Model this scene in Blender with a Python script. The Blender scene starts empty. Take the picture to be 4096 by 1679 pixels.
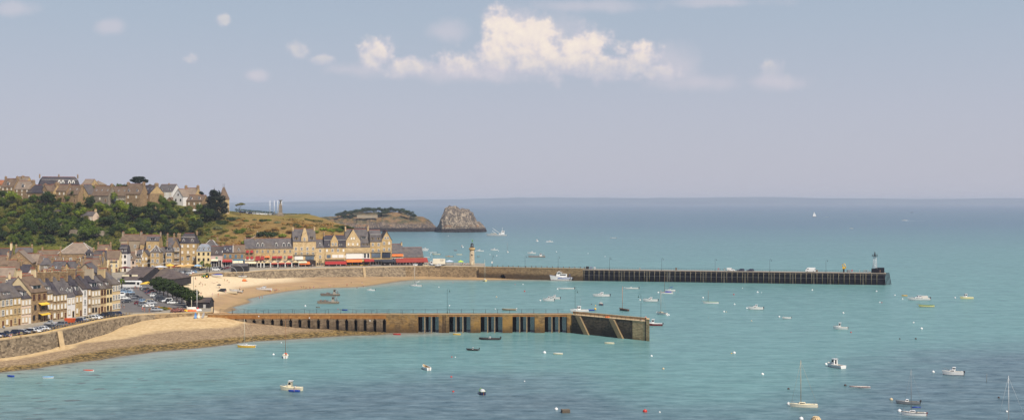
import bpy, bmesh, math, random
import numpy as np
from mathutils import Vector, Matrix, noise as mnoise
R = math.radians
random.seed(7)
S = bpy.context.scene
COL = S.collection
# ---------------------------------------------------------------- camera geometry
F, YH, HC, CX = 5000.0, 803.0, 50.0, 2048.0      # focal length in photo pixels, horizon row, eye height, centre column
def gp(px, py, z=0.0):                           # point of the level z seen at a photo pixel
    Y = (HC - z) * F / (py - YH)
    return Vector(((px - CX) / F * Y, Y, z))
def dp(px, Y, z=0.0):                            # point at depth Y on a photo column
    return Vector(((px - CX) / F * Y, Y, z))
def zp(py, Y): return HC - (py - YH) / F * Y     # height seen at a photo row and depth
def pix(v): return (CX + v[0] / v[1] * F, YH + (HC - v[2]) / v[1] * F)

# ---------------------------------------------------------------- objects
def tag(o, label=None, cat=None, group=None, kind=None):
    if label: o['label'] = label
    if cat: o['category'] = cat
    if group: o['group'] = group
    if kind: o['kind'] = kind
    return o
def empty(name, loc, rz=0.0, label=None, cat=None, group=None, sc=1.0):
    o = bpy.data.objects.new(name, None); COL.objects.link(o)
    o.location = loc; o.rotation_euler = (0, 0, rz); o.scale = (sc, sc, sc)
    return tag(o, label, cat, group)
def inst(me, name, parent=None, loc=(0, 0, 0), rz=0.0, sc=(1, 1, 1), mats=None):
    o = bpy.data.objects.new(name, me); COL.objects.link(o)
    o.parent = parent; o.location = loc; o.rotation_euler = (0, 0, rz); o.scale = sc
    if mats:
        for i, m in enumerate(mats):
            if m is not None:
                o.material_slots[i].link = 'OBJECT'; o.material_slots[i].material = m
    return o
class MB:                                         # collects faces of one mesh
    def __init__(s): s.v = []; s.f = []; s.m = []; s.sm = []; s.M = Matrix()
    def add(s, vs, fs, mi=0, smooth=False):
        b = len(s.v); M = s.M
        s.v.extend([tuple(M @ Vector(v)) for v in vs])
        s.f.extend([tuple(b + i for i in f) for f in fs]); s.m.extend([mi] * len(fs)); s.sm.extend([smooth] * len(fs))
        return s
    def box(s, x0, x1, y0, y1, z0, z1, mi=0):
        return s.add([(x0,y0,z0),(x1,y0,z0),(x1,y1,z0),(x0,y1,z0),(x0,y0,z1),(x1,y0,z1),(x1,y1,z1),(x0,y1,z1)],
            [(3,2,1,0),(4,5,6,7),(0,1,5,4),(1,2,6,5),(2,3,7,6),(3,0,4,7)], mi)
    def prism(s, poly, z0, z1, mi=0, top=True, bottom=True):     # poly: counter-clockwise xy
        n = len(poly)
        zt = z1 if hasattr(z1, '__len__') else [z1] * n
        zb = z0 if hasattr(z0, '__len__') else [z0] * n
        vs = [(p[0], p[1], zb[i]) for i, p in enumerate(poly)] + [(p[0], p[1], zt[i]) for i, p in enumerate(poly)]
        fs = [(i, (i+1) % n, n + (i+1) % n, n + i) for i in range(n)]
        if top: fs.append(tuple(range(n, 2*n)))
        if bottom: fs.append(tuple(reversed(range(n))))
        return s.add(vs, fs, mi)
    def tube(s, pts, r, n=6, mi=0, cap=True, smooth=True):
        pts = [Vector(p) for p in pts]; rs = r if hasattr(r, '__len__') else [r] * len(pts)
        vs = []; fs = []
        for i, p in enumerate(pts):
            t = (pts[min(i+1, len(pts)-1)] - pts[max(i-1, 0)]).normalized()
            a = Vector((0, 0, 1)) if abs(t.z) < .9 else Vector((1, 0, 0))
            u = t.cross(a).normalized(); w = t.cross(u)
            for k in range(n):
                c = 2 * math.pi * k / n
                vs.append(p + (u * math.cos(c) + w * math.sin(c)) * rs[i])
        for i in range(len(pts) - 1):
            for k in range(n):
                fs.append((i*n + k, i*n + (k+1) % n, (i+1)*n + (k+1) % n, (i+1)*n + k))
        if cap: fs.append(tuple(reversed(range(n)))); fs.append(tuple((len(pts)-1)*n + k for k in range(n)))
        return s.add(vs, fs, mi, smooth)
    def lathe(s, prof, n=16, mi=0, smooth=True, cx=0, cy=0):
        vs = []; fs = []
        for (r, z) in prof:
            for k in range(n):
                c = 2*math.pi*k/n; vs.append((cx + r*math.cos(c), cy + r*math.sin(c), z))
        for i in range(len(prof)-1):
            for k in range(n): fs.append((i*n+k, i*n+(k+1) % n, (i+1)*n+(k+1) % n, (i+1)*n+k))
        if prof[0][0] > 1e-4: fs.append(tuple(reversed(range(n))))
        if prof[-1][0] > 1e-4: fs.append(tuple((len(prof)-1)*n+k for k in range(n)))
        return s.add(vs, fs, mi, smooth)
    def loft(s, rings, mi=0, smooth=True, closed=True, cap0=True, cap1=True):
        n = len(rings[0]); vs = [p for r in rings for p in r]; fs = []
        for i in range(len(rings)-1):
            for k in range(n if closed else n-1):
                fs.append((i*n+k, i*n+(k+1) % n, (i+1)*n+(k+1) % n, (i+1)*n+k))
        if cap0: fs.append(tuple(reversed(range(n))))
        if cap1: fs.append(tuple((len(rings)-1)*n+k for k in range(n)))
        return s.add(vs, fs, mi, smooth)
    def mesh(s, name, mats):
        me = bpy.data.meshes.new(name); me.from_pydata(s.v, [], s.f)
        for m in (mats if isinstance(mats, (list, tuple)) else [mats]): me.materials.append(m)
        me.polygons.foreach_set('material_index', s.m); me.polygons.foreach_set('use_smooth', s.sm)
        me.update(); bm = bmesh.new(); bm.from_mesh(me)
        bmesh.ops.recalc_face_normals(bm, faces=bm.faces); bm.to_mesh(me); bm.free()
        return me
    def build(s, name, mats, parent=None, **k):
        return inst(s.mesh(name, mats), name, parent, **k)
    def thing(s, name, mats, label, cat, group=None, loc=(0,0,0), rz=0.0):
        return tag(inst(s.mesh(name, mats), name, None, loc, rz), label, cat, group)
def grid_mesh(name, X, Y, Z, mat, attrs=None, smooth=True):
    ny, nx = X.shape
    co = np.stack([X, Y, Z], -1).reshape(-1, 3).astype(np.float32)
    i = np.arange(ny*nx).reshape(ny, nx)
    q = np.stack([i[:-1, :-1], i[:-1, 1:], i[1:, 1:], i[1:, :-1]], -1).reshape(-1, 4)
    me = bpy.data.meshes.new(name)
    me.vertices.add(len(co)); me.vertices.foreach_set('co', co.ravel())
    me.loops.add(q.size); me.loops.foreach_set('vertex_index', q.ravel())
    me.polygons.add(len(q)); me.polygons.foreach_set('loop_start', np.arange(0, q.size, 4)); me.polygons.foreach_set('loop_total', np.full(len(q), 4))
    me.polygons.foreach_set('use_smooth', np.full(len(q), smooth))
    me.update(); me.validate()
    for k, a in (attrs or {}).items():
        at = me.attributes.new(k, 'FLOAT', 'POINT'); at.data.foreach_set('value', np.asarray(a, np.float32).ravel())
    me.materials.append(mat)
    return me
def tps(pts, vals):                               # thin plate interpolation through scattered points
    P = np.array(pts, float); n = len(P); sc = 100.0; P = P / sc
    def U(r2): return np.where(r2 > 1e-12, r2 * np.log(r2 + 1e-20), 0)
    K = U(((P[:, None] - P[None]) ** 2).sum(-1)) + np.eye(n) * 0.002
    A = np.zeros((n+3, n+3)); A[:n, :n] = K; A[:n, n] = 1; A[:n, n+1:] = P; A[n, :n] = 1; A[n+1:, :n] = P.T
    V = np.array(vals, float); V = V[:, None] if V.ndim == 1 else V
    w = np.linalg.solve(A, np.vstack([V, np.zeros((3, V.shape[1]))]))
    def ev(x, y):
        x = np.asarray(x, float) / sc; y = np.asarray(y, float) / sc; sh = x.shape; x = x.ravel(); y = y.ravel()
        out = np.zeros((len(x), V.shape[1]))
        for i in range(0, len(x), 20000):
            q = np.stack([x[i:i+20000], y[i:i+20000]], -1)
            out[i:i+20000] = U(((q[:, None] - P[None]) ** 2).sum(-1)) @ w[:n] + w[n] + q @ w[n+1:]
        return out.reshape(sh + (V.shape[1],))
    return ev
def vnoise(x, y, sc, oct=4, seed=0):
    x = np.asarray(x, float); sh = x.shape; xs = x.ravel()/sc; ys = np.asarray(y, float).ravel()/sc
    return np.array([mnoise.fractal((a, b, seed*7.3), 1.0, 2.0, oct) for a, b in zip(xs, ys)]).reshape(sh)

# ---------------------------------------------------------------- materials
class NT:
    def __init__(s, mat):
        s.t = mat.node_tree; s.t.nodes.clear()
    def n(s, ty, **k):
        nd = s.t.nodes.new(ty)
        for a, v in k.items():
            if a.startswith('_'): setattr(nd, a[1:], v)
            else:
                key = int(a[1:]) if a[0] == 'i' and a[1:].isdigit() else a
                tgt = nd.inputs[key]
                if isinstance(v, bpy.types.NodeSocket): s.t.links.new(v, tgt)
                else: tgt.default_value = v
        return nd
    def link(s, a, b): s.t.links.new(a, b)
    def math(s, op, a, b=None, c=None, clamp=False):
        nd = s.t.nodes.new('ShaderNodeMath'); nd.operation = op; nd.use_clamp = clamp
        for i, v in enumerate((a, b, c)):
            if v is None: continue
            if isinstance(v, bpy.types.NodeSocket): s.t.links.new(v, nd.inputs[i])
            else: nd.inputs[i].default_value = v
        return nd.outputs[0]
    def mix(s, f, a, b, blend='MIX'):
        nd = s.t.nodes.new('ShaderNodeMix'); nd.data_type = 'RGBA'; nd.blend_type = blend
        for i, v in ((0, f), (6, a), (7, b)):
            if isinstance(v, bpy.types.NodeSocket): s.t.links.new(v, nd.inputs[i])
            else: nd.inputs[i].default_value = v if i == 0 else c4(v)
        return nd.outputs[2]
    def ramp(s, fac, stops, interp='LINEAR'):
        nd = s.t.nodes.new('ShaderNodeValToRGB'); cr = nd.color_ramp; cr.interpolation = interp
        while len(cr.elements) < len(stops): cr.elements.new(.5)
        for e, (p, c) in zip(cr.elements, stops): e.position = p; e.color = c4(c)
        s.t.links.new(fac, nd.inputs[0]); return nd.outputs[0]
    def step(s, v, a, b):
        nd = s.t.nodes.new('ShaderNodeMapRange'); nd.interpolation_type = 'SMOOTHSTEP'
        s.t.links.new(v, nd.inputs[0]); nd.inputs[1].default_value = a; nd.inputs[2].default_value = b
        return nd.outputs[0]
    def noise(s, vec, scale, detail=3, rough=.55, out=0, dist=0.0):
        nd = s.n('ShaderNodeTexNoise', Scale=scale, Detail=detail, Roughness=rough, Distortion=dist)
        s.t.links.new(vec, nd.inputs['Vector']); return nd.outputs[out]
    def pos(s, scale=(1, 1, 1)):
        g = s.t.nodes.new('ShaderNodeNewGeometry'); 
        if scale == (1, 1, 1): return g.outputs['Position']
        m = s.n('ShaderNodeVectorMath', _operation='MULTIPLY'); s.t.links.new(g.outputs['Position'], m.inputs[0]); m.inputs[1].default_value = scale
        return m.outputs[0]
    def xyz(s, vec):
        nd = s.t.nodes.new('ShaderNodeSeparateXYZ'); s.t.links.new(vec, nd.inputs[0]); return nd.outputs
    def out(s, col, rough=.8, spec=.3, bump=None, bstr=.3, bdist=.1, metal=0.0, extra=None):
        b = s.n('ShaderNodeBsdfPrincipled'); o = s.n('ShaderNodeOutputMaterial'); col = s.mix(1.0, col, (ALB,)*3, 'MULTIPLY')
        for k, v in (('Base Color', col), ('Roughness', rough), ('Specular IOR Level', spec), ('Metallic', metal)):
            if isinstance(v, bpy.types.NodeSocket): s.t.links.new(v, b.inputs[k])
            else: b.inputs[k].default_value = c4(v) if k == 'Base Color' else v
        for k, v in (extra or {}).items(): b.inputs[k].default_value = v
        if bump is not None:
            bn = s.n('ShaderNodeBump', Strength=bstr, Distance=bdist); s.t.links.new(bump, bn.inputs['Height']); s.t.links.new(bn.outputs[0], b.inputs['Normal'])
        s.t.links.new(b.outputs[0], o.inputs[0]); return b
def c4(c): return (c[0], c[1], c[2], 1.0)
def lin(r, g, b):                                 # sRGB 0-255 to linear
    return tuple(((v/255+.055)/1.055)**2.4 if v > 10 else v/255/12.92 for v in (r, g, b))
MATS = {}; ALB = .82                              # photo colours to albedo
def newmat(name):
    m = bpy.data.materials.new(name); m.use_nodes = True; MATS[name] = m; return m, NT(m)
def plain(name, c, rough=.6, var=.12, scale=1.5, spec=.3, metal=0.0, obj=False):
    if name in MATS: return MATS[name]
    m, t = newmat(name)
    if obj: v = t.n('ShaderNodeTexCoord').outputs['Object']
    else: v = t.pos()
    a = t.noise(v, scale, 4); b = t.noise(v, scale*.13, 2)
    k = t.math('ADD', t.math('MULTIPLY', a, .6), t.math('MULTIPLY', b, .4))
    k = t.step(k, .3, .7)
    lo = tuple(x*(1-var) for x in c); hi = tuple(min(1, x*(1+var)) for x in c)
    t.out(t.mix(k, lo, hi), rough, spec, metal=metal); return m
def stone(name, c, c2, scale=1.6, var=.35, stain=(.05, .045, .035), stain_amt=.4, rough=.9, flat=(1, 1, 1.8)):
    m, t = newmat(name); v = t.pos(flat)
    vo = t.n('ShaderNodeTexVoronoi', Scale=scale); t.link(v, vo.inputs['Vector'])
    r = t.xyz(vo.outputs['Color'])[0]
    col = t.mix(r, c, c2)
    n = t.noise(t.pos(), .35, 5, .6)
    col = t.mix(t.math('MULTIPLY', t.step(n, .48, .72), stain_amt), col, stain)
    fine = t.noise(t.pos(), 3.5, 3)
    col = t.mix(t.math('MULTIPLY', t.step(fine, .35, .65), .25), col, tuple(min(1, x*1.5) for x in c))
    t.out(col, rough, .15, vo.outputs['Distance'], .35, .08); return m
# ---------------------------------------------------------------- camera, sun, sky
cam = bpy.data.objects.new('camera', bpy.data.cameras.new('camera')); COL.objects.link(cam); S.camera = cam
cam.location = (0, 0, HC); cam.rotation_euler = (R(90), 0, 0)
cam.data.sensor_width = 36; cam.data.sensor_fit = 'HORIZONTAL'; cam.data.lens = 36 * F / 4096
cam.data.shift_y = -(839.5 - YH) / 4096; cam.data.clip_start = 1; cam.data.clip_end = 120000
SUN_AZ, SUN_EL = R(144), R(50)                    # azimuth clockwise from +Y
sd = Vector((math.sin(SUN_AZ)*math.cos(SUN_EL), math.cos(SUN_AZ)*math.cos(SUN_EL), math.sin(SUN_EL)))
L = bpy.data.lights.new('sun', 'SUN'); L.energy = 5.0; L.angle = R(.53); L.color = (1.0, .93, .82)
sun = bpy.data.objects.new('sun', L); COL.objects.link(sun); sun.rotation_euler = sd.to_track_quat('Z', 'Y').to_euler(); sun.location = (200, -100, 300)
W = bpy.data.worlds.new('World'); S.world = W; W.use_nodes = True
w = NT(W)
sky = w.n('ShaderNodeTexSky', _sky_type='NISHITA', _sun_disc=False, _sun_elevation=SUN_EL, _sun_rotation=SUN_AZ, _air_density=1.0, _dust_density=2.0, _ozone_density=1.5)
dirv = w.n('ShaderNodeTexCoord').outputs['Generated']
dx, dy, dz = w.xyz(dirv)[:3]
# haze veil of the upper air: the same lavender grey all round the horizon, thinning upwards
el = w.math('ARCSINE', dz)
veil = w.ramp(w.math('MULTIPLY', w.math('MAXIMUM', el, 0.0), 1/.6), [(0.0, lin(180,180,192)), (.12, lin(172,176,191)), (.24, lin(160,172,188)), (1.0, lin(66,100,150))])
vs_ = w.n('ShaderNodeMix', _data_type='RGBA'); 
skc = w.n('ShaderNodeVectorMath', _operation='MULTIPLY'); w.link(sky.outputs[0], skc.inputs[0]); skc.inputs[1].default_value = (.100, .098, .094)
clear = base = w.mix(.9, skc.outputs[0], veil)
# clouds, in directions: u and v are the tangents of bearing and height
ysafe = w.math('MAXIMUM', dy, .05)
u = w.math('MULTIPLY', w.math('DIVIDE', dx, ysafe), F/100); v = w.math('MULTIPLY', w.math('DIVIDE', dz, ysafe), F/100)
uv = w.n('ShaderNodeCombineXYZ'); w.link(u, uv.inputs[0]); w.link(v, uv.inputs[1]); uv = uv.outputs[0]
def cloudfield(blobs, dist, seed, sc=.5, det=7, core=1.0):
    off = w.n('ShaderNodeVectorMath', _operation='ADD'); w.link(uv, off.inputs[0]); off.inputs[1].default_value = (seed, seed*.7, seed*1.3)
    cells = w.n('ShaderNodeTexNoise', Scale=sc, Detail=det, Roughness=.58); w.link(off.outputs[0], cells.inputs['Vector'])
    of2 = w.n('ShaderNodeVectorMath', _operation='ADD'); w.link(off.outputs[0], of2.inputs[0]); of2.inputs[1].default_value = (.16, .20, 0)
    cel2 = w.n('ShaderNodeTexNoise', Scale=sc, Detail=min(det, 5), Roughness=.58); w.link(of2.outputs[0], cel2.inputs['Vector'])
    puff = w.math('SUBTRACT', cells.outputs[0], cel2.outputs[0])      # relief toward the sun
    tot = None
    for (px, py, rx, ry) in blobs:
        a = w.math('DIVIDE', w.math('SUBTRACT', u, (px-CX)/100), rx/100); b = w.math('DIVIDE', w.math('SUBTRACT', v, (YH-py)/100), ry/100)
        d = w.math('SUBTRACT', 1.0, w.math('SQRT', w.math('ADD', w.math('MULTIPLY', a, a), w.math('MULTIPLY', b, b))))
        tot = d if tot is None else w.math('SMOOTH_MAX', tot, d, .3)
    return w.math('ADD', w.math('MULTIPLY', w.math('MAXIMUM', tot, -1.5), core), w.math('MULTIPLY', w.math('SUBTRACT', cells.outputs[0], .5), dist)), cells.outputs[0], puff
faint, n0, q0 = cloudfield([(1780,130,120,60),(2080,90,170,90),(2230,130,190,120),(2730,270,150,110),(2330,25,330,40),(2800,330,260,60),(440,105,80,40),(60,35,100,40),(1380,280,200,50),(1880,290,260,60),(1020,305,60,35),(3090,330,160,55),(2900,10,260,30)], 2.0, 3.1, .45, 7)
fa = w.math('MULTIPLY', w.step(faint, .0, .9), .4)
base = w.mix(fa, base, lin(204,196,203))
dense, n1, q1 = cloudfield([(2010,95,110,95),(2110,150,190,140),(2000,235,210,95),(2200,240,300,110),(2330,190,150,110),(2420,270,200,85),(2560,235,120,95),(2640,285,110,50),(1500,225,120,85),(1640,270,150,60),(1830,265,150,70),(1195,205,66,50),(1300,243,74,32),(892,80,44,34),(760,232,48,28),(3085,285,62,70),(3135,330,140,44),(1030,300,62,40)], 2.7, 11.7, 1.05, 9, 1.6)
da = w.math('MULTIPLY', w.math('MULTIPLY', w.step(dense, .1, .9), w.math('ADD', .45, w.math('MULTIPLY', w.step(w.math('ADD', v, w.math('MULTIPLY', n1, 1.2)), 5.4, 6.8), .5))), w.math('ADD', .4, w.math('MULTIPLY', w.step(w.math('ABSOLUTE', w.math('SUBTRACT', u, 1.5)), 9.5, 6.0), .52)))
lum = w.math('ADD', w.math('MULTIPLY', w.step(dense, .1, 1.4), .45), w.math('ADD', .18, w.math('MULTIPLY', q1, 1.25)))
low = w.step(w.math('ADD', v, w.math('MULTIPLY', n1, 1.6)), 5.6, 7.2)      # flat bases stay in their own shade
lum = w.math('MULTIPLY', lum, w.math('ADD', .5, w.math('MULTIPLY', low, .7)), clamp=True)
ccol = w.ramp(lum, [(0.0, lin(186,184,198)), (.3, lin(205,198,203)), (.6, lin(226,213,205)), (1.0, lin(236,223,208))])
base = w.mix(da, base, ccol)
bg = w.n('ShaderNodeBackground', Strength=1.0); w.link(base, bg.inputs[0])
bg0 = w.n('ShaderNodeBackground', Strength=1.0); w.link(clear, bg0.inputs[0])
part = w.math('MULTIPLY', w.math('GREATER_THAN', dy, .75), w.math('MULTIPLY', w.math('GREATER_THAN', dz, .02), w.math('LESS_THAN', dz, .24)))   # the quarter of the sky that has clouds
ms = w.n('ShaderNodeMixShader'); w.link(part, ms.inputs[0]); w.link(bg0.outputs[0], ms.inputs[1]); w.link(bg.outputs[0], ms.inputs[2])
wo = w.n('ShaderNodeOutputWorld'); w.link(ms.outputs[0], wo.inputs[0]); W.cycles.sampling_method = 'MANUAL'; W.cycles.sample_map_resolution = 512
S.view_settings.view_transform = 'Standard'; S.view_settings.look = 'None'; S.view_settings.gamma = 1; S.view_settings.exposure = 0.25
S.render.engine = 'CYCLES'
S.cycles.use_denoising = True; S.cycles.max_bounces = 5; S.cycles.diffuse_bounces = 2; S.cycles.glossy_bounces = 2; S.cycles.transparent_max_bounces = 6
S.cycles.volume_bounces = 0; S.cycles.caustics_reflective = False; S.cycles.caustics_refractive = False; S.cycles.sample_clamp_indirect = 4
# ---------------------------------------------------------------- the air
def haze_box(density, col):
    b = MB(); b.box(-42000, 42000, -80, 62000, -9, 112)
    m, t = newmat('haze_air'); pv = t.n('ShaderNodeVolumePrincipled', Density=density); pv.inputs['Color'].default_value = c4(col); pv.inputs['Anisotropy'].default_value = 0.0
    m.cycles.homogeneous_volume = True; pv.inputs['Density Attribute'].default_value = ''
    o = t.n('ShaderNodeOutputMaterial'); t.link(pv.outputs[0], o.inputs['Volume'])
    tag(b.build('haze', m), kind='stuff')
haze_box(0.000068, (.74, .80, .93))
# ---------------------------------------------------------------- beach
BP = []                                            # (point, z, zone)
def bc(px, py, z, s): p = gp(px, py, z); BP.append(((p.x, p.y), z, s))
def bd(px, Y, z, s): p = dp(px, Y); BP.append(((p.x, p.y), z, s))
for px, py in ((-300,1520),(0,1487),(200,1462),(400,1437),(600,1408),(800,1390),(1000,1365),(1180,1355),(1400,1340),(1550,1332),(1700,1331),
               (928,1228),(998,1207),(990,1195),(1054,1180),(1124,1168),(1194,1158),(1299,1151),(1420,1147),(1500,1138),(1575,1127),(1659,1118),(1800,1118),(1940,1119),(2200,1119),(2335,1119)): bc(px, py, 0, 0)
for a in ((-300,1475,1.8,1),(0,1431,2.0,1),(240,1383,2.6,1),(400,1345,2.6,1),(500,1305,4.2,1),(590,1272,5.6,1),(750,1268,5.9,1),(850,1262,5.9,1),(900,1270,5.7,.9),(1000,1290,3.8,.62),(1100,1300,2.9,.45),(1300,1315,1.46,.28),(1500,1325,.5,.1),
          (600,1325,2.9,.7),(600,1370,1.3,.32),(300,1376,2.1,.68),(0,1441,1.7,.66),(0,1466,.85,.3),(300,1412,1.1,.3),(900,1310,3.0,.65),(1000,1332,1.7,.38),(800,1300,4.0,.78),(800,1348,1.8,.38),(1200,1335,.7,.2),
          (0,1600,-1.5,-.8),(600,1500,-1.6,-.8),(1200,1450,-2.5,-1),(1700,1400,-3,-1),(2200,1345,-3,-1),(0,1679,-2,-1),(1300,1370,-.8,-.4),(800,1440,-1.0,-.5),(300,1500,-.8,-.4),
          (872,1250,.4,.1),(845,1238,5.5,.75),(640,1125,6.6,1),(700,1113,6.5,1),(800,1106,6.0,1),(850,1108,5.2,1),(950,1105,4.8,1),(1000,1109,3.6,1),(750,1112,6.2,1),(1050,1110,2.6,.85),(1150,1112,2.3,.72),(1300,1110,1.9,.5),(1500,1107,1.3,.36),(1650,1106,.9,.3),(1950,1110,.5,.25),(2330,1114,.3,.2),
          (900,1130,3.2,1),(800,1160,4.2,1),(900,1165,2.6,.78),(1000,1150,1.9,.55),(850,1200,2.6,.55),(1100,1140,1.5,.5),(1000,1130,2.5,.85),(880,1225,1.4,.25),
          (1200,1200,-1.5,-.8),(1000,1240,-1.2,-.6),(1500,1170,-2,-1),(1800,1138,-1.2,-.6),(2200,1142,-2,-1),(2600,1140,-3,-1)): bc(*a)
for a in ((0,389,2.0,1),(-300,362,1.8,1),(240,416,2.5,1),(400,450,2.5,1),(500,467,4.1,1),(590,482,5.5,1),(700,492,6.3,1),(900,492,2.6,.6),(1000,492,.8,.2),(1200,492,-1,-.5),(1500,492,-2.5,-1),(300,560,6.5,1),(200,700,6.5,1),(700,760,6.5,1),(1000,815,5.5,1),(1500,850,5,1),(2300,815,-1,-.5),(2000,840,-1,-.5)): bd(*a)
beach_ev = tps([p for p, z, s in BP], [(z, s) for p, z, s in BP])
def beach_z(x, y):
    r = beach_ev(np.array([x]), np.array([y]))[0]; return float(min(6.7, max(-4, r[0])))
xs = np.arange(-250, 76, 1.8); ys = np.arange(335, 836, 1.8)
X, Y = np.meshgrid(xs, ys); e = beach_ev(X, Y)
Zb = np.clip(e[..., 0], -4, 6.7); Sb = np.clip(e[..., 1], -1, 1)
Zb += vnoise(X, Y, 7, 3) * .10 * (Zb > -.3)
fore = 1 - np.clip((Y - 474) / 4 + (X < -118) * 0, 0, 1)
m, t = newmat('beach_sand'); p = t.pos()
zone = t.n('ShaderNodeAttribute', _attribute_name='zone').outputs['Fac']; fo = t.n('ShaderNodeAttribute', _attribute_name='fore').outputs['Fac']
st = t.pos((.35, 1, 1))
n1 = t.noise(p, .09, 5, .6); n2 = t.noise(p, .8, 5, .65); n3 = t.noise(st, .3, 5, .6); n4 = t.noise(p, 3.0, 4, .7)
z = t.math('ADD', zone, t.math('MULTIPLY', t.math('SUBTRACT', n3, .5), .22))
dry = t.mix(t.step(n2, .3, .7), lin(190,160,114), lin(216,188,144))
dry = t.mix(t.math('MULTIPLY', t.step(n3, .54, .62), .5), dry, lin(176,143,100))
wet = t.mix(t.step(n1, .35, .65), lin(186,152,110), lin(168,138,102))
alg = t.mix(t.step(n2, .4, .6), lin(146,126,72), lin(168,140,92))
inner = t.mix(t.step(z, .52, .80), wet, t.mix(t.step(n2, .3, .7), lin(218,190,148), lin(238,216,178)))
inner = t.mix(t.math('MULTIPLY', t.step(z, .34, .10), t.math('MULTIPLY', t.step(n2, .42, .6), .75)), inner, alg)
spk = t.n('ShaderNodeTexVoronoi', Scale=1.3); t.link(p, spk.inputs['Vector'])
grav = t.mix(t.xyz(spk.outputs['Color'])[0], lin(132,110,84), lin(186,160,124))
grav = t.mix(t.step(n4, .45, .6), grav, lin(136,112,86))
weed = t.mix(t.step(n2, .44, .56), lin(74,60,32), lin(158,130,78))
weed = t.mix(t.math('MULTIPLY', t.step(n4, .5, .6), .5), weed, lin(54,44,26))
outer = t.mix(t.step(z, .60, .72), grav, dry)
outer = t.mix(t.step(z, .32, .18), outer, weed)
col = t.mix(fo, inner, outer)
col = t.mix(t.math('MULTIPLY', t.step(zone, .08, .0), .5), col, lin(112,98,78))
t.out(col, .9, .2, n2, .5, .15)
beach = tag(inst(grid_mesh('beach', X, Y, Zb, m, {'zone': Sb, 'fore': fore}), 'beach'), kind='structure')

# ---------------------------------------------------------------- sea
xs = np.concatenate([-np.geomspace(40000, 270, 26), np.arange(-250, 76, 3.0), np.geomspace(90, 40000, 26)])
ys = np.concatenate([[-70, 60, 150, 220, 280, 320], np.arange(336, 836, 3.0), np.geomspace(850, 60000, 40)])
X, Y = np.meshgrid(xs, ys)
e = beach_ev(np.clip(X, -250, 75), np.clip(Y, 335, 835))
depth = -np.clip(e[..., 0], -6, 6)
far = np.maximum(np.maximum(X - 75, 0), np.maximum(335 - Y, Y - 835)).clip(0)
depth = np.where(far > 0, np.maximum(depth, np.minimum(2.2 + far/20, 6)), depth)
depth = np.where((Y < 335) & (X < -60), np.clip(1.2 + (X + 130)/60, .9, 3), depth)
m, t = newmat('sea_water'); p = t.pos(); P = t.xyz(p)
de = t.n('ShaderNodeAttribute', _attribute_name='depth').outputs['Fac']
wv = t.pos((.30, 1.0, 1)); big = t.noise(t.pos((.25, 1, 1)), .012, 4, .6)
rip = t.noise(t.pos((.55, 1.0, 1)), .27, 5, .72); rip2 = t.noise(wv, .13, 4, .6)
teal = t.mix(t.step(rip2, .3, .7), lin(74,126,121), lin(92,144,138))
# far water is deeper and bluer
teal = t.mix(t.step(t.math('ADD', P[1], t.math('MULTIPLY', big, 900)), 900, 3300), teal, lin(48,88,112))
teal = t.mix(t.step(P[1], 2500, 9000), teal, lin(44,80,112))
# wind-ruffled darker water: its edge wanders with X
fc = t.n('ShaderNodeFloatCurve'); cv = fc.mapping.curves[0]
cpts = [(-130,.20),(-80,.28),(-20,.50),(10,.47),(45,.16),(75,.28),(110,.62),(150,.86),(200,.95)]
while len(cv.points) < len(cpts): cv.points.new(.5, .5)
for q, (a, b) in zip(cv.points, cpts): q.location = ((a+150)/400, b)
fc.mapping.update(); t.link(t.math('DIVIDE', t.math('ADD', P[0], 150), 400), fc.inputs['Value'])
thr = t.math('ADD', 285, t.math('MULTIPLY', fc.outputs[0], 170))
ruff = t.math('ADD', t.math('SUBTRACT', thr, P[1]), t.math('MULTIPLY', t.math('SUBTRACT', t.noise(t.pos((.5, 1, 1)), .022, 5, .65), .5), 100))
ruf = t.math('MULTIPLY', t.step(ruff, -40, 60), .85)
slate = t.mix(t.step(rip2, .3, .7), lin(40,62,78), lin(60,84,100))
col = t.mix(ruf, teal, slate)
# weed beds in the shallows at the foot of the beach
wb = t.noise(t.pos((.5, 1, 1)), .26, 4, .55)
wmask = t.math('MULTIPLY', t.step(wb, .60, .65), t.step(P[0], -62, -100))
wmask = t.math('MULTIPLY', wmask, t.step(P[1], 420, 370))
col = t.mix(t.math('MULTIPLY', t.step(de, 2.4, .5), .5), col, lin(122,150,140))
shal = t.mix(t.step(de, .1, 1.3), lin(140,148,134), col)
shal = t.mix(t.step(de, .0, .3), lin(128,114,90), shal)
col = t.mix(t.math('MULTIPLY', wmask, .75), shal, lin(56,54,50))
rp = t.math('MULTIPLY', t.math('SUBTRACT', rip, .5), t.math('ADD', 1.3, t.math('MULTIPLY', ruf, 1.3)))
col = t.mix(t.math('ADD', .5, rp, clamp=True), t.mix(.5, col, (0.01,.03,.04)), t.mix(.2, col, (.6,.72,.74)))  # pale glints and dark faces of the ripples are painted into the colour
d = t.n('ShaderNodeBsdfDiffuse'); t.link(col, d.inputs[0])
g = t.n('ShaderNodeBsdfGlossy', Roughness=.16); g.inputs[0].default_value = (.86, .92, .96, 1)
hgt = t.math('ADD', t.math('MULTIPLY', t.noise(wv, .9, 4, .6), .6), t.math('MULTIPLY', t.noise(wv, .22, 3, .5), 1.2))
bn = t.n('ShaderNodeBump', Strength=.55, Distance=.5); t.link(hgt, bn.inputs['Height'])
t.link(bn.outputs[0], g.inputs['Normal']); t.link(bn.outputs[0], d.inputs['Normal'])
lw = t.n('ShaderNodeFresnel', IOR=1.33)
mx = t.n('ShaderNodeMixShader'); t.link(t.math('MINIMUM', t.math('MULTIPLY', lw.outputs[0], .5), .26), mx.inputs[0]); t.link(d.outputs[0], mx.inputs[1]); t.link(g.outputs[0], mx.inputs[2])
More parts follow.
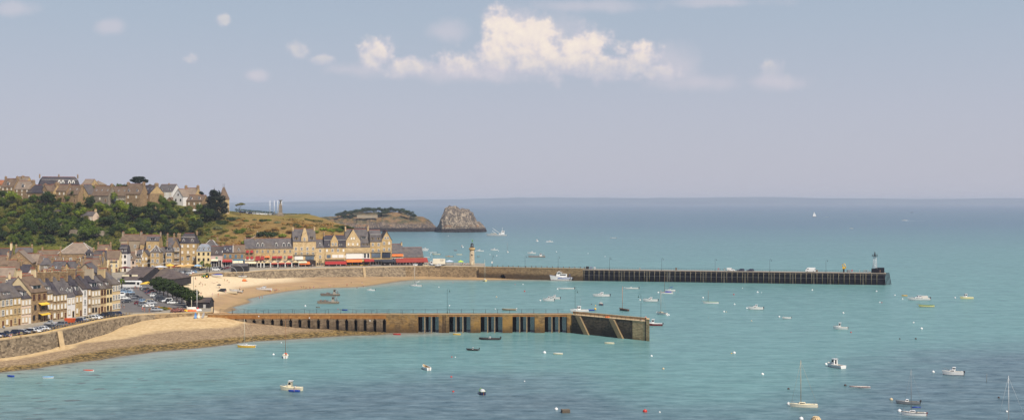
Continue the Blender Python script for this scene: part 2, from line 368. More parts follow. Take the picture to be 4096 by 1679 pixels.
o = t.n('ShaderNodeOutputMaterial'); t.link(mx.outputs[0], o.inputs[0])
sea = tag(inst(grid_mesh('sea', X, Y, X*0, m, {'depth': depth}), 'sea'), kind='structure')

# ---------------------------------------------------------------- hill
HP = []
def hc(px, py, Y): HP.append((tuple(dp(px, Y))[:2], zp(py, Y)))
def hz(px, Y, z): HP.append((tuple(dp(px, Y))[:2], z))
for px in (-250, 0, 150): hc(px, 985, 815); hc(px, 900, 850); hc(px, 832, 885); hc(px, 800, 900); hz(px, 930, 51); hz(px, 1000, 52); hz(px, 770, 8)
hc(300,982,820); hc(300,900,855); hc(300,840,885); hc(300,803,905); hz(300,1000,51); hz(300,775,8)
hc(450,955,838); hc(450,900,862); hc(450,850,890); hc(450,812,910); hz(450,1000,50); hz(450,790,9)
hc(600,945,855); hc(600,880,882); hc(600,828,905); hz(600,1000,47); hz(600,800,9); hz(600,825,14)
hc(850,962,862); hc(850,905,890); hc(850,855,915); hz(850,1000,42); hz(850,825,11)
hc(1000,962,860); hc(1000,905,888); hc(1000,872,925); hc(1000,858,950); hz(1000,1010,39); hz(1000,828,11)
hc(1122,930,866); hc(1122,895,892); hc(1122,867,930); hc(1122,862,950); hz(1122,1010,36); hz(1122,835,12)
hc(1250,930,872); hc(1250,898,902); hc(1250,870,932); hc(1250,862,955); hz(1250,1010,32)
hc(1340,925,885); hc(1340,897,915); hc(1340,892,935); hz(1340,1000,24)
hc(1420,925,905); hz(1420,935,29); hz(1420,1000,16); hz(1520,920,9); hz(1600,900,-3); hz(1700,900,-8); hz(1600,1000,-6); hz(1400,850,9); hz(1250,845,12)
for px in (-250, 300, 700, 1100): hz(px, 1200, 12)
hz(1400,1100,2)
hill_ev = tps([p for p, z in HP], [z for p, z in HP])
def hill_z(x, y): return max(6.5, float(hill_ev(np.array([x]), np.array([y]))[0, 0]))
xs = np.arange(-440, -60, 2.6); ys = np.arange(765, 1180, 2.6)
X, Y = np.meshgrid(xs, ys); Z = hill_ev(X, Y)[..., 0]
Z = np.maximum(Z + vnoise(X, Y, 14, 4, 2) * .8 * np.clip((Z - 10)/15, 0, 1), -4)
Z = np.where(Y < 812 + np.clip(X + 235, 0, 140)*.28, np.minimum(Z, -4), Z)
m, t = newmat('hill_turf'); p = t.pos(); P = t.xyz(p)
n1 = t.noise(p, .035, 5, .6); n2 = t.noise(p, .18, 5, .65); n3 = t.noise(p, 1.1, 4, .7)
dryg = t.mix(t.step(n2, .35, .65), lin(128,104,60), lin(158,130,78)); dryg = t.mix(t.math('MULTIPLY', t.step(n3, .4, .6), .5), dryg, lin(118,88,44))
grn = t.mix(t.step(n2, .35, .65), lin(48,60,18), lin(84,94,30))
k = t.step(t.math('ADD', t.math('MULTIPLY', P[0], -.0125), t.math('SUBTRACT', n1, .5)), 2.35, 2.75)
col = t.mix(t.math('MULTIPLY', k, .8), dryg, grn)
plat = t.math('MULTIPLY', t.step(P[2], 34.5, 38.0), t.step(n2, .2, .6)); plat = t.math('MULTIPLY', plat, t.math('SUBTRACT', 1.0, k)); col = t.mix(t.math('MULTIPLY', plat, .75), col, lin(136,122,62))
col = t.mix(t.math('MULTIPLY', t.step(n1, .58, .68), .6), col, lin(92,92,40))
t.out(col, .95, .1, n3, .6, .5)
hill = tag(inst(grid_mesh('hill', X, Y, Z, m), 'hill'), kind='structure')

# ---------------------------------------------------------------- quays
ZQ = 7.5
QE = [gp(px, py, ZQ) for px, py in ((-260,1396),(0,1357),(200,1329),(400,1283),(480,1268),(560,1257),(620,1254),(785,1248))]
QE += [dp(850, 479, ZQ), dp(852, 506, ZQ), dp(805, 522, ZQ), dp(762, 560, ZQ), dp(705, 618, ZQ), dp(668, 668, ZQ)]
QN = [gp(px, py, ZQ) for px, py in ((699,1108),(775,1096),(835,1090),(905,1089),(945,1088),(1000,1086),(1060,1080),(1180,1076),(1300,1072),(1500,1067.5),(1620,1065),(1760,1064),(1932,1066))]
QB = [dp(1940, 852, ZQ), dp(1760, 866, ZQ), dp(1400, 905, ZQ), dp(900, 900, ZQ), dp(0, 880, ZQ), dp(-300, 880, ZQ), dp(-420, 380, ZQ)]
m, t = newmat('quay_ground'); p = t.pos(); n1 = t.noise(p, .12, 5, .6); n2 = t.noise(p, 1.4, 4, .7)
col = t.mix(t.step(n1, .35, .65), lin(150,140,124), lin(176,164,144)); col = t.mix(t.math('MULTIPLY', t.step(n2, .4, .6), .4), col, lin(128,120,110))
t.out(col, .9, .2)
poly = [(v.x, v.y) for v in QE + QN + QB]
b = MB(); b.prism(poly, -3.0, ZQ - .05); tag(b.build('ground', m), kind='structure')
ASPH = plain('asphalt', lin(112,106,102), .85, .14, .5); SANDP = plain('sandy_path', lin(214,178,112), .9, .12, .8); PAVE = plain('pale_paving', lin(186,172,150), .9, .12, .6)
def sheet(name, pts, z, mat):
    b = MB(); n = len(pts); b.add([(p[0], p[1], z) for p in pts], [tuple(range(n))]); return tag(b.build(name, mat), kind='structure')
def strip(name, line, off0, off1, z, mat):        # band along a line, offsets to its left side
    b = MB(); vs = []; n = len(line)
    for i, p in enumerate(line):
        d = (line[min(i+1, n-1)] - line[max(i-1, 0)]); d = Vector((d.x, d.y)).normalized(); nn = Vector((-d.y, d.x))
        for o in (off0, off1): vs.append((p.x + nn.x*o, p.y + nn.y*o, z))
    b.add(vs, [(2*i, 2*i+2, 2*i+3, 2*i+1) for i in range(n-1)]); return tag(b.build(name, mat), kind='structure')
strip('footpath', QE[:7], .9, 3.0, ZQ + .004, SANDP)
strip('road', QE[:6], 3.0, 14.0, ZQ + .008, ASPH)
sheet('car_park', [dp(430, 478), dp(610, 478), dp(742, 505), dp(735, 545), dp(650, 640), dp(560, 690), dp(470, 690), dp(455, 560)], ZQ + .004, ASPH)
strip('promenade', QN[5:], .6, 7.5, ZQ + .004, PAVE)
strip('street', [dp(300, 764, 0), dp(700, 782, 0), dp(980, 785, 0)], -16, 12, ZQ + .008, ASPH)
# sea walls with a batter
RUB = stone('rubble_wall', lin(112,94,70), lin(172,148,114), 1.0, flat=(1, 1, 1.4)); RUBG = stone('grey_rubble', lin(92,80,66), lin(164,146,120), 1.0, stain=lin(84,72,54), stain_amt=.25)
COPE = plain('coping_stone', lin(196,172,134), .85, .15, .8)
def wall(name, line, zb, batter, mat, label, cap=.7, ztop=ZQ):
    root = empty(name, (line[0].x, line[0].y, 0), 0, label, 'sea wall'); o = Vector((line[0].x, line[0].y, 0))
    b = MB(); c = MB(); n = len(line); vs = []; cs = []
    for i, p in enumerate(line):
        d = (line[min(i+1, n-1)] - line[max(i-1, 0)]); d = Vector((d.x, d.y, 0)).normalized(); nn = Vector((d.y, -d.x, 0))
        q = Vector((p.x, p.y, 0)) - o
        bt = batter[i] if hasattr(batter, '__len__') else batter
        vs += [tuple(q + nn*.05 + Vector((0, 0, ztop-.28))), tuple(q + nn*(bt + .05) + Vector((0, 0, zb)))]
        for off, z in ((.12, ztop-.28), (.12, ztop+.12), (-cap, ztop+.12), (-cap, ztop-.1)): cs.append(tuple(q + nn*off + Vector((0, 0, z))))
    seg = []
    for i in range(n-1): seg.append((2*i, 2*i+1, 2*i+3, 2*i+2))
    b.add(vs, seg)
    c.add(cs, [(4*i+k, 4*i+k+1, 4*i+5+k, 4*i+4+k) for i in range(n-1) for k in range(3)] + [(0,1,2,3), (4*n-4, 4*n-3, 4*n-2, 4*n-1)])
    b.build('revetment', mat, root); c.build('coping', COPE, root); return root
def dense(line, k=4):
    out = []
    for a, b_ in zip(line, line[1:]): out += [a.lerp(b_, i/k) for i in range(k)]
    return out + [line[-1]]
w1 = wall('sea_wall', dense(QE[:7]), -1.5, 1.8, RUBG, 'sloping grey rubble sea wall below the row of parked cars on the quay')
wall('sea_wall', dense(QE[6:9]), 2, .4, RUB, 'short upright rubble wall with small boats leaning on it beside the jetty')
wall('sea_wall', dense(QE[8:14] + QN[:4], 2), 0, .3, RUB, 'low stone wall between the shingle trees and the bathing beach')
w3 = wall('sea_wall', dense(QN[3:11]), -1.5, [.4, .4]+[1.0]*6+[3.2]*21, RUBG, 'long sloping stone sea wall under the restaurant promenade')
wall('sea_wall', dense(QN[10:]), -2, .5, RUB, 'upright brown stone quay wall under the round lighthouse')
# flights of steps let into the two big walls
def wall_steps(top, out, zt, zb, w_, label, n=16):
    root = empty('stone_steps', top, math.atan2(-out.x, out.y)+math.pi, label, 'steps'); b = MB()
    L_ = 2.9 if zb < 3 else 2.2
    for i in range(n):
        z1 = (zt-zb)*(1-(i+.2)/n) - (zt-zb)
        y0 = -L_*i/n
        b.box(-w_/2, w_/2, y0-L_/n-.25, y0+.1, z1-1.2-(.0), z1)
    b.build('tread', COPE, root); return root
pm = gp(238, 1322, ZQ); wall_steps(Vector((pm.x, pm.y, ZQ)), Vector((.6, -.8, 0)), ZQ, 2.6, 1.6, 'narrow flight of stone steps let into the grey rubble sea wall')
pm = gp(1456, 1068.6, ZQ); wall_steps(Vector((pm.x, pm.y, ZQ)), Vector((.3, -.95, 0)), ZQ, 1.3, 1.6, 'narrow flight of pale steps down the promenade wall')
# ---------------------------------------------------------------- house materials
def roofmat(name, c, c2):
    m, t = newmat(name); p = t.pos(); n1 = t.noise(p, .5, 5, .65); n2 = t.noise(t.pos((1, 1, 4)), 2.2, 4, .7); n3 = t.noise(p, .12, 3)
    col = t.mix(t.step(n1, .38, .62), c, c2); col = t.mix(t.math('MULTIPLY', t.step(n2, .45, .6), .35), col, tuple(x*1.5 for x in c)); col = t.mix(t.math('MULTIPLY', t.step(n3, .5, .65), .3), col, lin(120,104,82))
    w_ = t.n('ShaderNodeTexWave', _bands_direction='Z', Scale=1.6, Distortion=.6); t.link(p, w_.inputs['Vector'])
    t.out(col, .75, .2, w_.outputs['Fac'], .25, .05); return m
ROOF = {'slate': roofmat('slate_roof', lin(84,79,80), lin(106,99,97)), 'blue': roofmat('blue_slate_roof', lin(58,54,60), lin(76,71,76)),
        'brown': roofmat('brown_slate_roof', lin(104,86,72), lin(126,106,88)), 'pale': roofmat('pale_slate_roof', lin(130,114,100), lin(152,134,116)), 'dark': roofmat('dark_slate_roof', lin(66,58,58), lin(84,74,72)),
        'zinc': roofmat('zinc_roof', lin(128,134,144), lin(150,154,160)), 'tile': roofmat('tiled_roof', lin(160,92,58), lin(184,116,74)), 'white': plain('white_edge', lin(226,222,216), .6)}
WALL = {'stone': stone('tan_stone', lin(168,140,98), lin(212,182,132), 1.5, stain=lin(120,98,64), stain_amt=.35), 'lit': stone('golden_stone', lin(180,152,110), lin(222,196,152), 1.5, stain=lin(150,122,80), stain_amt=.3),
        'brown': stone('brown_stone', lin(130,106,80), lin(174,146,108), 1.4, stain=lin(84,68,50), stain_amt=.35), 'grey': stone('grey_stone', lin(124,112,98), lin(158,146,130), 1.3),
        'cream': plain('cream_render', lin(230,206,162), .85, .07, .5), 'yellow': plain('yellow_render', lin(232,208,158), .85, .07, .5), 'white': plain('white_render', lin(232,226,220), .8, .05, .5),
        'pink': plain('pink_render', lin(206,178,168), .85, .07, .5), 'ochre': plain('ochre_render', lin(208,180,134), .85, .1, .5), 'rose': plain('pale_rose_render', lin(226,200,178), .85, .06, .5),
        'beige': plain('beige_render', lin(196,178,152), .85, .1, .5), 'conc': plain('rough_render', lin(166,148,124), .9, .14, .4)}
RIDGE = plain('ridge_tile', lin(168,88,60), .8, .2, 2); TRIM = plain('white_trim', lin(228,224,216), .6, .05); QUOIN = plain('pale_quoin', lin(206,184,146), .85, .12)
GLASS = plain('window_glass', lin(38,40,46), .12, .3, .6, .6); GLASSL = plain('lighter_glass', lin(96,106,118), .15, .25, .6, .6); SHUT = plain('white_blind', lin(236,232,224), .6, .04)
POT = plain('chimney_pot', lin(190,108,70), .8, .15, 3); BLUEP = plain('blue_paint', lin(92,146,178), .5, .1); GREENP = plain('pale_green_paint', lin(150,196,160), .5, .1); DARKP = plain('dark_joinery', lin(54,44,40), .5, .2); BROWND = plain('brown_door', lin(112,72,48), .6, .2)
RED = plain('red_canvas', lin(160,46,42), .8, .12, .6); REDD = plain('dark_red_canvas', lin(150,44,42), .8, .15, .6); ORANGE = plain('orange_canvas', lin(232,120,56), .8, .12, .6); CREAMC = plain('cream_canvas', lin(236,222,190), .8, .08, .6); YELC = plain('yellow_canvas', lin(240,196,70), .8, .1, .6); TANC = plain('tan_canvas', lin(226,180,112), .8, .1, .6)
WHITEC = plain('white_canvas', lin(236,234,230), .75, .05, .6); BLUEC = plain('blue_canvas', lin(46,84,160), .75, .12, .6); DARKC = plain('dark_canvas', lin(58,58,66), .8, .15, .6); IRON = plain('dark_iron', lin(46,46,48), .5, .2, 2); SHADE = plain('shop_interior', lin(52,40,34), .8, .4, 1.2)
def win_mesh(name, w, h, frame, pane, sill=True, mull=True, fr=.2):
    b = MB(); q = -.03
    b.box(-w/2-fr, -w/2, q-.08, .05, -h/2, h/2); b.box(w/2, w/2+fr, q-.08, .05, -h/2, h/2)
    b.box(-w/2-fr, w/2+fr, q-.08, .05, h/2, h/2+fr)
    b.box(-w/2-fr-.05, w/2+fr+.05, q-.18, .05, -h/2-fr, -h/2)
    if mull: b.box(-.09, .09, q-.03, .05, -h/2, h/2); b.box(-w/2, w/2, q-.02, .05, h*.12, h*.12+.07)
    b.box(-w/2, w/2, q, .06, -h/2, h/2, 1)
    return b.mesh(name, [frame, pane])
WIN = {'w': win_mesh('white_window', 1.0, 1.7, TRIM, GLASS), 's': win_mesh('blind_window', 1.05, 1.7, QUOIN, SHUT, mull=False), 'q': win_mesh('stone_window', 1.0, 1.7, QUOIN, GLASS), 'b': win_mesh('blue_window', 1.0, 1.7, QUOIN, plain('blue_glass', lin(52,86,116), .2, .3)),
       'B': win_mesh('blue_framed_window', .9, 1.6, BLUEP, GLASSL), 'l': win_mesh('big_window', 2.6, 1.6, TRIM, GLASSL), 'L': win_mesh('shuttered_window', 2.8, 1.7, QUOIN, SHUT, mull=False), 'k': win_mesh('dark_window', .8, 1.3, DARKP, GLASS, mull=False), 'g': win_mesh('green_window', .9, 1.6, GREENP, GLASS), 'o': win_mesh('brown_window', .9, 1.6, BROWND, GLASS)}
def door_mesh(name, m):
    b = MB(); b.box(-.55, .55, -.06, .05, 0, 2.2, 0); b.box(-.7, -.55, -.1, .05, 0, 2.35, 1); b.box(.55, .7, -.1, .05, 0, 2.35, 1); b.box(-.55, .55, -.1, .05, 2.2, 2.35, 1); return b.mesh(name, [m, QUOIN])
DOOR = {'b': door_mesh('brown_house_door', BROWND), 'w': door_mesh('white_house_door', TRIM), 'd': door_mesh('dark_house_door', DARKP), 'B': door_mesh('blue_house_door', BLUEP)}
_CH = {}
def chimney_mesh(t, w, h, wm, pots):
    k = (round(t, 1), round(w, 1), round(h, 1), wm, pots)
    if k not in _CH:
        b = MB(); b.box(-t/2, t/2, -w/2, w/2, -1.2, h, 0); b.box(-t/2-.08, t/2+.08, -w/2-.08, w/2+.08, h, h+.16, 1)
        for i in range(pots): b.lathe([(.16, h+.16), (.13, h+.62), (.15, h+.66), (.02, h+.66)], 7, 2, cy=(i-(pots-1)/2)*w/max(pots, 1)*.8)
        _CH[k] = b.mesh('chimney', [WALL[wm], QUOIN if wm != 'tile' else RIDGE, POT])
    return _CH[k]
_DM = {}
def dormer_mesh(w, h, roof, style):
    k = (w, h, roof, style)
    if k not in _DM:
        b = MB(); L_ = 2.6
        b.box(-w/2, w/2, 0, L_, 0, h, 0)
        b.box(-w/2+.22, w/2-.22, -.05, .05, .15, h-.15, 1); b.box(-.04, .04, -.08, .04, .15, h-.15, 0)
        if style == 'g':
            r = w*.55; o = .2
            for sgn in (-1, 1):
                b.add([(0, -o, h+r), (0, L_, h+r), (sgn*(w/2+o), L_, h-.12), (sgn*(w/2+o), -o, h-.12), (0, -o, h+r-.12), (0, L_, h+r-.12), (sgn*(w/2+o), L_, h-.24), (sgn*(w/2+o), -o, h-.24)], [(0,1,2,3),(4,7,6,5),(0,3,7,4),(1,5,6,2),(3,2,6,7)], 2)
            b.add([(-w/2, 0, h), (w/2, 0, h), (0, 0, h+r-.1)], [(0,1,2)], 0)
        elif style == 'f': b.box(-w/2-.2, w/2+.2, -.3, L_, h, h+.14, 2)
        else: b.add([(-w/2-.2, -.25, h), (w/2+.2, -.25, h), (w/2+.2, L_+1, h+.9), (-w/2-.2, L_+1, h+.9), (-w/2-.2, -.25, h-.15), (w/2+.2, -.25, h-.15), (w/2+.2, L_+1, h+.7), (-w/2-.2, L_+1, h+.7)], [(0,1,2,3),(4,7,6,5),(0,4,5,1),(1,5,6,2),(2,6,7,3),(3,7,4,0)], 2)
        _DM[k] = b.mesh('dormer', [WALL['white'] if style != 'q' else WALL['lit'], GLASS, ROOF[roof]])
    return _DM[k]
b = MB(); b.box(-.45, .45, -.6, .6, 0, .1, 0); b.box(-.38, .38, -.53, .53, .08, .13, 1); SKYL = b.mesh('skylight', [TRIM, GLASSL])
LANDMARK = []                                     # (short phrase, pixel) for describing what stands near
class House: pass
def house(label, L, Rr, zb, ze, zr, d=9.0, wall='stone', roof='slate', kind='gable', floors=3, wn=2, win='w', chim='LR', chw=1.7, chh=1.5, cwall=None, dorm=0, dstyle='g', dsz=(1.3, 1.5), sky=0, red=True, door='b', side=None, sidewin='w', gwall=None, short=None, cat='house', name='stone_house', group=None, gable=None, doors=1, grd=None, skip=(), edge=None, deep=1.5):
    """L and Rr: the two ends of the front seen from outside; heights are absolute"""
    L = Vector((L[0], L[1], 0)); Rr = Vector((Rr[0], Rr[1], 0)); v = Rr - L; w = v.length; rz = math.atan2(v.y, v.x); mid = (L + Rr)/2
    H = House(); H.w, H.d, H.h, H.r = w, d, ze-zb, zr-ze; h, r = H.h, H.r
    H.root = root = empty(name, (mid.x, mid.y, zb), rz, label, cat, group)
    H.lx = lambda px: (rowpt(L, v.normalized(), px) - mid).dot(v.normalized())
    H.lz = lambda py, px=None: zp(py, (rowpt(L, v.normalized(), px) if px else mid).y) - zb
    if short: LANDMARK.append((short, pix((mid.x - math.sin(rz)*0, mid.y, (zb+ze)/2))))
    wm = WALL[wall]; gm = WALL[gwall or wall]; x0, x1 = -w/2, w/2; o = .28
    b = MB(); b.box(x0, x1, 0, d, -deep, h, 0)
    if kind == 'gable':
        for x in (x0, x1): b.add([(x, 0, h), (x, d, h), (x, d/2, h+r)], [(0,1,2)], 1)
    elif kind == 'cross':
        for y in (0, d): b.add([(x0, y, h), (x1, y, h), (0, y, h+r)], [(0,1,2)], 0)
    ws = b.build('walls', [wm, gm], root); H.walls = ws; ws.name = 'wall'
    b = MB(); t_ = .2; ri = 1
    def slab(p):
        n_ = (Vector(p[1])-Vector(p[0])).cross(Vector(p[-1])-Vector(p[0])).normalized()
        if n_.z < 0: n_ = -n_
        q = [tuple(Vector(a) - n_*t_) for a in p]; m_ = len(p)
        b.add(list(p)+q, [tuple(range(m_)), tuple(reversed(range(m_, 2*m_)))] + [(i, m_+i, m_+(i+1) % m_, (i+1) % m_) for i in range(m_)])
    up = .22
    if kind == 'gable':
        sl = r/(d/2)
        slab([(x0-o*.4, -o, h-o*sl+up), (x1+o*.4, -o, h-o*sl+up), (x1+o*.4, d/2, h+r+up), (x0-o*.4, d/2, h+r+up)])
        slab([(x1+o*.4, d+o, h-o*sl+up), (x0-o*.4, d+o, h-o*sl+up), (x0-o*.4, d/2, h+r+up), (x1+o*.4, d/2, h+r+up)])
        if red: b.box(x0-.05, x1+.05, d/2-.18, d/2+.18, h+r+up-.05, h+r+up+.14, 1)
        if edge:
            for x in (x0, x1):
                for s_ in (-1, 1): b.add([(x-.14, d/2, h+r+up+.12), (x+.14, d/2, h+r+up+.12), (x+.14, d/2+s_*(d/2+o), h-o*sl+up+.12), (x-.14, d/2+s_*(d/2+o), h-o*sl+up+.12)], [(0,1,2,3)], 2)
    elif kind == 'cross':
        sl = r/(w/2)
        slab([(x0-o, -o, h-o*sl+up), (0, -o, h+r+up), (0, d+o, h+r+up), (x0-o, d+o, h-o*sl+up)])
        slab([(0, -o, h+r+up), (x1+o, -o, h-o*sl+up), (x1+o, d+o, h-o*sl+up), (0, d+o, h+r+up)])
        if red: b.box(-.18, .18, -.05, d+.05, h+r+up-.05, h+r+up+.14, 1)
    elif kind == 'hip':
        k = min(w, d)/2*.85; a = x0+k; c = x1-k
        if a > c: a = c = 0
        A = [(x0-o, -o, h), (x1+o, -o, h), (x1+o, d+o, h), (x0-o, d+o, h)]; B = [(a, d/2, h+r), (c, d/2, h+r)]
        b.add(A + B + [(p[0], p[1], p[2]-.2) for p in A], [(0,1,5,4), (1,2,5), (2,3,4,5), (3,0,4), (0,6,7,1), (1,7,8,2), (2,8,9,3), (3,9,6,0), (6,9,8,7)])
        if red: b.box(a-.1, c+.1, d/2-.16, d/2+.16, h+r-.1, h+r+.12, 1)
        if edge:
            for p, q in ((0, 0), (1, 1), (2, 1), (3, 0)): b.tube([Vector(A[p])+Vector((0,0,.05)), Vector(B[q])+Vector((0,0,.05))], .13, 5, 2)
    elif kind == 'mansard':
        i1 = 1.0; hm = r*.62; k = min(w, d)/2*.8
        A = [(x0-.2, -.2, h), (x1+.2, -.2, h), (x1+.2, d+.2, h), (x0-.2, d+.2, h)]; side_in = i1 if edge == 'hip' else 0
        B = [(x0+side_in, i1, h+hm), (x1-side_in, i1, h+hm), (x1-side_in, d-i1, h+hm), (x0+side_in, d-i1, h+hm)]
        C_ = [(x0+side_in*2.4, d/2, h+r), (x1-side_in*2.4, d/2, h+r)]
        b.add(A + B + C_ + [(p[0], p[1], h-.2) for p in A], [(0,1,5,4), (1,2,6,5), (2,3,7,6), (3,0,4,7), (4,5,9,8), (5,6,9), (6,7,8,9), (7,4,8), (0,10,11,1), (1,11,12,2), (2,12,13,3), (3,13,10,0), (10,13,12,11)])
        b.box(x0+side_in, x1-side_in, i1-.1, i1+.08, h+hm-.06, h+hm+.08, 2)
        if red: b.box(C_[0][0], C_[1][0], d/2-.16, d/2+.16, h+r-.1, h+r+.12, 1)
    elif kind == 'flat': b.box(x0-.2, x1+.2, -.2, d+.2, h, h+.35)
    H.roof = rf = b.build('roof', [ROOF[roof], RIDGE, TRIM], root)
    cw_ = cwall or ('brown' if wall in ('stone', 'brown', 'grey', 'white', 'pink') else wall)
    top = h + r
    for c in chim:
        cx, cy, hh = {'L': (x0+.45, d/2, top), 'R': (x1-.45, d/2, top), 'M': (0, d/2, top), 'l': (x0+.45, d*.3, h+r*.55), 'r': (x1-.45, d*.3, h+r*.55), 'B': (0, d*.85, h+r*.3)}[c]
        inst(chimney_mesh(.85, chw, chh, cw_, 2 if chw < 2 else 3), 'chimney', rf, (cx, cy, hh))
    dw, dh = dsz
    for i in range(dorm):
        x = x0 + w*(i+.5)/dorm
        if kind == 'mansard': y, z = .12, h+.35
        elif kind == 'hip': y, z = d*.1, h+r*.16
        else: y, z = d*.09, h+r*.16
        inst(dormer_mesh(dw, dh, roof if roof != 'zinc' else 'slate', dstyle), 'dormer', rf, (x, y, z))
    for i in range(sky):
        x = x0 + w*(i+.5)/sky; o_ = inst(SKYL, 'skylight', rf, (x, d*.27, h+r*.54+up)); o_.rotation_euler = (math.atan2(r, d/2), 0, 0)
    fh = h/floors
    wpat = win if isinstance(win, (list, tuple)) else [win]*floors
    npat = wn if isinstance(wn, (list, tuple)) else [wn]*floors
    for f_ in range(floors):
        if f_ in skip: continue
        n_ = npat[min(f_, len(npat)-1)]; kd = wpat[min(f_, len(wpat)-1)]
        for i in range(n_):
            x = x0 + w*(i+.5)/n_; kk = kd[i % len(kd)]
            if f_ == 0 and doors and i == n_-1 and door: inst(DOOR[door], 'door', root, (x, 0, 0)); continue
            s_ = min(1.0, fh/3.0, w/n_/1.55)
            inst(WIN[kk], 'window', root, (x, 0, fh*(f_+.52)), 0, (s_, 1, min(1, fh/3.0)))
    if kind == 'cross' and gable:
        for i in range(gable): inst(WIN[sidewin], 'window', root, (w*.16*(i-(gable-1)/2)*1.6, 0, h+r*.25), 0, (.85, 1, .8))
    for s_ in (side or ''):
        x, rr = (x1, math.pi/2) if s_ == 'R' else (x0, -math.pi/2)
        for f_ in range(floors):
            for j in range(2): inst(WIN[sidewin], 'window', root, (x, d*(.3+.4*j), fh*(f_+.52)), rr, (.9, 1, .95))
    return H
def rowpt(P, dv, px):                             # where the line P + t*dv crosses a photo column
    k = (px - CX)/F; t = (P.x - k*P.y)/(k*dv.y - dv.x); q = P + dv*t; return Vector((q.x, q.y, 0))
def awning(H, px0, px1, py0, py1, out, mat, drop=.35, name='awning'):
    x0, x1 = H.lx(px0), H.lx(px1); z0, z1 = H.lz(py0), H.lz(py1); b = MB(); n = max(2, int((x1-x0)/1.5))
    b.add([(x0, -.05, z0), (x1, -.05, z0), (x1+.1, -out, z1), (x0-.1, -out, z1), (x0, -.05, z0-.1), (x1, -.05, z0-.1), (x1+.1, -out, z1-.1), (x0-.1, -out, z1-.1)], [(0,3,2,1), (4,5,6,7), (0,4,7,3), (1,2,6,5), (0,1,5,4)])
    b.box(x0-.1, x1+.1, -out-.03, -out+.03, z1-drop, z1)
    return b.build(name, mat, H.root)
def shopfront(H, px0, px1, py0, out=.35, posts=4, frame=None, zt=None, mat=None):
    x0, x1 = H.lx(px0), H.lx(px1); z1 = H.lz(py0); b = MB(); b.box(x0, x1, -out, -.02, 0, z1, 0)
    for i in range(posts+1): x = x0 + (x1-x0)*i/posts; b.box(x-.12, x+.12, -out-.08, -out+.05, 0, z1, 1)
    b.box(x0, x1, -out-.1, -.02, z1, z1+.25, 1); b.box(x0, x1, -out-.08, -out+.02, 0, .5, 1)
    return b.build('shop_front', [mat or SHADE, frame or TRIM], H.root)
def balcony(H, px0, px1, py, out=1.0, rail=IRON, slab=QUOIN):
    x0, x1 = H.lx(px0), H.lx(px1); z = H.lz(py); b = MB(); b.box(x0, x1, -out, -.02, z-.18, z, 1); b.box(x0, x1, -out, -out+.06, z+.92, z+1.0)
    n = int((x1-x0)/.35)
    for i in range(n+1): x = x0+(x1-x0)*i/n; b.box(x-.03, x+.03, -out, -out+.05, z, z+.95)
    for x in (x0, x1-.05): b.box(x, x+.05, -out, -.02, z+.92, z+1.0)
    return b.build('balcony', [rail, slab], H.root)
def wbox(H, px0, px1, py0, py1, out, mat, name='sign_board'):
    b = MB(); b.box(H.lx(px0), H.lx(px1), -out, -.02, H.lz(py1), H.lz(py0)); return b.build(name, mat, H.root)
def awin(H, px, py, kind='w', s=1.0, y=0):
    return inst(WIN[kind], 'window', H.root, (H.lx(px), y, H.lz(py, px)), 0, (s, 1, s))
# ---------------------------------------------------------------- the row of houses on the near quay
PA = gp(0, 1310, ZQ); PA.z = 0; DA = (gp(480, 1240, ZQ) - gp(0, 1310, ZQ)); DA.z = 0; DA.normalize()
GA = 'terraced houses along the near quay'
def rowA(px0, px1, eave, rise, label, **k):
    a, c = rowpt(PA, DA, px0), rowpt(PA, DA, px1); k.setdefault('d', 9.0)
    return house(label, a, c, ZQ, ZQ+eave, ZQ+eave+rise, group=GA, **k)
rowA(-45, -14, 9.4, 4.6, 'tan stone quay house cut by the edge, slate roof', wall='stone', roof='slate', wn=2)
rowA(-14, 20, 9.6, 4.6, 'tan stone house with a small iron balcony, first whole one on the quay', wall='stone', roof='slate', wn=2, dorm=1, win=['q', 'w', 'w'])
rowA(20, 52, 9.7, 4.8, 'tan stone quay house with white shutters and twin dormers', wall='stone', roof='slate', wn=2, win=['s', 's', 'w'], dorm=2, dsz=(1.1, 1.3), dstyle='s', chim='L', chw=2.4)
rowA(52, 85, 9.7, 4.6, 'stone quay house with a grey roof beside the pale rose house', wall='stone', roof='slate', wn=2, win=['q', 'q', 's'], chim='', red=False)
rowA(85, 125, 8.9, 4.0, 'pale rose quay house with one big dormer and a navy slate roof', wall='rose', roof='blue', wn=3, win='s', floors=2+1, dorm=1, dsz=(1.8, 1.8), dstyle='s', chim='', door='w', red=False)
a4 = rowA(125, 188, 10.6, 5.4, 'cream gabled quay house with yellow awnings and an iron balcony', wall='brown', gwall='cream', roof='brown', floors=3, wn=[3, 2, 3], win=['k', 'k', 'o'], chim='LR', chw=1.6, chh=2, cwall='cream', d=10.5, dorm=1, dsz=(4.5, 1.6), dstyle='s')
b = MB(); b.box(-.02, .0, 0, 0, 0, 0)
b = MB(); b.box(-a4.w/2-.06, -a4.w/2+.02, .25, 10.3, -1, a4.h-.1); b.build('render_coat', WALL['cream'], a4.root)
o_ = inst(WIN['k'], 'window', a4.root, (-a4.w/2-.06, 2.3, 5.6), -math.pi/2, (1.9, 1, 1.3))
awning(a4, 153, 187, 1211, 1217, 1.3, YELC, .3); awning(a4, 153, 188, 1250, 1257, 1.5, YELC, .3); balcony(a4, 154, 187, 1250, 1.0)
rowA(188, 211, 9.8, 4.9, 'brown stone quay house with two white dormers beside the yellow awnings', wall='brown', roof='slate', wn=2, win='s', dorm=2, dsz=(1.0, 1.6), dstyle='f', chim='R', chw=2.8, chh=2.2, red=False)
rowA(211, 240, 9.0, 5.6, 'brown stone quay house with a plain navy roof, white shutters', wall='brown', roof='blue', wn=2, win='s', chim='R', chw=3.0, chh=2.2, red=False)
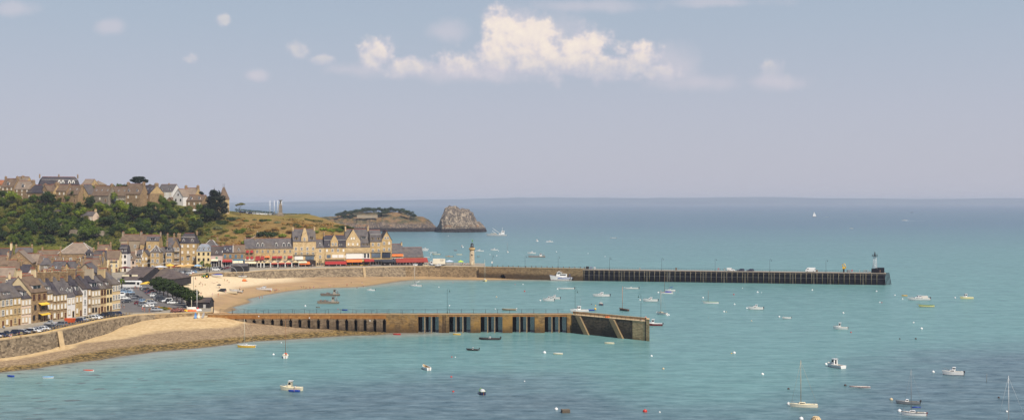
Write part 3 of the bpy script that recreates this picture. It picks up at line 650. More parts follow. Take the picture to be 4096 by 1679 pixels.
rowA(240, 268, 9.0, 5.8, 'brown stone quay house with a steep grey roof, white shutters', wall='brown', roof='slate', wn=2, win='s', dorm=1, dsz=(1.1, 1.2), chim='R', chw=3.2, chh=2.0, red=False)
rowA(268, 301, 7.8, 6.4, 'white rendered quay house with twin white dormers', wall='white', roof='slate', floors=2, wn=[2, 2], win='s', dorm=2, dsz=(1.2, 2.0), chim='R', chw=2.8, chh=2.2, door='d')
rowA(301, 330, 8.2, 6.6, 'tan stone quay house with navy roof and single white dormer', wall='stone', roof='blue', floors=2, wn=2, win='s', dorm=1, dsz=(1.6, 2.0), dstyle='s', chim='R', chw=3.0, chh=2.4, red=False)
rowA(330, 349, 9.8, 4.4, 'narrow white quay house with a dark brown hipped dormer roof', wall='white', roof='dark', wn=1, win='w', chim='', door=None)
rowA(349, 366, 9.8, 4.8, 'narrow brown stone quay house squeezed beside the narrow white one', wall='brown', roof='blue', wn=1, win='s', chim='R', chw=2.6, chh=1.6, door=None)
rowA(366, 402, 9.2, 4.8, 'grey and white quay house with a rank of three long windows', wall='beige', roof='blue', wn=3, win=['k', 's', 's'], dorm=1, dsz=(3.2, 1.7), dstyle='s', chim='R', chw=3.2, chh=2.6, red=False)
rowA(402, 425, 9.2, 4.6, 'tan stone quay house with brown wooden windows', wall='lit', roof='slate', wn=2, win='o', dorm=1, dsz=(1.3, 1.6), dstyle='s', chim='', red=False)
rowA(425, 449, 9.2, 4.8, 'yellow rendered quay house with green shutters', wall='yellow', roof='dark', wn=2, win='k', dorm=1, dsz=(1.2, 1.6), dstyle='s', chim='R', chw=3.0, chh=2.0, cwall='ochre', red=False)
a14 = rowA(449, 481, 10.4, 4.6, 'ochre corner house with a grey hipped roof at the end of the quay row', wall='ochre', roof='slate', kind='hip', wn=3, win='w', chim='', side='R', red=False, door=None, short='ochre corner house')
# ---------------------------------------------------------------- roofs of the old town behind the quay
GT = 'old town houses behind the quay'
def T(px0, px1, Y0, rot, eave, ridge, label, **k):
    d = k.setdefault('d', 9.0); a = dp(px0, Y0); c = rowpt(a, Vector((math.cos(R(rot)), math.sin(R(rot)), 0)), px1); Ym = (a.y+c.y)/2; k.setdefault('group', GT)
    zb = k.pop('zb', ZQ); dir_ = (c-a).normalized(); yr = Ym + d/2*dir_.x
    if k.get('kind') == 'cross': yr = Ym
    return house(label, a, c, zb, zp(eave, Ym), zp(ridge, yr), **k)
T(-25, 40, 640, 8, 1040, 994, 'navy slate roofed house with a cream chimney in the old town', wall='brown', roof='blue', chim='R', cwall='cream', chh=2.6, wn=2)
T(20, 128, 610, 14, 1052, 1003, 'huge blank brown gable wall in the middle of the old town', wall='brown', roof='pale', kind='cross', chim='', wn=0, floors=2, d=16)
T(92, 150, 628, -6, 1060, 1015, 'pale roofed house leaning on the huge brown gable', wall='conc', roof='pale', chim='', wn=2, d=10)
T(136, 168, 660, 10, 1030, 1004, 'small gabled house with white roof edges in the old town', wall='stone', roof='pale', kind='cross', chim='', wn=1, edge='w', floors=2)
T(164, 244, 690, 16, 1026, 1001, 'low brown house with long red ridge below the dark trees', wall='brown', roof='brown', chim='LR', wn=3, floors=2)
T(150, 236, 620, 6, 1055, 1022, 'brown roofed house with white skylight boxes behind the small tower roof', wall='stone', roof='brown', chim='R', wn=3, sky=2)
T(-30, 30, 560, 12, 1060, 1024, 'brown roofed house with stained chimney at the town edge', wall='conc', roof='brown', chim='LR', wn=2)
T(24, 78, 560, 20, 1075, 1040, 'brown stone house with broad chimney below the huge gable', wall='brown', roof='brown', chim='LR', chw=2.4, wn=2)
T(70, 112, 570, 5, 1094, 1058, 'navy roofed house with white chimney caps in the old town', wall='grey', roof='blue', chim='L', wn=2, red=False)
T(98, 148, 545, 14, 1108, 1074, 'half timbered white gable with brown struts among the roofs', wall='white', roof='brown', kind='cross', chim='', wn=0, floors=2, gable=2, edge='w')
T(182, 290, 560, -10, 1102, 1045, 'broad grey slate roof with a small cross gable and skylights', wall='grey', roof='slate', chim='LR', sky=2, wn=3, d=11)
T(248, 286, 548, 18, 1085, 1050, 'small navy gable in front of the broad grey roof', wall='stone', roof='blue', kind='cross', chim='', wn=1, floors=2)
T(146, 192, 540, -14, 1110, 1080, 'tan gabled house with mossy chimney beside the white struts', wall='stone', roof='brown', kind='cross', chim='', wn=1, floors=2)
T(64, 176, 520, 10, 1124, 1094, 'brown walled house with orange moss along its red ridge', wall='brown', roof='brown', chim='LR', cwall='ochre', wn=3)
T(-30, 50, 500, 8, 1110, 1070, 'yellow gabled house with grey roof at the edge of the old town', wall='yellow', roof='pale', chim='L', wn=2)
T(-35, 22, 470, 22, 1150, 1108, 'orange rendered house with a white window behind the quay row', wall='ochre', roof='brown', chim='L', wn=2)
T(26, 72, 490, 12, 1146, 1112, 'cream house with narrow balconies behind the quay row', wall='cream', roof='slate', chim='L', wn=2)
T(74, 192, 484, 6, 1142, 1113, 'long blue grey roof with a red ridge right behind the quay', wall='grey', roof='slate', chim='LR', wn=4)
T(192, 262, 500, 16, 1140, 1100, 'grey roofed house under four tall brown chimneys behind the quay', wall='brown', roof='slate', chim='LR', chw=3.2, chh=2.4, wn=3)
T(186, 236, 530, -8, 1115, 1082, 'small brown house with double chimney in front of the broad grey roof', wall='brown', roof='blue', chim='LR', wn=2)
T(272, 410, 525, 8, 1118, 1054, 'large bare grey gable with an orange stain near the market', wall='conc', roof='slate', kind='cross', chim='', wn=0, floors=2, d=12, short='large bare grey gable')
T(388, 440, 520, 14, 1116, 1074, 'brown gable stack house joined to the bare grey gable', wall='brown', roof='brown', chim='LR', chw=3, wn=2)
T(250, 300, 520, -6, 1122, 1080, 'dark brown walled house between the broad roof and the grey gable', wall='brown', roof='blue', chim='R', wn=2)
T(330, 400, 575, 10, 1068, 1036, 'brown roofed house with a wide brick chimney behind the grey gable', wall='stone', roof='brown', chim='LR', wn=3)
T(160, 205, 600, 16, 1058, 1028, 'small grey house with a pointed tower roof in the old town', wall='grey', roof='slate', kind='hip', chim='', wn=1)
manor = T(232, 368, 690, 6, 1014, 970, 'large hipped manor house with wide slate roof below the green hillside', wall='brown', roof='pale', kind='hip', chim='', wn=[4, 4], floors=2, d=15, dorm=0, edge='w', short='large hipped manor house', name='manor_house')
T(330, 372, 672, 12, 1030, 996, 'navy roofed wing with a white dormer beside the hipped manor', wall='grey', roof='blue', kind='hip', chim='', wn=2, dorm=1, dsz=(3, 1.8), dstyle='f', red=False)
T(372, 428, 690, 20, 1040, 1002, 'navy roofed house with a long white gutter beside the manor', wall='stone', roof='blue', chim='L', wn=2, dorm=2)
T(366, 410, 640, 5, 1062, 1022, 'stone house with white shutters near the market hall', wall='stone', roof='slate', chim='R', wn=2, win='s')
T(388, 444, 770, 14, 1010, 980, 'pale brown house with a broad chimney at the foot of the trees', wall='stone', roof='brown', chim='LR', chw=3, wn=2)
T(270, 330, 770, -10, 1000, 986, 'low brown house at the foot of the wooded slope', wall='brown', roof='brown', chim='R', wn=2)
T(60, 130, 720, 18, 1010, 990, 'low slate house hidden under the dark wood', wall='brown', roof='slate', chim='LR', wn=2)
# ---------------------------------------------------------------- houses on the harbour street facing the sea
GF = 'houses on the harbour street'
def Fh(px0, px1, Y0, rot, eave, ridge, label, **k): k['group'] = GF; return T(px0, px1, Y0, rot, eave, ridge, label, **k)
f = Fh(416, 476, 745, 4, 1036, 1002, 'cream house with a flowered balcony on the harbour street', wall='yellow', roof='brown', chim='L', chw=2.4, wn=3, win='w', dorm=0); balcony(f, 440, 470, 1043, .8, RED)
f = Fh(477, 508, 752, 4, 1013, 976, 'narrow white house with a mansard roof and twin white dormers', wall='white', roof='blue', kind='mansard', dorm=2, dsz=(1.3, 2.2), dstyle='f', chim='R', wn=2, win=['w', 'k', 'k'], short='narrow white house', door='d')
f = Fh(508, 541, 770, 4, 1040, 1010, 'low pinkish house with a steep brown roof on the harbour street', wall='rose', roof='brown', floors=2, wn=2, win='k', dorm=1)
f = Fh(541, 566, 772, 4, 1030, 998, 'house with white edged slate roof and wide dormer', wall='stone', roof='slate', kind='gable', edge='w', dorm=1, dsz=(2.6, 1.4), dstyle='f', wn=2, win='w', chim='L', floors=2)
f = Fh(564, 592, 774, 4, 1020, 1000, 'stone house with its gable end to the street, two white windows per floor', wall='stone', roof='slate', kind='cross', wn=2, win='s', chim='', floors=2)
f = Fh(601, 640, 770, 4, 1008, 984, 'square stone house with hipped roof and small white dormer', wall='stone', roof='slate', kind='hip', edge='w', dorm=1, wn=2, win='w', chim='', side='L', red=False)
f = Fh(640, 663, 784, 4, 1020, 988, 'slate roofed house with a white box balcony', wall='grey', roof='slate', wn=2, chim='', floors=3); balcony(f, 648, 662, 1040, 1.0, TRIM)
f = Fh(662, 690, 782, 7, 1006, 974, 'stone house with triple white windows beside the balconies', wall='stone', roof='slate', kind='hip', wn=1, win='l', chim='L', dorm=1, dsz=(2.4, 1.5), dstyle='f')
f = Fh(690, 719, 790, 7, 986, 956, 'narrow stone house with three tiers of white balconies', wall='brown', roof='slate', kind='cross', wn=2, win='w', floors=4, chim='LR', chh=3, chw=2.6, short='tiers of white balconies')
for py in (1005, 1032, 1056): balcony(f, 693, 718, py, 1.2, TRIM)
f = Fh(664, 712, 812, 7, 980, 950, 'tall grey roof with dark chimneys behind the white balconies', wall='brown', roof='slate', wn=2, chim='LR', chw=3.2, chh=2.4)
tall = Fh(718, 786, 796, 7, 972, 932, 'tallest square stone house on the street, four storeys, slate mansard', wall='stone', roof='blue', kind='mansard', edge='hip', floors=4, wn=3, win=['s', 'w', 's', 's'], dorm=2, dsz=(1.4, 2.0), chim='R', chw=3, chh=.8, d=13, short='tall square stone house')
balcony(tall, 748, 762, 1020, .9, TRIM)
f = Fh(786, 843, 790, 7, 1004, 974, 'cream yellow house with a zinc mansard and three dormers', wall='yellow', roof='zinc', kind='mansard', edge='hip', floors=3, wn=3, win=['k', 'k', 'k'], dorm=3, dsz=(1.2, 1.6), dstyle='g', chim='', short='cream yellow house')
f = Fh(814, 870, 815, 7, 985, 958, 'stone house with a white hipped edge behind the cream one', wall='brown', roof='slate', kind='hip', edge='w', wn=2, chim='R', chw=2.6, chh=1.2)
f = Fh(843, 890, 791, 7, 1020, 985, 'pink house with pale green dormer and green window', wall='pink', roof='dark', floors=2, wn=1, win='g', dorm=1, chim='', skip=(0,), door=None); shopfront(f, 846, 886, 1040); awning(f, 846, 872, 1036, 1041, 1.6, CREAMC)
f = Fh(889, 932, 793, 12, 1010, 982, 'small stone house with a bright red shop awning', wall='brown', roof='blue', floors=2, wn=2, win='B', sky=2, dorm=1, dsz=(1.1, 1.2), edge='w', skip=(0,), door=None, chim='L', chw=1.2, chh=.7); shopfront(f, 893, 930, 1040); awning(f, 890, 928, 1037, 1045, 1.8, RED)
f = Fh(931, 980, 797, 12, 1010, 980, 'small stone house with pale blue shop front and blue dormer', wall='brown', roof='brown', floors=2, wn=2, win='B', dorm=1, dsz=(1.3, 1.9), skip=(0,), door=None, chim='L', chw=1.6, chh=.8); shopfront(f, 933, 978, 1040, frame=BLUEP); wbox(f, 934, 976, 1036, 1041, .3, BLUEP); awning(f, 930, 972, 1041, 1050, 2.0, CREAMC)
PF = dp(979, 803); DF = Vector((math.cos(R(15)), math.sin(R(15)), 0))
def G(px0, px1, eave, ridge, label, **k):
    k.setdefault('d', 11.0); a, c = rowpt(PF, DF, px0), rowpt(PF, DF, px1); k['group'] = GF; Ym = (a.y+c.y)/2
    yr = Ym + (0 if k.get('kind') == 'cross' else k['d']/2*DF.x); return house(label, a, c, ZQ, zp(eave, Ym), zp(ridge, yr), **k)
f = G(979, 1018, 993, 954, 'stone house with four red window awnings and white fascia', wall='brown', roof='slate', floors=3, wn=2, win=['k', 'k', 'k'], skip=(0,), door=None, chim='L', chw=1.6, chh=.8, short='red window awnings')
for px in (990, 1007):
    for py in (1000, 1025): awning(f, px-5, px+5, py, py+9, 1.1, RED, .2)
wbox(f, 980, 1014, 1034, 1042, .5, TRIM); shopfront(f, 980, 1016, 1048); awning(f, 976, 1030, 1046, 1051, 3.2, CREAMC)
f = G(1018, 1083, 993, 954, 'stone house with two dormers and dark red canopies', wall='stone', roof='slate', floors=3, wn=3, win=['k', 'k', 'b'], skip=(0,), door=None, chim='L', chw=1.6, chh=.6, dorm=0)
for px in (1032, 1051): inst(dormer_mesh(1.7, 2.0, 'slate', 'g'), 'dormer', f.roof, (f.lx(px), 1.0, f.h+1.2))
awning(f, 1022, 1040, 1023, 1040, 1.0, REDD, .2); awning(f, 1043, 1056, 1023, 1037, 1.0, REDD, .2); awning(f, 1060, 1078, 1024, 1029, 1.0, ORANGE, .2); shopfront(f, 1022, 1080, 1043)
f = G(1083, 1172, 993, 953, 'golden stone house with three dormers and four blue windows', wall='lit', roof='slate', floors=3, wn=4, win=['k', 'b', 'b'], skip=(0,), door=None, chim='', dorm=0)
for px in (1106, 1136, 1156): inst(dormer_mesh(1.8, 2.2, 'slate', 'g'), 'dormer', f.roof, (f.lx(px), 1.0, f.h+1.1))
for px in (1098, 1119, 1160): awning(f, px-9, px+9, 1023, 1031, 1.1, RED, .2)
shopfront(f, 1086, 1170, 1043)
big = G(1172, 1264, 965, 916, 'tall golden stone house with a shaped central gable, beside the low terraces', wall='lit', gwall='brown', roof='slate', floors=5, wn=4, win=['k', 'L', 'w', 'w', 'w'], skip=(0, 1, 4), door=None, chim='LR', chh=1.2, chw=2.4, d=14, short='tall house with the shaped gable')
def front_gable(H, px0, px1, pye, pya, mat, name='gable', roof='blue', depth=5.0, flat=False):
    x0, x1 = H.lx(px0), H.lx(px1); ze, za = H.lz(pye), H.lz(pya); b = MB(); xm = (x0+x1)/2; zb = min(H.h-.5, ze)
    if flat: pts = [(x0, zb), (x1, zb), (x1, ze), (xm+.9, za-1.2), (xm+.5, za), (xm-.5, za), (xm-.9, za-1.2), (x0, ze)]
    else: pts = [(x0, zb), (x1, zb), (x1, ze), (xm, za), (x0, ze)]
    n = len(pts); b.add([(p, -.12, q) for p, q in pts] + [(p, .5, q) for p, q in pts], [tuple(range(n)), tuple(reversed(range(n, 2*n)))] + [(i, n+i, n+(i+1) % n, (i+1) % n) for i in range(n)], 0)
    dd = min(depth, H.d/2)
    for s_, xe in ((-1, x0), (1, x1)): b.add([(xm, .1, za-.15), (xe+s_*.2, .1, ze-.25), (xe+s_*.2, dd*.6, ze-.25), (xm, dd+1.5, za-.15)], [(0,1,2,3)], 1)
    return b.build(name, [mat, ROOF[roof]], H.root)
front_gable(big, 1205, 1232, 950, 912, WALL['lit'], flat=True); awin(big, 1218, 956, 'w', .95, -.12)
for px in (1187, 1249): inst(dormer_mesh(1.6, 2.0, 'blue', 'q'), 'dormer', big.roof, (big.lx(px), .8, big.h+.8))
balcony(big, 1176, 1262, 1017, 1.0); wbox(big, 1178, 1212, 1024, 1038, .4, SHUT, 'shutter'); wbox(big, 1222, 1256, 1024, 1038, .4, GLASSL, 'shop_window'); shopfront(big, 1174, 1262, 1042, frame=DARKP)
awning(big, 1196, 1238, 1045, 1054, 3.6, ORANGE); awning(big, 1192, 1226, 1043, 1048, 3.4, CREAMC)
f = G(1264, 1297, 990, 958, 'narrow three storey stone house with one dormer, beside the shaped gable', wall='lit', roof='slate', floors=3, wn=1, win=['k', 'w', 'w'], dorm=1, dsz=(1.5, 2.0), chim='', skip=(0,)); balcony(f, 1276, 1288, 1042, .8); shopfront(f, 1266, 1295, 1050, frame=QUOIN)
ma = G(1297, 1385, 989, 940, 'stone house with slate mansard and a pointed middle gable', wall='stone', roof='blue', kind='mansard', floors=3, wn=4, win=['k', 'L', 'sww'], skip=(0,), door=None, chim='L', chh=1.6, chw=3, dorm=2, dsz=(1.6, 2.2), dstyle='f', d=12)
front_gable(ma, 1322, 1352, 964, 936, WALL['stone']); awin(ma, 1331, 976, 'w', .9, -.12); awin(ma, 1343, 976, 'w', .9, -.12); wbox(ma, 1301, 1378, 1008, 1036, .7, WALL['ochre'], 'bay'); wbox(ma, 1306, 1322, 1018, 1031, .8, GLASSL, 'shop_window'); wbox(ma, 1328, 1350, 1018, 1030, .8, SHUT, 'shutter'); wbox(ma, 1353, 1374, 1018, 1030, .8, SHUT, 'shutter')
shopfront(ma, 1299, 1384, 1044, frame=DARKP); awning(ma, 1299, 1385, 1043, 1054, 3.2, RED)
gb = G(1384, 1480, 987, 917, 'golden stone house with the widest gable front and white shop floor', wall='lit', roof='slate', floors=4, wn=5, win=['k', 's', 's', 's'], skip=(0, 1, 3), door=None, chim='LR', chh=1.8, chw=2.6, d=14, short='widest gable front')
front_gable(gb, 1384, 1441, 962, 917, WALL['lit'], depth=7)
for px in (1406, 1416): awin(gb, px, 953, 's', .85, -.12)
for px in (1394, 1412, 1430): awin(gb, px, 976, 's', .9, -.12)
for px in (1456, 1471): inst(dormer_mesh(1.5, 2.1, 'slate', 'q'), 'dormer', gb.roof, (gb.lx(px), .5, gb.h+.3))
inst(dormer_mesh(3.0, 1.7, 'slate', 's'), 'dormer', gb.roof, (gb.lx(1458), 2.6, gb.h+5.2)); balcony(gb, 1386, 1478, 1010, 1.0); wbox(gb, 1384, 1451, 1012, 1034, .6, SHUT, 'shutter'); wbox(gb, 1452, 1478, 1012, 1034, .5, TRIM, 'bay'); wbox(gb, 1456, 1463, 1014, 1031, .6, GLASS, 'shop_window'); wbox(gb, 1469, 1476, 1014, 1031, .6, GLASS, 'shop_window')
shopfront(gb, 1386, 1478, 1044, frame=YELC); awning(gb, 1385, 1446, 1037, 1045, 3, ORANGE); awning(gb, 1456, 1494, 1036, 1044, 3.4, RED)
f = G(1480, 1526, 966, 919, 'stone house with a slate mansard front and twin arched dormers', wall='stone', roof='slate', kind='mansard', floors=4, wn=2, win=['k', 'l', 'w', 'w'], skip=(0, 1), door=None, chim='', dorm=2, dsz=(1.5, 2.6), dstyle='q', d=12); wbox(f, 1486, 1522, 1012, 1029, .4, GLASSL, 'shop_window'); balcony(f, 1484, 1524, 1008, .8); shopfront(f, 1482, 1524, 1042, frame=TRIM); awning(f, 1480, 1528, 1037, 1042, 3, DARKC)
f = G(1526, 1567, 960, 924, 'tall stone gable at the seaward end with arched windows and navy shop', wall='stone', roof='slate', kind='cross', floors=4, wn=2, win=['k', 'k', 'w', 'ws'], skip=(0, 1), door=None, chim='', gable=2, d=13, short='tall seaward gable'); wbox(f, 1528, 1562, 1010, 1030, .4, plain('navy_front', lin(40,48,66), .5), 'shop_sign'); balcony(f, 1530, 1564, 1007, .8); shopfront(f, 1527, 1566, 1042, frame=DARKP); awning(f, 1526, 1590, 1036, 1045, 3.2, DARKC)
f = G(1566, 1614, 1014, 976, 'low slate roofed house with red upper awning beside the tall gable', wall='lit', roof='slate', floors=2, wn=0, chim='LR', chw=2, chh=.8, d=11, door=None); awning(f, 1568, 1611, 1015, 1023, 1.0, ORANGE, .2); shopfront(f, 1568, 1612, 1032)
f = G(1610, 1694, 1028, 990, 'lowest slate roofed house with a red skylight, last before the pier', wall='lit', roof='slate', floors=1, wn=0, chim='L', chw=2.2, chh=.6, d=13, door=None, short='lowest restaurant'); shopfront(f, 1590, 1696, 1040, posts=9); awning(f, 1582, 1708, 1031, 1046, 4.0, plain('brick_red_canvas', lin(148,58,46), .8, .12))
o_ = MB().box(-1.6, 1.6, -.9, .9, 0, .2).build('skylight', ORANGE, f.roof, loc=(f.lx(1658), 2.9, f.h+2.3)); o_.rotation_euler = (math.atan2(f.r, f.d/2), 0, 0)
# pavilion terraces in front of the restaurants
def pavilion(px0, px1, py_top, py_base, label, red=True, gab=True):
    off = Vector((DF.y, -DF.x, 0))*7.0; P2 = PF + off; a, c = rowpt(P2, DF, px0), rowpt(P2, DF, px1); w_ = (c-a).length; m_ = (a+c)/2
    root = empty('terrace_pavilion', (m_.x, m_.y, ZQ), R(15), label, 'pavilion', 'restaurant pavilions on the promenade'); h = 3.0; r = 1.5
    b = MB(); b.add([(-w_/2-.15, -.2, h-.1), (0, -.2, h+r), (0, 5.5, h+r), (-w_/2-.15, 5.5, h-.1)], [(0,1,2,3)]); b.add([(0, -.2, h+r), (w_/2+.15, -.2, h-.1), (w_/2+.15, 5.5, h-.1), (0, 5.5, h+r)], [(0,1,2,3)]); b.build('roof', ROOF['brown'], root)
    b = MB(); b.add([(-w_/2, -.1, h-.2), (w_/2, -.1, h-.2), (w_/2, -.1, h), (0, -.1, h+r-.1), (-w_/2, -.1, h)], [(0,1,2,3,4)]); b.build('gable', WALL['cream'], root)
    for s_ in (-1, 1): MB().box(s_*(w_/2-.15)-.16, s_*(w_/2-.15)+.16, -.16, .16, 0, h).build('post', TRIM, root)
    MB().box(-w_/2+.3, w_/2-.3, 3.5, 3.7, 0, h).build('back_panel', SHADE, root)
    if red: MB().add([(-w_/2+.2, .0, h-.1), (w_/2-.2, .0, h-.1), (w_/2-.2, -.6, h-.9), (-w_/2+.2, -.6, h-.9)], [(0,1,2,3)]).build('awning', RED, root)
    MB().box(-w_/2+.6, w_/2-.6, .5, 1.4, .72, .78).build('tablecloth', WHITEC, root)
for i, (a_, c_, l_, rd) in enumerate(((1028, 1043, 'pale open pavilion at the western end of the restaurant terraces', False), (1043, 1056, 'narrow pavilion bay without an awning on the terrace', False), (1056, 1083, 'wide gabled pavilion with waiting staff beneath it', False), (1083, 1112, 'gabled terrace pavilion with a red awning next to the lamp post', True), (1112, 1141, 'gabled terrace pavilion with red awning, middle of three', True), (1141, 1167, 'gabled terrace pavilion with red awning beside the glazed one', True), (1167, 1196, 'cream gabled terrace pavilion with glass side screens', False))): pavilion(a_, c_, 0, 0, l_, rd)
# ---------------------------------------------------------------- houses along the crest of the hill
GH = 'houses along the crest of the hill'
def Hh(px0, px1, Y0, rot, base, eave, ridge, label, **k):
    k['group'] = GH; k.setdefault('zb', zp(base, Y0)-1); k.setdefault('deep', 6); k.setdefault('win', 's'); return T(px0, px1, Y0, rot, eave, ridge, label, **k)
Hh(-30, 16, 935, -20, 790, 740, 722, 'orange tiled roof peeping over the crest houses', wall='brown', roof='tile', chim='', wn=2)
Hh(4, 54, 925, -20, 790, 748, 715, 'brown roofed crest house with a slate dormer tower', wall='brown', roof='brown', wn=3, chim='LR', dorm=1, dsz=(2, 2.5))
Hh(50, 100, 935, -20, 785, 738, 708, 'high pale brown roof with a wide orange capped chimney on the crest', wall='stone', roof='pale', wn=3, chim='M', chw=3, chh=.6)
Hh(58, 118, 905, -20, 794, 756, 725, 'grey stone crest house with pointed dormer and big tan chimney', wall='brown', roof='pale', wn=3, win='s', chim='R', chw=3, chh=.6, dorm=1, dsz=(2.2, 2.4))
Hh(106, 166, 898, -20, 796, 771, 739, 'low crest house under a large navy hipped roof', wall='brown', roof='blue', kind='hip', floors=1, wn=3, chim='R', chw=2.6, chh=.4)
Hh(168, 190, 896, -20, 800, 763, 740, 'dark gable with white ground floor on the crest', wall='dark' if 'dark' in WALL else 'brown', roof='brown', kind='cross', floors=2, wn=[0, 2], win='w', chim='', d=8)
Hh(188, 214, 899, -20, 800, 764, 738, 'brown roofed crest house with a massive tan chimney', wall='stone', roof='brown', wn=1, chim='R', chw=4, chh=1.2)
Hh(213, 264, 900, -20, 800, 764, 740, 'crest house with dark lower floor and slim tan chimney', wall='brown', roof='brown', wn=3, win='s', floors=2, chim='R', chw=2, chh=.3)
lg = Hh(160, 318, 950, 26, 790, 738, 707, 'long slate mansard building with white oval dormers on the skyline', wall='grey', roof='blue', kind='mansard', edge='hip', floors=2, wn=6, chim='LMR', cwall='brown', d=14, short='long mansard building')
ov = MB()
def ovalwin(px, py):
    b = MB(); n = 14; vo = [(math.cos(2*math.pi*i/n)*1.1, math.sin(2*math.pi*i/n)*2.1) for i in range(n)]
    b.add([(x, 0, z) for x, z in vo] + [(x, .6, z) for x, z in vo], [tuple(range(n))] + [(i, (i+1) % n, n+(i+1) % n, n+i) for i in range(n)], 0)
    b.add([(x*.45, -.06, z*.55) for x, z in vo], [tuple(range(n))], 1); return b.build('oval_dormer', [TRIM, GLASS], lg.roof, loc=(lg.lx(px), .1, lg.lz(py)))
for px in (237, 252, 278, 293): ovalwin(px, 731)
Hh(258, 312, 898, -20, 802, 776, 742, 'broad brown roofed crest house with two small roof lights', wall='brown', roof='brown', wn=2, chim='R', chw=3, chh=.4, sky=2, floors=1, short='broad brown roofed crest house')
Hh(310, 354, 902, -20, 802, 777, 738, 'tan gabled crest house with a single paired window', wall='stone', roof='slate', kind='cross', wn=1, floors=1, gable=1, chim='', sidewin='w')
Hh(326, 364, 960, -20, 760, 738, 718, 'pale brown roof standing above the round green tree', wall='stone', roof='pale', wn=0, chim='')
Hh(360, 396, 968, -20, 760, 738, 724, 'hipped pale brown roof beside the round green tree', wall='stone', roof='pale', kind='hip', wn=0, chim='')
Hh(366, 433, 900, -20, 802, 782, 744, 'crest house with three white skylights in a wide brown roof', wall='grey', roof='brown', wn=3, win='s', floors=1, sky=3, chim='LR', chw=2.6, chh=1.2, short='house with three white skylights')
f = Hh(430, 502, 902, -20, 812, 783, 747, 'crest house with blue framed conservatory and three skylights', wall='grey', roof='brown', wn=3, floors=1, sky=3, chim='L', chw=2, chh=.6); wbox(f, 452, 470, 786, 806, 1.5, GLASSL, 'conservatory'); balcony(f, 470, 500, 800, 1.4, TRIM)
Hh(496, 562, 898, -20, 822, 775, 736, 'brown stone crest house with two white dormers and white shutters', wall='brown', roof='brown', wn=2, win='s', floors=2, dorm=2, dsz=(1.5, 2.0), chim='LR', chw=2.8, chh=1, short='house with two white dormers')
ends = Hh(551, 599, 905, -30, 826, 774, 742, 'slate roofed stone house whose broad sunlit gable faces the sea', wall='brown', gwall='stone', roof='blue', wn=2, win='w', floors=2, sky=3, chim='R', chw=3.4, chh=1.4, d=14, short='house with the broad sunlit gable')
Hh(628, 690, 985, -15, 800, 766, 738, 'white house with half hipped gable behind the crest', wall='white', roof='slate', kind='gable', wn=3, floors=2, chim='M', chw=1.6, chh=.6, d=13, dorm=2, side='R', short='white half hipped house')
Hh(694, 732, 928, -24, 838, 786, 756, 'white gabled villa with grey roof and balcony', wall='white', roof='pale', kind='cross', wn=2, win='k', floors=2, gable=1, sidewin='k', chim='', d=12, short='white gabled villa')
Hh(728, 780, 934, -20, 832, 778, 752, 'pale roofed wing with brick chimneys behind the white villa', wall='stone', roof='pale', wn=2, chim='LR', cwall='brown', chw=2.6, chh=1.6)
f = Hh(745, 810, 912, -20, 846, 803, 781, 'brown stone house with twin dormers and a white canopy', wall='brown', roof='brown', wn=3, win='s', floors=2, dorm=2, dsz=(1.5, 2), chim='', short='house with the white canopy'); awning(f, 755, 800, 838, 841, 2.4, WHITEC)
f = Hh(660, 696, 940, -20, 822, 806, 790, 'small dark barn beside the white villa', wall='brown', roof='brown', kind='cross', wn=0, floors=1, chim='', d=8)
# manor with pointed turrets
root = empty('turreted_manor', dp(895, 925, 40), R(14), 'tan manor with pointed slate turrets behind the big dark tree', 'manor'); LANDMARK.append(('turreted manor', (895, 800)))
hb = zp(797, 925)-40
MB().box(-9, 4, 0, 10, -8, hb).build('wall', WALL['lit'], root)
b = MB(); z1 = zp(748, 925)-40; b.add([(-3.5, -.4, hb), (4.4, -.4, hb), (4.4, 8, hb), (-3.5, 8, hb), (-.6, 2.5, z1), (.6, 2.5, z1), (.6, 4.5, z1), (-.6, 4.5, z1)], [(0,1,5,4),(1,2,6,5),(2,3,7,6),(3,0,4,7),(4,5,6,7)]); b.add([(-9.3, .2, hb-1), (-3.5, .2, hb-1), (-3.5, 10, hb-1), (-9.3, 10, hb-1), (-6, 5, hb+4), (-4, 5, hb+4)], [(0,1,5,4),(1,2,5),(2,3,4,5),(3,0,4)]); b.build('roof', ROOF['brown'], root)
b = MB(); b.lathe([(1.6, hb-3), (1.6, hb+2), (1.75, hb+2), (.05, hb+8.5), (.03, hb+10)], 10, cx=-6.8, cy=3); b.build('spire', ROOF['dark'], root)
for x in (-.5, .5): MB().tube([(x, 3.5, z1-.2), (x, 3.5, z1+2.6)], .09, 5).build('finial', IRON, root)
for z in (2, 6): 
    for x in (-1.5, 2): inst(WIN['w'], 'window', root, (x, 0, z))
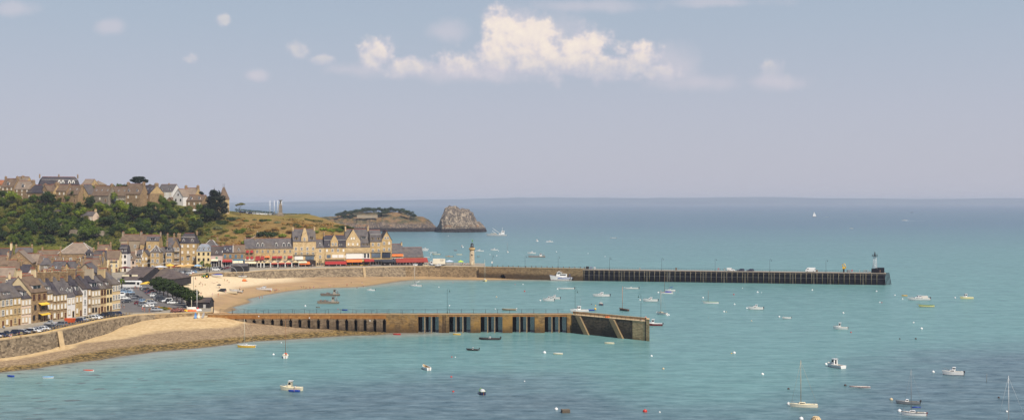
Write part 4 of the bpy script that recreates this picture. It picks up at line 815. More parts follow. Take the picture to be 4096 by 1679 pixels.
# ---------------------------------------------------------------- vegetation
def leafmat(name, c, c2):
    m, t = newmat(name); oi = t.n('ShaderNodeObjectInfo'); p = t.pos(); n1 = t.noise(p, .6, 3); n2 = t.noise(p, 3.0, 2)
    col = t.mix(t.step(n1, .3, .7), c, c2); col = t.mix(t.math('MULTIPLY', oi.outputs['Random'], .4), col, tuple(x*.55 for x in c))
    col = t.mix(t.math('MULTIPLY', t.step(n2, .5, .7), .3), col, tuple(x*.5 for x in c))
    t.out(col, .7, .15); return m
LEAF = {'mid': leafmat('leaf_green', lin(64,84,22), lin(100,116,34)), 'dark': leafmat('leaf_dark', lin(42,58,22), lin(64,82,32)), 'black': leafmat('leaf_blackish', lin(20,30,18), lin(34,46,26)),
        'bright': leafmat('leaf_bright', lin(106,124,26), lin(142,152,44)), 'olive': leafmat('leaf_olive', lin(100,98,38), lin(130,122,50)), 'brown': leafmat('leaf_brown', lin(134,102,48), lin(170,130,64)), 'rose': leafmat('leaf_rose', lin(128,82,74), lin(172,118,106)), 'orange': leafmat('leaf_orange', lin(214,138,34), lin(240,170,44)), 'grey': leafmat('leaf_grey', lin(104,108,70), lin(132,134,90))}
BARK = plain('bark', lin(84,68,52), .9, .25, 2)
def crown_mesh(name, lobes, n, leaf, seed, hollow=.45):
    """many small leaf clumps scattered through several uneven lobes (cx,cy,cz,rx,ry,rz)"""
    rnd = random.Random(seed); vs = []; fs = []
    wts = [l[3]*l[5] for l in lobes]
    for i in range(n):
        l = rnd.choices(lobes, wts)[0]
        while True:
            d = Vector((rnd.uniform(-1, 1), rnd.uniform(-1, 1), rnd.uniform(-1, 1)))
            if .05 < d.length < 1: break
        d.normalize(); rr = (hollow + (1-hollow)*rnd.random()**.6) * (1 + .22*mnoise.noise(d*2.3 + Vector((seed, 0, 0))))
        p = Vector((l[0]+d.x*rr*l[3], l[1]+d.y*rr*l[4], l[2]+d.z*rr*l[5]))
        nrm = (d + Vector((rnd.gauss(0, .5), rnd.gauss(0, .5), rnd.gauss(0, .5)+.25))).normalized()
        u = nrm.orthogonal().normalized(); w_ = nrm.cross(u); a = rnd.uniform(0, 6.28); u, w_ = u*math.cos(a)+w_*math.sin(a), w_*math.cos(a)-u*math.sin(a)
        s = leaf*rnd.uniform(.6, 1.35); k = len(vs)
        bend = nrm*s*.3
        vs += [p-u*s, p-w_*s*.6-bend*.2, p+u*s, p+w_*s*.6-bend]; fs.append((k, k+1, k+2, k+3))
    me = bpy.data.meshes.new(name); me.from_pydata([tuple(v) for v in vs], [], fs); me.materials.append(LEAF['mid']); me.update(); return me
def trunk_mesh(h, r, seed, limbs=4, spread=.35):
    rnd = random.Random(seed); b = MB(); b.tube([(0, 0, -.06), (rnd.uniform(-.02, .02), 0, h*.3), (rnd.uniform(-.04, .04), rnd.uniform(-.04, .04), h*.6), (0, 0, h)], [r*1.3, r, r*.8, r*.3], 7)
    for i in range(limbs):
        a = 6.28*i/limbs + rnd.random(); z0 = h*rnd.uniform(.35, .6); b.tube([(0, 0, z0), (math.cos(a)*spread*.5, math.sin(a)*spread*.5, z0+h*.2), (math.cos(a)*spread, math.sin(a)*spread, z0+h*.35)], [r*.5, r*.35, r*.12], 5)
    return b.mesh('trunk', [BARK])
def lobes(seed, n, flat=1.0, top=1.0, base=.25):
    rnd = random.Random(seed); L_ = [(0, 0, .58*top, .3, .3, .34*flat*top)]
    for i in range(n):
        a = 6.28*i/n + rnd.uniform(-.4, .4); q = rnd.uniform(.16, .3); L_.append((math.cos(a)*q, math.sin(a)*q, top*(base+.1+rnd.uniform(0, .5)), rnd.uniform(.16, .26), rnd.uniform(.16, .26), rnd.uniform(.15, .24)*flat))
    return L_
# unit trees: 1 m tall, about 1 m wide; scaled when placed
CROWN = [crown_mesh('crown', lobes(i, 7), 1000, .050, i) for i in range(4)] + [crown_mesh('crown', lobes(20+i, 6, .8, 1.0, .1), 900, .05, 30+i) for i in range(2)]
TRUNK = [trunk_mesh(.6, .035, i) for i in range(3)]
BUSH = [crown_mesh('bush_leaves', [(x, y, z*.6, rx, ry, rz*.8) for x, y, z, rx, ry, rz in lobes(50+i, 6, .9, .75, 0)] + [(0, 0, .2, .42, .42, .22)], 700, .055, 60+i, .55) for i in range(3)]
_cnt = {}
def plant(kind, x, y, z, h, w_, hue, label, cat, group=None, seed=0):
    rnd = random.Random(seed); name = {'tree': 'leafy_tree', 'bush': 'bush'}[kind]
    root = empty(name, (x, y, z), rnd.uniform(0, 6.28), label, cat, group)
    if kind == 'tree':
        inst(TRUNK[seed % 3], 'trunk', root, (0, 0, 0), 0, (h*.7, h*.7, h)); inst(CROWN[seed % 6], 'crown', root, (0, 0, 0), 0, (w_, w_, h), [LEAF[hue]])
    else: inst(BUSH[seed % 3], 'foliage', root, (0, 0, -.1*h), 0, (w_, w_, h), [LEAF[hue]])
    return root
HUEW = {'mid': 'mid green', 'dark': 'dark green', 'black': 'blackish green', 'bright': 'yellow green', 'olive': 'olive', 'brown': 'brownish', 'grey': 'grey green'}
for l_, p_ in (('umbrella pine', (555, 745)), ('round stone wall ruin', (228, 912)), ('slate roofed cottage in the trees', (345, 870)), ('curved hillside wall', (510, 955)), ('long stone garden wall', (340, 935)), ('dark garden pavilion', (233, 850)), ('war memorial', (1122, 860)), ('big dark cedar', (860, 830)), ('rocky cliff path', (960, 955)), ('clipped plateau hedge', (1255, 885)), ('cars parked on the plateau', (1030, 855)), ('small rocky outcrop', (850, 940)), ('brown lower stable roof', (610, 955)), ('red roofed row of chimneys', (40, 1000)), ('terraced garden hedge', (270, 815))): LANDMARK.append((l_, p_))
ORD = ['', 'second ', 'third ', 'fourth ', 'fifth ', 'sixth ', 'seventh ', 'eighth ', 'ninth ', 'tenth ', 'eleventh ', 'twelfth ', 'thirteenth ', 'fourteenth ', 'fifteenth ', 'sixteenth ']
GREEN = []                                        # filled first, described and built together so that each label singles one out
def spot(px, Y, kind, h, w_, hue):
    p = dp(px, Y); GREEN.append((kind, p.x, p.y, hill_z(p.x, p.y)-.2, h, w_, hue))
rnd = random.Random(11)
def visible_hill(px, py):                         # depth at which a photo pixel meets the hill
    Y = 812.0
    while Y < 960:
        p = dp(px, Y)
        if hill_z(p.x, p.y) >= zp(py, Y): return Y
        Y += 1.5
    return None
taken = []
def free(px, py, r): 
    for (a, b_, q) in taken:
        if (a-px)**2 + ((b_-py)*1.35)**2 < (r+q)**2: return False
    taken.append((px, py, r)); return True
BARE = [(70,905,22,8),(105,895,26,9),(300,950,34,8),(515,925,22,22),(640,905,12,14),(345,850,26,16),(228,850,16,10),(565,975,60,14),(20,815,34,9),(250,893,20,8),(420,955,34,9),(690,905,16,9)]
def bare(px, py): return any(((px-a)/w_)**2 + ((py-b_)/h_)**2 < 1 for a, b_, w_, h_ in BARE)
for i in range(9000):                             # the wooded slope
    px = rnd.uniform(-60, 838); py = rnd.uniform(806, 984)
    lim = 984 if px < 340 else (958 if px < 640 else 948)
    top = 806 if px < 560 else (826 if px < 700 else 846)
    if py > lim or py < top or bare(px, py): continue
    big = rnd.random() < .45; w_ = rnd.uniform(7.0, 11.5) if big else rnd.uniform(3.6, 6.6)
    if len(taken) > 275 or not free(px, py, w_*1.5): continue
    Y = visible_hill(px, py)
    if not Y: continue
    n = mnoise.noise(Vector((px*.008, py*.014, 3)))
    if 590 < px < 720 and 865 < py < 950: hue = rnd.choice(['dark', 'dark', 'black', 'mid'])
    elif px < 330 and py > 905: hue = rnd.choice(['dark', 'mid', 'mid', 'olive', 'dark'])
    elif n > .18: hue = rnd.choice(['bright', 'mid', 'bright', 'olive'])
    elif n < -.18: hue = rnd.choice(['dark', 'mid', 'dark'])
    else: hue = rnd.choice(['mid', 'mid', 'olive', 'bright', 'mid', 'dark'])
    kind = 'tree' if w_ > 4.4 else 'bush'
    p = dp(px, Y); GREEN.append((kind, p.x, p.y, hill_z(p.x, p.y)-.2, w_*rnd.uniform(.85, 1.2) if kind == 'tree' else w_*.8, w_*1.05, hue))
for px, py, w_, hue in ((920,898,6,'olive'),(940,878,8,'grey'),(985,885,5,'mid'),(1018,880,4,'grey'),(1052,885,7,'dark'),(1075,883,6,'mid'),(1110,893,7,'grey'),(1159,899,4,'mid'),(1185,903,6,'dark'),(1195,908,5,'mid'),(1050,940,11,'dark'),(1085,945,11,'dark'),(1130,945,7,'bright'),(960,930,9,'mid'),(975,920,6,'bright'),(985,975,9,'bright'),(1020,965,6,'mid'),(870,915,9,'grey'),(900,925,7,'olive'),(890,893,10,'dark'),(925,880,9,'dark'),(860,950,7,'brown'),(900,962,8,'brown'),(935,955,7,'olive'),(1000,935,8,'brown'),(1000,950,7,'olive'),(870,975,6,'brown'),(1030,912,7,'brown'),(1160,930,7,'brown'),(1100,918,6,'brown'),(1210,945,7,'olive'),(1290,920,8,'bright'),(1320,925,8,'bright'),(1355,925,9,'mid'),(1375,915,11,'dark'),(1400,918,9,'dark'),(1260,930,7,'bright'),(1345,905,6,'olive'),(950,905,7,'brown'),(1070,925,6,'brown'),(910,945,5,'bright'),(1010,900,5,'olive'),(1135,915,5,'olive'),(880,935,6,'olive'),(1230,918,6,'olive'),(965,895,5,'brown')):
    Y = visible_hill(px, py) or 890
    spot(px, Y, 'bush', w_*.75, w_*1.05, hue)
for px, py, h, hue in ((10,765,9,'dark'),(345,742,9,'mid'),(372,748,8,'mid'),(480,740,7,'mid'),(500,742,7,'dark'),(660,810,8,'dark'),(675,820,7,'mid'),(452,740,6,'mid'),(598,742,6,'mid'),(640,815,7,'dark'),(-10,770,9,'mid')):
    Y = 945 if py < 750 else 912; p = dp(px, Y); z = zp(py, Y); GREEN.append(('tree', p.x, p.y, z-h*.75, h, h*1.0, hue))
keys = {}; desc = []
for g in GREEN:
    q = pix((g[1], g[2], g[3]+g[4]*.5)); best = min(LANDMARK, key=lambda m: (m[1][0]-q[0])**2 + ((m[1][1]-q[1])*1.3)**2)
    size = 'large' if g[5] > 8 else ('small' if g[5] < 4.6 else 'rounded')
    dist = math.hypot(best[1][0]-q[0], best[1][1]-q[1]); dx_, dy_ = q[0]-best[1][0], q[1]-best[1][1]
    rel = ('below' if dy_ > abs(dx_)*.7 else 'above' if -dy_ > abs(dx_)*.7 else ('seaward of' if dx_ > 0 else 'inland of'))
    desc.append((size, g[6], g[0], rel, best[0], dist)); keys.setdefault((size, g[6], g[0], rel, best[0]), []).append(dist)
for i, (g, k) in enumerate(zip(GREEN, desc)):
    same = sorted(keys[k[:5]]); n = same.index(k[5]); od = ORD[n] if n < len(ORD) else str(n+1)+'th '
    sz = '' if k[0] == 'rounded' else k[0] + ' '
    plant(g[0], g[1], g[2], g[3], g[4], g[5], g[6], f"{sz}{HUEW[k[1]]} {k[2]} {k[3]} the {k[4]}" + (f", {od}from it" if od else ''), k[2], 'trees and bushes on the hillside', i)
# low scrub between them: one mass
sc = []; rnd = random.Random(5); vs = []; fs = []
for i in range(9000):
    px = rnd.uniform(-60, 1330); 
    Y = rnd.uniform(815, 915); p = dp(px, Y)
    if px > 850 and mnoise.noise(Vector((p.x*.05, p.y*.05, 9))) < .12: continue
    z = float(0); sc.append((p.x, p.y))
zz = hill_ev(np.array([a for a, b_ in sc]), np.array([b_ for a, b_ in sc]))[:, 0]
for (x, y), z in zip(sc, zz):
    if z < 10: continue
    for k in range(3):
        c = Vector((x+rnd.gauss(0, .7), y+rnd.gauss(0, .7), z+rnd.uniform(.1, .9))); a = rnd.uniform(0, 6.28); s = rnd.uniform(.35, .8); u = Vector((math.cos(a), math.sin(a), rnd.uniform(-.3, .3)))*s; v_ = Vector((-math.sin(a)*.4, math.cos(a)*.4, rnd.uniform(.4, .9)))*s
        n = len(vs); vs += [tuple(c-u), tuple(c-v_*.6), tuple(c+u), tuple(c+v_)]; fs.append((n, n+1, n+2, n+3))
m, t = newmat('scrub'); p = t.pos(); P = t.xyz(p); n1 = t.noise(p, .12, 3)
k = t.step(t.math('ADD', t.math('MULTIPLY', P[0], -.0125), t.math('SUBTRACT', n1, .5)), 2.35, 2.75)
t.out(t.mix(k, t.mix(t.step(n1, .45, .6), lin(150,112,56), lin(96,92,40)), t.mix(t.step(n1, .4, .6), lin(48,62,20), lin(80,94,30))), .8, .1)
me = bpy.data.meshes.new('undergrowth'); me.from_pydata(vs, [], fs); me.materials.append(m); tag(inst(me, 'undergrowth'), kind='stuff')
# the big cedar before the turreted manor
def bigtree(px, Y, ztop, zbot, wpx, L_, n, leaf, hue, label, name, seed, tr=.5):
    p = dp(px, Y); h = ztop-zbot; w_ = wpx/F*Y; root = empty(name, (p.x, p.y, zbot), 0, label, 'tree')
    inst(crown_mesh('crown', [(x*w_, y*w_, z*h, a*w_, b_*w_, c*h) for x, y, z, a, b_, c in L_], n, leaf, seed, .4), 'crown', root, mats=[LEAF[hue]])
    b = MB(); b.tube([(0, 0, -2), (.2, 0, h*.3), (-.1, .1, h*.55), (0, 0, h*.85)], [tr*1.3, tr, tr*.8, tr*.25], 8)
    for x, y, z, a, b_, c in L_[1:]: b.tube([(0, 0, h*max(.15, z-.25)), (x*w_*.6, y*w_*.6, h*(z-.1)), (x*w_, y*w_, h*z)], [tr*.5, tr*.3, tr*.1], 5)
    b.build('trunk', BARK, root); return root
bigtree(860, 903, zp(758, 903), zp(880, 903), 112, [(0,0,.55,.26,.26,.3),(-.25,0,.42,.2,.2,.14),(.28,0,.5,.2,.2,.14),(-.18,.1,.66,.2,.2,.14),(.2,0,.7,.2,.2,.13),(0,0,.86,.22,.22,.12),(-.06,-.1,.94,.12,.12,.06),(.34,0,.32,.16,.16,.12),(-.32,0,.28,.18,.18,.12),(.1,-.2,.2,.24,.2,.14)], 5200, .55, 'black', 'very tall blackish cedar standing in front of the turreted manor', 'cedar_tree', 3, .7)
bigtree(556, 965, zp(702, 965), zp(752, 965), 76, [(0,0,.70,.30,.3,.16),(-.3,0,.62,.2,.2,.12),(.28,0,.60,.22,.2,.12),(.1,0,.82,.24,.24,.12),(-.14,0,.80,.22,.22,.13),(.36,0,.5,.13,.13,.08),(-.05,-.1,.48,.25,.2,.1)], 3000, .42, 'black', 'umbrella pine with a flat dark crown on the skyline above the crest houses', 'pine_tree', 8, .35)
bigtree(960, 935, zp(810, 935), zp(864, 935), 46, [(0,0,.86,.3,.3,.06),(-.3,0,.8,.16,.16,.05),(.3,0,.88,.18,.18,.05),(.1,.1,.94,.2,.2,.04)], 380, .38, 'olive', 'thin flat topped tree with bare stem beside the plateau car park', 'thin_tree', 12, .16)
bigtree(803, 925, zp(763, 925), zp(800, 925), 26, [(0,0,.8,.3,.3,.16),(.25,0,.7,.25,.2,.12)], 320, .4, 'black', 'small wind bent pine on the skyline beside the tall cedar', 'wind_pine', 14, .18)
# hedges
def hedge(pts, w_, h, label, hue='dark', zoff=None):
    c = pts[len(pts)//2]; root = empty('hedge', c, 0, label, 'hedge'); vs = []; fs = []; rnd = random.Random(len(label))
    for a, b_ in zip(pts, pts[1:]):
        d = b_-a; u = Vector((d.x, d.y, 0)).normalized(); nn = Vector((-u.y, u.x, 0))
        for i in range(int(d.length*26)):
            t_ = rnd.random(); q = a + d*t_ - c + nn*rnd.uniform(-w_/2, w_/2) + Vector((0, 0, rnd.random()**.5*h)); s = rnd.uniform(.2, .4); e1 = Vector((rnd.gauss(0, 1), rnd.gauss(0, 1), rnd.gauss(0, 1))).normalized()*s; e2 = e1.orthogonal().normalized()*s*.7; k = len(vs)
            vs += [tuple(q-e1), tuple(q-e2), tuple(q+e1), tuple(q+e2)]; fs.append((k, k+1, k+2, k+3))
    me = bpy.data.meshes.new('foliage'); me.from_pydata(vs, [], fs); me.materials.append(LEAF[hue]); inst(me, 'foliage', root)
hl = lambda l_: [Vector((dp(px, Y).x, dp(px, Y).y, hill_z(*dp(px, Y)[:2])-.1)) for px, Y in l_]
hedge(hl([(1218, 915), (1240, 913), (1265, 912), (1292, 914)]), 1.6, 1.9, 'long clipped dark hedge across the dry slope below the memorial')
hedge(hl([(985, 962), (1080, 960), (1160, 958), (1240, 955)]), 1.2, 1.2, 'low hedge along the edge of the memorial plateau', 'olive')
hedge(hl([(940, 985), (1010, 985), (1100, 985)]), 1.6, 2.4, 'tall trimmed hedge behind the cars on the plateau')
hedge(hl([(10, 892), (45, 890), (90, 892)]), 1.4, 1.8, 'bright garden hedge under the grey crest house', 'bright')
hedge(hl([(220, 895), (260, 893), (300, 896)]), 1.4, 1.6, 'bright hedge along the terraced garden below the broad brown roof', 'bright')
# garden and hillside walls
def low_wall(line, h, label, mat=None, t_=.5):
    pts = [Vector((p.x, p.y, 0)) for p in line]; c = line[0]; root = empty('stone_wall', c, 0, label, 'wall'); b = MB(); n = len(line); vs = []
    for i, p in enumerate(line):
        d = line[min(i+1, n-1)]-line[max(i-1, 0)]; u = Vector((d.x, d.y, 0)).normalized(); nn = Vector((u.y, -u.x, 0))
        for s_ in (1, -1):
            for z in (-1.5, h*(1+.12*math.sin(i*2.1))): vs.append(tuple(p-c+nn*s_*t_/2+Vector((0, 0, z))))
    b.add(vs, [f for i in range(n-1) for f in ((4*i, 4*i+4, 4*i+5, 4*i+1), (4*i+1, 4*i+5, 4*i+7, 4*i+3), (4*i+2, 4*i+3, 4*i+7, 4*i+6))] + [(0,1,3,2), (4*n-4, 4*n-2, 4*n-1, 4*n-3)])
    b.build('masonry', mat or WALL['grey'], root)
low_wall(hl([(262, 838), (300, 837), (340, 837), (380, 838), (432, 842)]), 3.4, 'long grey stone garden wall running through the wooded slope')
low_wall(hl([(478, 836), (505, 834), (530, 830), (556, 828), (570, 822)]), 2.0, 'pale stone wall curving down to the harbour houses', WALL['conc'])
low_wall(hl([(214, 850), (228, 848), (242, 850)]), 4.0, 'square lump of ruined masonry in the wood', WALL['conc'], 2.5)
low_wall(hl([(505, 884), (525, 884), (545, 882)]), 2.6, 'reddish retaining wall below the shuttered crest house', WALL['brown'])
low_wall(hl([(985, 860), (1010, 862), (1030, 866), (1030, 872)]), 1.2, 'rough wall beside the zigzag path on the dry slope', WALL['conc'])
low_wall(hl([(20, 893), (60, 892), (100, 893)]), 2.0, 'tan garden wall with a corner pillar under the crest houses', WALL['stone'])
# cottage and pavilion among the trees
T(322, 372, 868, -18, 862, 846, 'slate roofed cottage with pink walls half hidden in the trees', wall='rose', roof='slate', floors=2, wn=3, win='s', chim='R', cwall='ochre', zb=zp(915, 868), group=None, d=7)
root = empty('garden_pavilion', dp(233, 872, zp(862, 872)), 0, 'dark open garden pavilion with a slate roof in the wood', 'pavilion')
b = MB(); b.add([(-3, -2, 3), (3, -2, 3), (3, 2, 3), (-3, 2, 3), (0, 0, 4.4)], [(0,1,4),(1,2,4),(2,3,4),(3,0,4),(3,2,1,0)]); b.build('roof', ROOF['dark'], root)
for x in (-2.6, 2.6):
    for y in (-1.7, 1.7): MB().box(x-.12, x+.12, y-.12, y+.12, -1, 3).build('post', DARKP, root)
# rows of houses below the wood: stone stable, long red ridge
T(560, 640, 812, 4, 976, 939, 'brown house with a long red ridge under the dark trees', wall='stone', roof='brown', wn=2, chim='R', cwall='conc', floors=2, zb=9, group=None)
T(585, 636, 806, 8, 964, 945, 'slate roofed cottage with an open white dormer below the dark trees', wall='stone', roof='slate', wn=2, floors=2, chim='', dorm=1, dsz=(3, 1.6), dstyle='f', zb=9, group=None)
T(482, 560, 814, 0, 962, 938, 'ruined chimney house with pale stacks near the curving wall', wall='conc', roof='brown', wn=2, chim='LR', cwall='conc', chw=3, floors=2, zb=9, group=None)
# ---------------------------------------------------------------- islands and far coast
def rock_mat(name, c, c2, veg=None, band=6.0):
    m, t = newmat(name); p = t.pos(); P = t.xyz(p); n1 = t.noise(p, .06, 6, .7); n2 = t.noise(t.pos((1, 1, .5)), .25, 5, .7, dist=1.5)
    g = t.n('ShaderNodeNewGeometry'); nz = t.xyz(g.outputs['Normal'])[2]
    vo = t.n('ShaderNodeTexVoronoi', Scale=.11, _feature='DISTANCE_TO_EDGE'); t.link(p, vo.inputs['Vector'])
    col = t.mix(t.step(n2, .4, .6), c, c2); col = t.mix(t.math('MULTIPLY', t.step(vo.outputs['Distance'], .12, .0), .6), col, lin(58,54,58))
    if veg:
        k = t.math('MULTIPLY', t.step(nz, .45, .8), t.step(t.math('ADD', P[2], t.math('MULTIPLY', n1, 14)), 16, 24)); col = t.mix(t.math('MULTIPLY', k, .85), col, t.mix(t.step(n1, .42, .56), lin(150,116,72), lin(84,82,50)))
    wet = t.step(t.math('ADD', P[2], t.math('MULTIPLY', n1, 3)), band+2.6, band+.6); col = t.mix(wet, col, lin(52,44,44))
    och = t.math('MULTIPLY', t.step(t.math('ABSOLUTE', t.math('SUBTRACT', P[2], band+4)), 3.0, .5), t.step(n1, .5, .62)); col = t.mix(t.math('MULTIPLY', och, .5), col, lin(180,128,74))
    t.out(col, .9, .15, n2, 1.0, 3.0); return m
def island(name, label, prof, Y0, depth, mat, steep, seed, rough):
    xs = np.arange(prof[0][0], prof[-1][0]+1, 1.6); ys = np.linspace(-1, 1, 56)
    hx = np.interp(xs, [p[0] for p in prof], [max(0, zp(p[1], Y0)) for p in prof])
    X, V = np.meshgrid((xs-CX)/F*Y0, ys); H = np.tile(hx, (len(ys), 1)); Y = Y0 + V*depth*(.35+.65*np.clip(H/H.max()*1.6, 0, 1))
    sh = np.clip((1-np.abs(V)**steep), 0, 1)**.6
    n1 = vnoise(X, Y*.8, 34, 5, seed); n2 = vnoise(X*1.0+90, Y, 11, 4, seed+3)
    Z = H*sh*(1 + .05*n1) + rough*n2*np.clip(H/20, 0, 1)*(1-sh*.35) - 2.5*(sh < .02)
    Y = Y + rough*2.2*n1*(1-np.abs(V)); X = X + rough*.5*vnoise(Y, Z, 13, 3, seed+5)
    o = tag(inst(grid_mesh(name, X, Y, Z-1.0, mat, smooth=False), name), label, 'island'); return o
island('grassy_island', 'long low island with dry grass, dark trees and a fort wall', [(1225,905),(1262,868),(1300,866),(1340,866),(1380,856),(1430,849),(1500,846),(1560,846),(1600,848),(1640,862),(1690,866),(1710,874),(1732,896),(1752,912),(1772,922)], 2080, 62, rock_mat('island_rock', lin(84,76,72), lin(150,130,110), True), 2.6, 3, 3.2)
island('sea_stack', 'tall pale grey sea stack rising beside the grassy island', [(1738,920),(1752,903),(1766,884),(1776,846),(1786,828),(1800,821),(1826,822),(1836,838),(1852,836),(1868,838),(1880,848),(1890,851),(1898,872),(1908,886),(1918,884),(1928,896),(1936,904),(1946,922)], 2030, 48, rock_mat('stack_rock', lin(86,77,70), lin(180,162,140)), 4.5, 9, 4.6)
isl = [(1352,858),(1366,856),(1384,853),(1398,850),(1412,848),(1428,846),(1444,843),(1456,840),(1470,840),(1484,838),(1498,838),(1514,838),(1530,840),(1546,840),(1562,839),(1578,840),(1592,840),(1606,842),(1618,846),(1630,850),(1642,856),(1654,862),(1520,856),(1534,852),(1548,848),(1404,866),(1380,868)]
for i, (px, py) in enumerate(isl):
    Y = 2040 if py > 845 else 2062; p = dp(px, Y); z = zp(py+6, Y)
    root = empty('island_tree', (p.x, p.y, z-2), i*1.3, f"{ORD[i]}dark tree along the island crest counted toward the sea stack" if i < 16 else f"{ORD[i-16]}dark tree on the stack end of the island, counting outward", 'tree', 'dark trees on the island')
    inst(CROWN[i % 6], 'crown', root, (0, 0, 0), 0, (13, 12, 8 + i % 3), [LEAF['dark']]); inst(TRUNK[i % 3], 'trunk', root, (0, 0, -1), 0, (7, 7, 5))
low_wall([dp(px, 2030, 0)+Vector((0, 0, zp(868, 2030))) for px in (1428, 1445, 1470, 1490, 1510)], 3.2, 'grey fort wall built into the side of the grassy island', WALL['conc'], 2)
xs = np.concatenate([np.linspace(-24000, 24000, 320)]); vs = []; n1 = vnoise(xs, xs*0+3, 2600, 5, 4); n2 = vnoise(xs, xs*0+9, 260, 3, 5)
hh = np.clip(92 + 26*n1 + 6*n2, 20, 108) * np.clip((xs+5200)/5200, .12, 1)
X = np.tile(xs, (5, 1)); Y = np.array([17800, 18300, 19200, 20500, 24000])[:, None] + 0*X; Z = np.stack([hh*0-1, hh*.55, hh, hh*.95, hh*0-1])
m, t = newmat('haze_tinted_coast'); p = t.pos(); n = t.noise(p, .0012, 5, .7); t.out(t.mix(t.step(n, .4, .6), lin(62,92,112), lin(84,110,124)), .9, .1)  # part of the distance haze is put into the coast's own colour
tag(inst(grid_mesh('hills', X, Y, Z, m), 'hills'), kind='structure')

# ---------------------------------------------------------------- far pier: stone causeway, iron section
def tidestone(name, c, c2, low, zl, soft=1.2, sc=1.0, lich=None):
    m, t = newmat(name); p = t.pos(); P = t.xyz(p); vo = t.n('ShaderNodeTexVoronoi', Scale=sc); t.link(t.pos((1, 1, 2.2)), vo.inputs['Vector'])
    n = t.noise(p, .22, 5, .65); n2 = t.noise(t.pos((2.5, 2.5, .25)), .8, 4, .6); col = t.mix(t.xyz(vo.outputs['Color'])[0], c, c2)
    br = t.n('ShaderNodeTexWave', _bands_direction='Z', Scale=.55, Distortion=1.5, Detail=2); t.link(p, br.inputs['Vector']); col = t.mix(t.math('MULTIPLY', t.step(br.outputs['Fac'], .25, .0), .55), col, tuple(x*.35 for x in c))
    col = t.mix(t.math('MULTIPLY', t.step(n2, .5, .72), .55), col, tuple(x*.4 for x in c))
    if lich: col = t.mix(t.math('MULTIPLY', t.step(n, .42, .58), .7), col, lich)
    k = t.step(t.math('ADD', P[2], t.math('MULTIPLY', t.math('SUBTRACT', n, .5), 5)), zl+soft, zl-soft); col = t.mix(t.math('MULTIPLY', k, .85), col, low)
    t.out(col, .9, .15, vo.outputs['Distance'], .4, .1); return m
CAUS = tidestone('causeway_stone', lin(126,104,76), lin(170,144,106), lin(72,58,42), 3.2)
ORNG = tidestone('orange_stone', lin(150,104,58), lin(188,140,84), lin(92,72,52), 4.4, 1.0, lich=lin(152,100,52)); PIERB = tidestone('dark_block_stone', lin(104,88,70), lin(148,128,104), lin(64,52,42), 2.0, 1.4)
BAYS = tidestone('bay_stone', lin(116,92,62), lin(162,132,90), lin(84,66,46), 2.4, 2.0, lich=lin(168,128,66)); HEAD = tidestone('stained_stone', lin(84,73,61), lin(128,110,88), lin(58,51,44), 3.4, 2.4); HEADL = tidestone('sun_tinted_head_stone', lin(190,160,118), lin(226,194,146), lin(140,114,80), 1.0)  # tan end stone of the head is lightened to stand for grazing sun
root = empty('stone_causeway', dp(1932, 806), 0, 'tan stone causeway with a small arch leading out to the dark pier', 'causeway')
o = Vector(root.location); a, c = dp(1915, 806.5), dp(2331, 783); u = (c-a).normalized(); nn = Vector((-u.y, u.x, 0)); ZC = 7.35
def seg(px, off=0): q = rowpt(a, u, px) + nn*off - o; return (q.x, q.y)
for p0, p1, z0, z1 in ((1915, 2000, -2, ZC), (2022, 2331, -2, ZC), (2000, 2022, 3.1, ZC)): MB().prism([seg(p0), seg(p1), seg(p1, 9), seg(p0, 9)], z0, z1).build('masonry', CAUS, root)
b = MB(); 
for i in range(6):
    t0, t1 = i/6, (i+1)/6
    for sgn in (-1, 1):
        x0, x1 = 2011+sgn*11*(1-t0), 2011+sgn*11*(1-t1); z0, z1 = 1.2+1.9*math.sin(t0*math.pi/2), 1.2+1.9*math.sin(t1*math.pi/2)
        e = 2011+sgn*11
        q = [seg(x0, .01)+(z0,), seg(e, .01)+(z0,), seg(e, .01)+(z1,), seg(x1, .01)+(z1,)]; b.add(q, [(0,1,2,3)])
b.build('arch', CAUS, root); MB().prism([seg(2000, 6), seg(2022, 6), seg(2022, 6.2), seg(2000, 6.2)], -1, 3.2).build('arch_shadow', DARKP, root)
MB().prism([seg(1915, -.15), seg(2331, -.15), seg(2331, .7), seg(1915, .7)], ZC, ZC+.16).build('coping', COPE, root)
BOL = MB(); BOL.lathe([(.2, 0), (.17, .75), (.22, .8), (.1, 1.0)], 8); BOLM = BOL.mesh('bollard', [plain('bollard_stone', lin(132,104,82), .8)])
for i, px in enumerate((1950,1972,1994,2017,2035,2057,2086,2110,2127,2150,2172,2194,2216,2238,2262,2284,2306,2322)):
    q = rowpt(a, u, px)+nn*8.3; tag(inst(BOLM, 'bollard', None, (q.x, q.y, ZC)), ORD[i] + 'stone bollard on the causeway counted from the lighthouse' if i < 16 else ('last bollard but one before the iron pier' if i == 16 else 'last stone bollard before the iron pier begins'), 'bollard', 'bollards along the causeway')
b = MB(); pts = []
for i, px in enumerate(range(1950, 2323, 11)): q = rowpt(a, u, px)+nn*8.3; pts.append((q.x, q.y, ZC+.8-.25*(i % 2)))
b.tube(pts, .05, 4); b.thing('chain', [IRON], 'sagging chain linking the stone bollards on the causeway', 'chain')
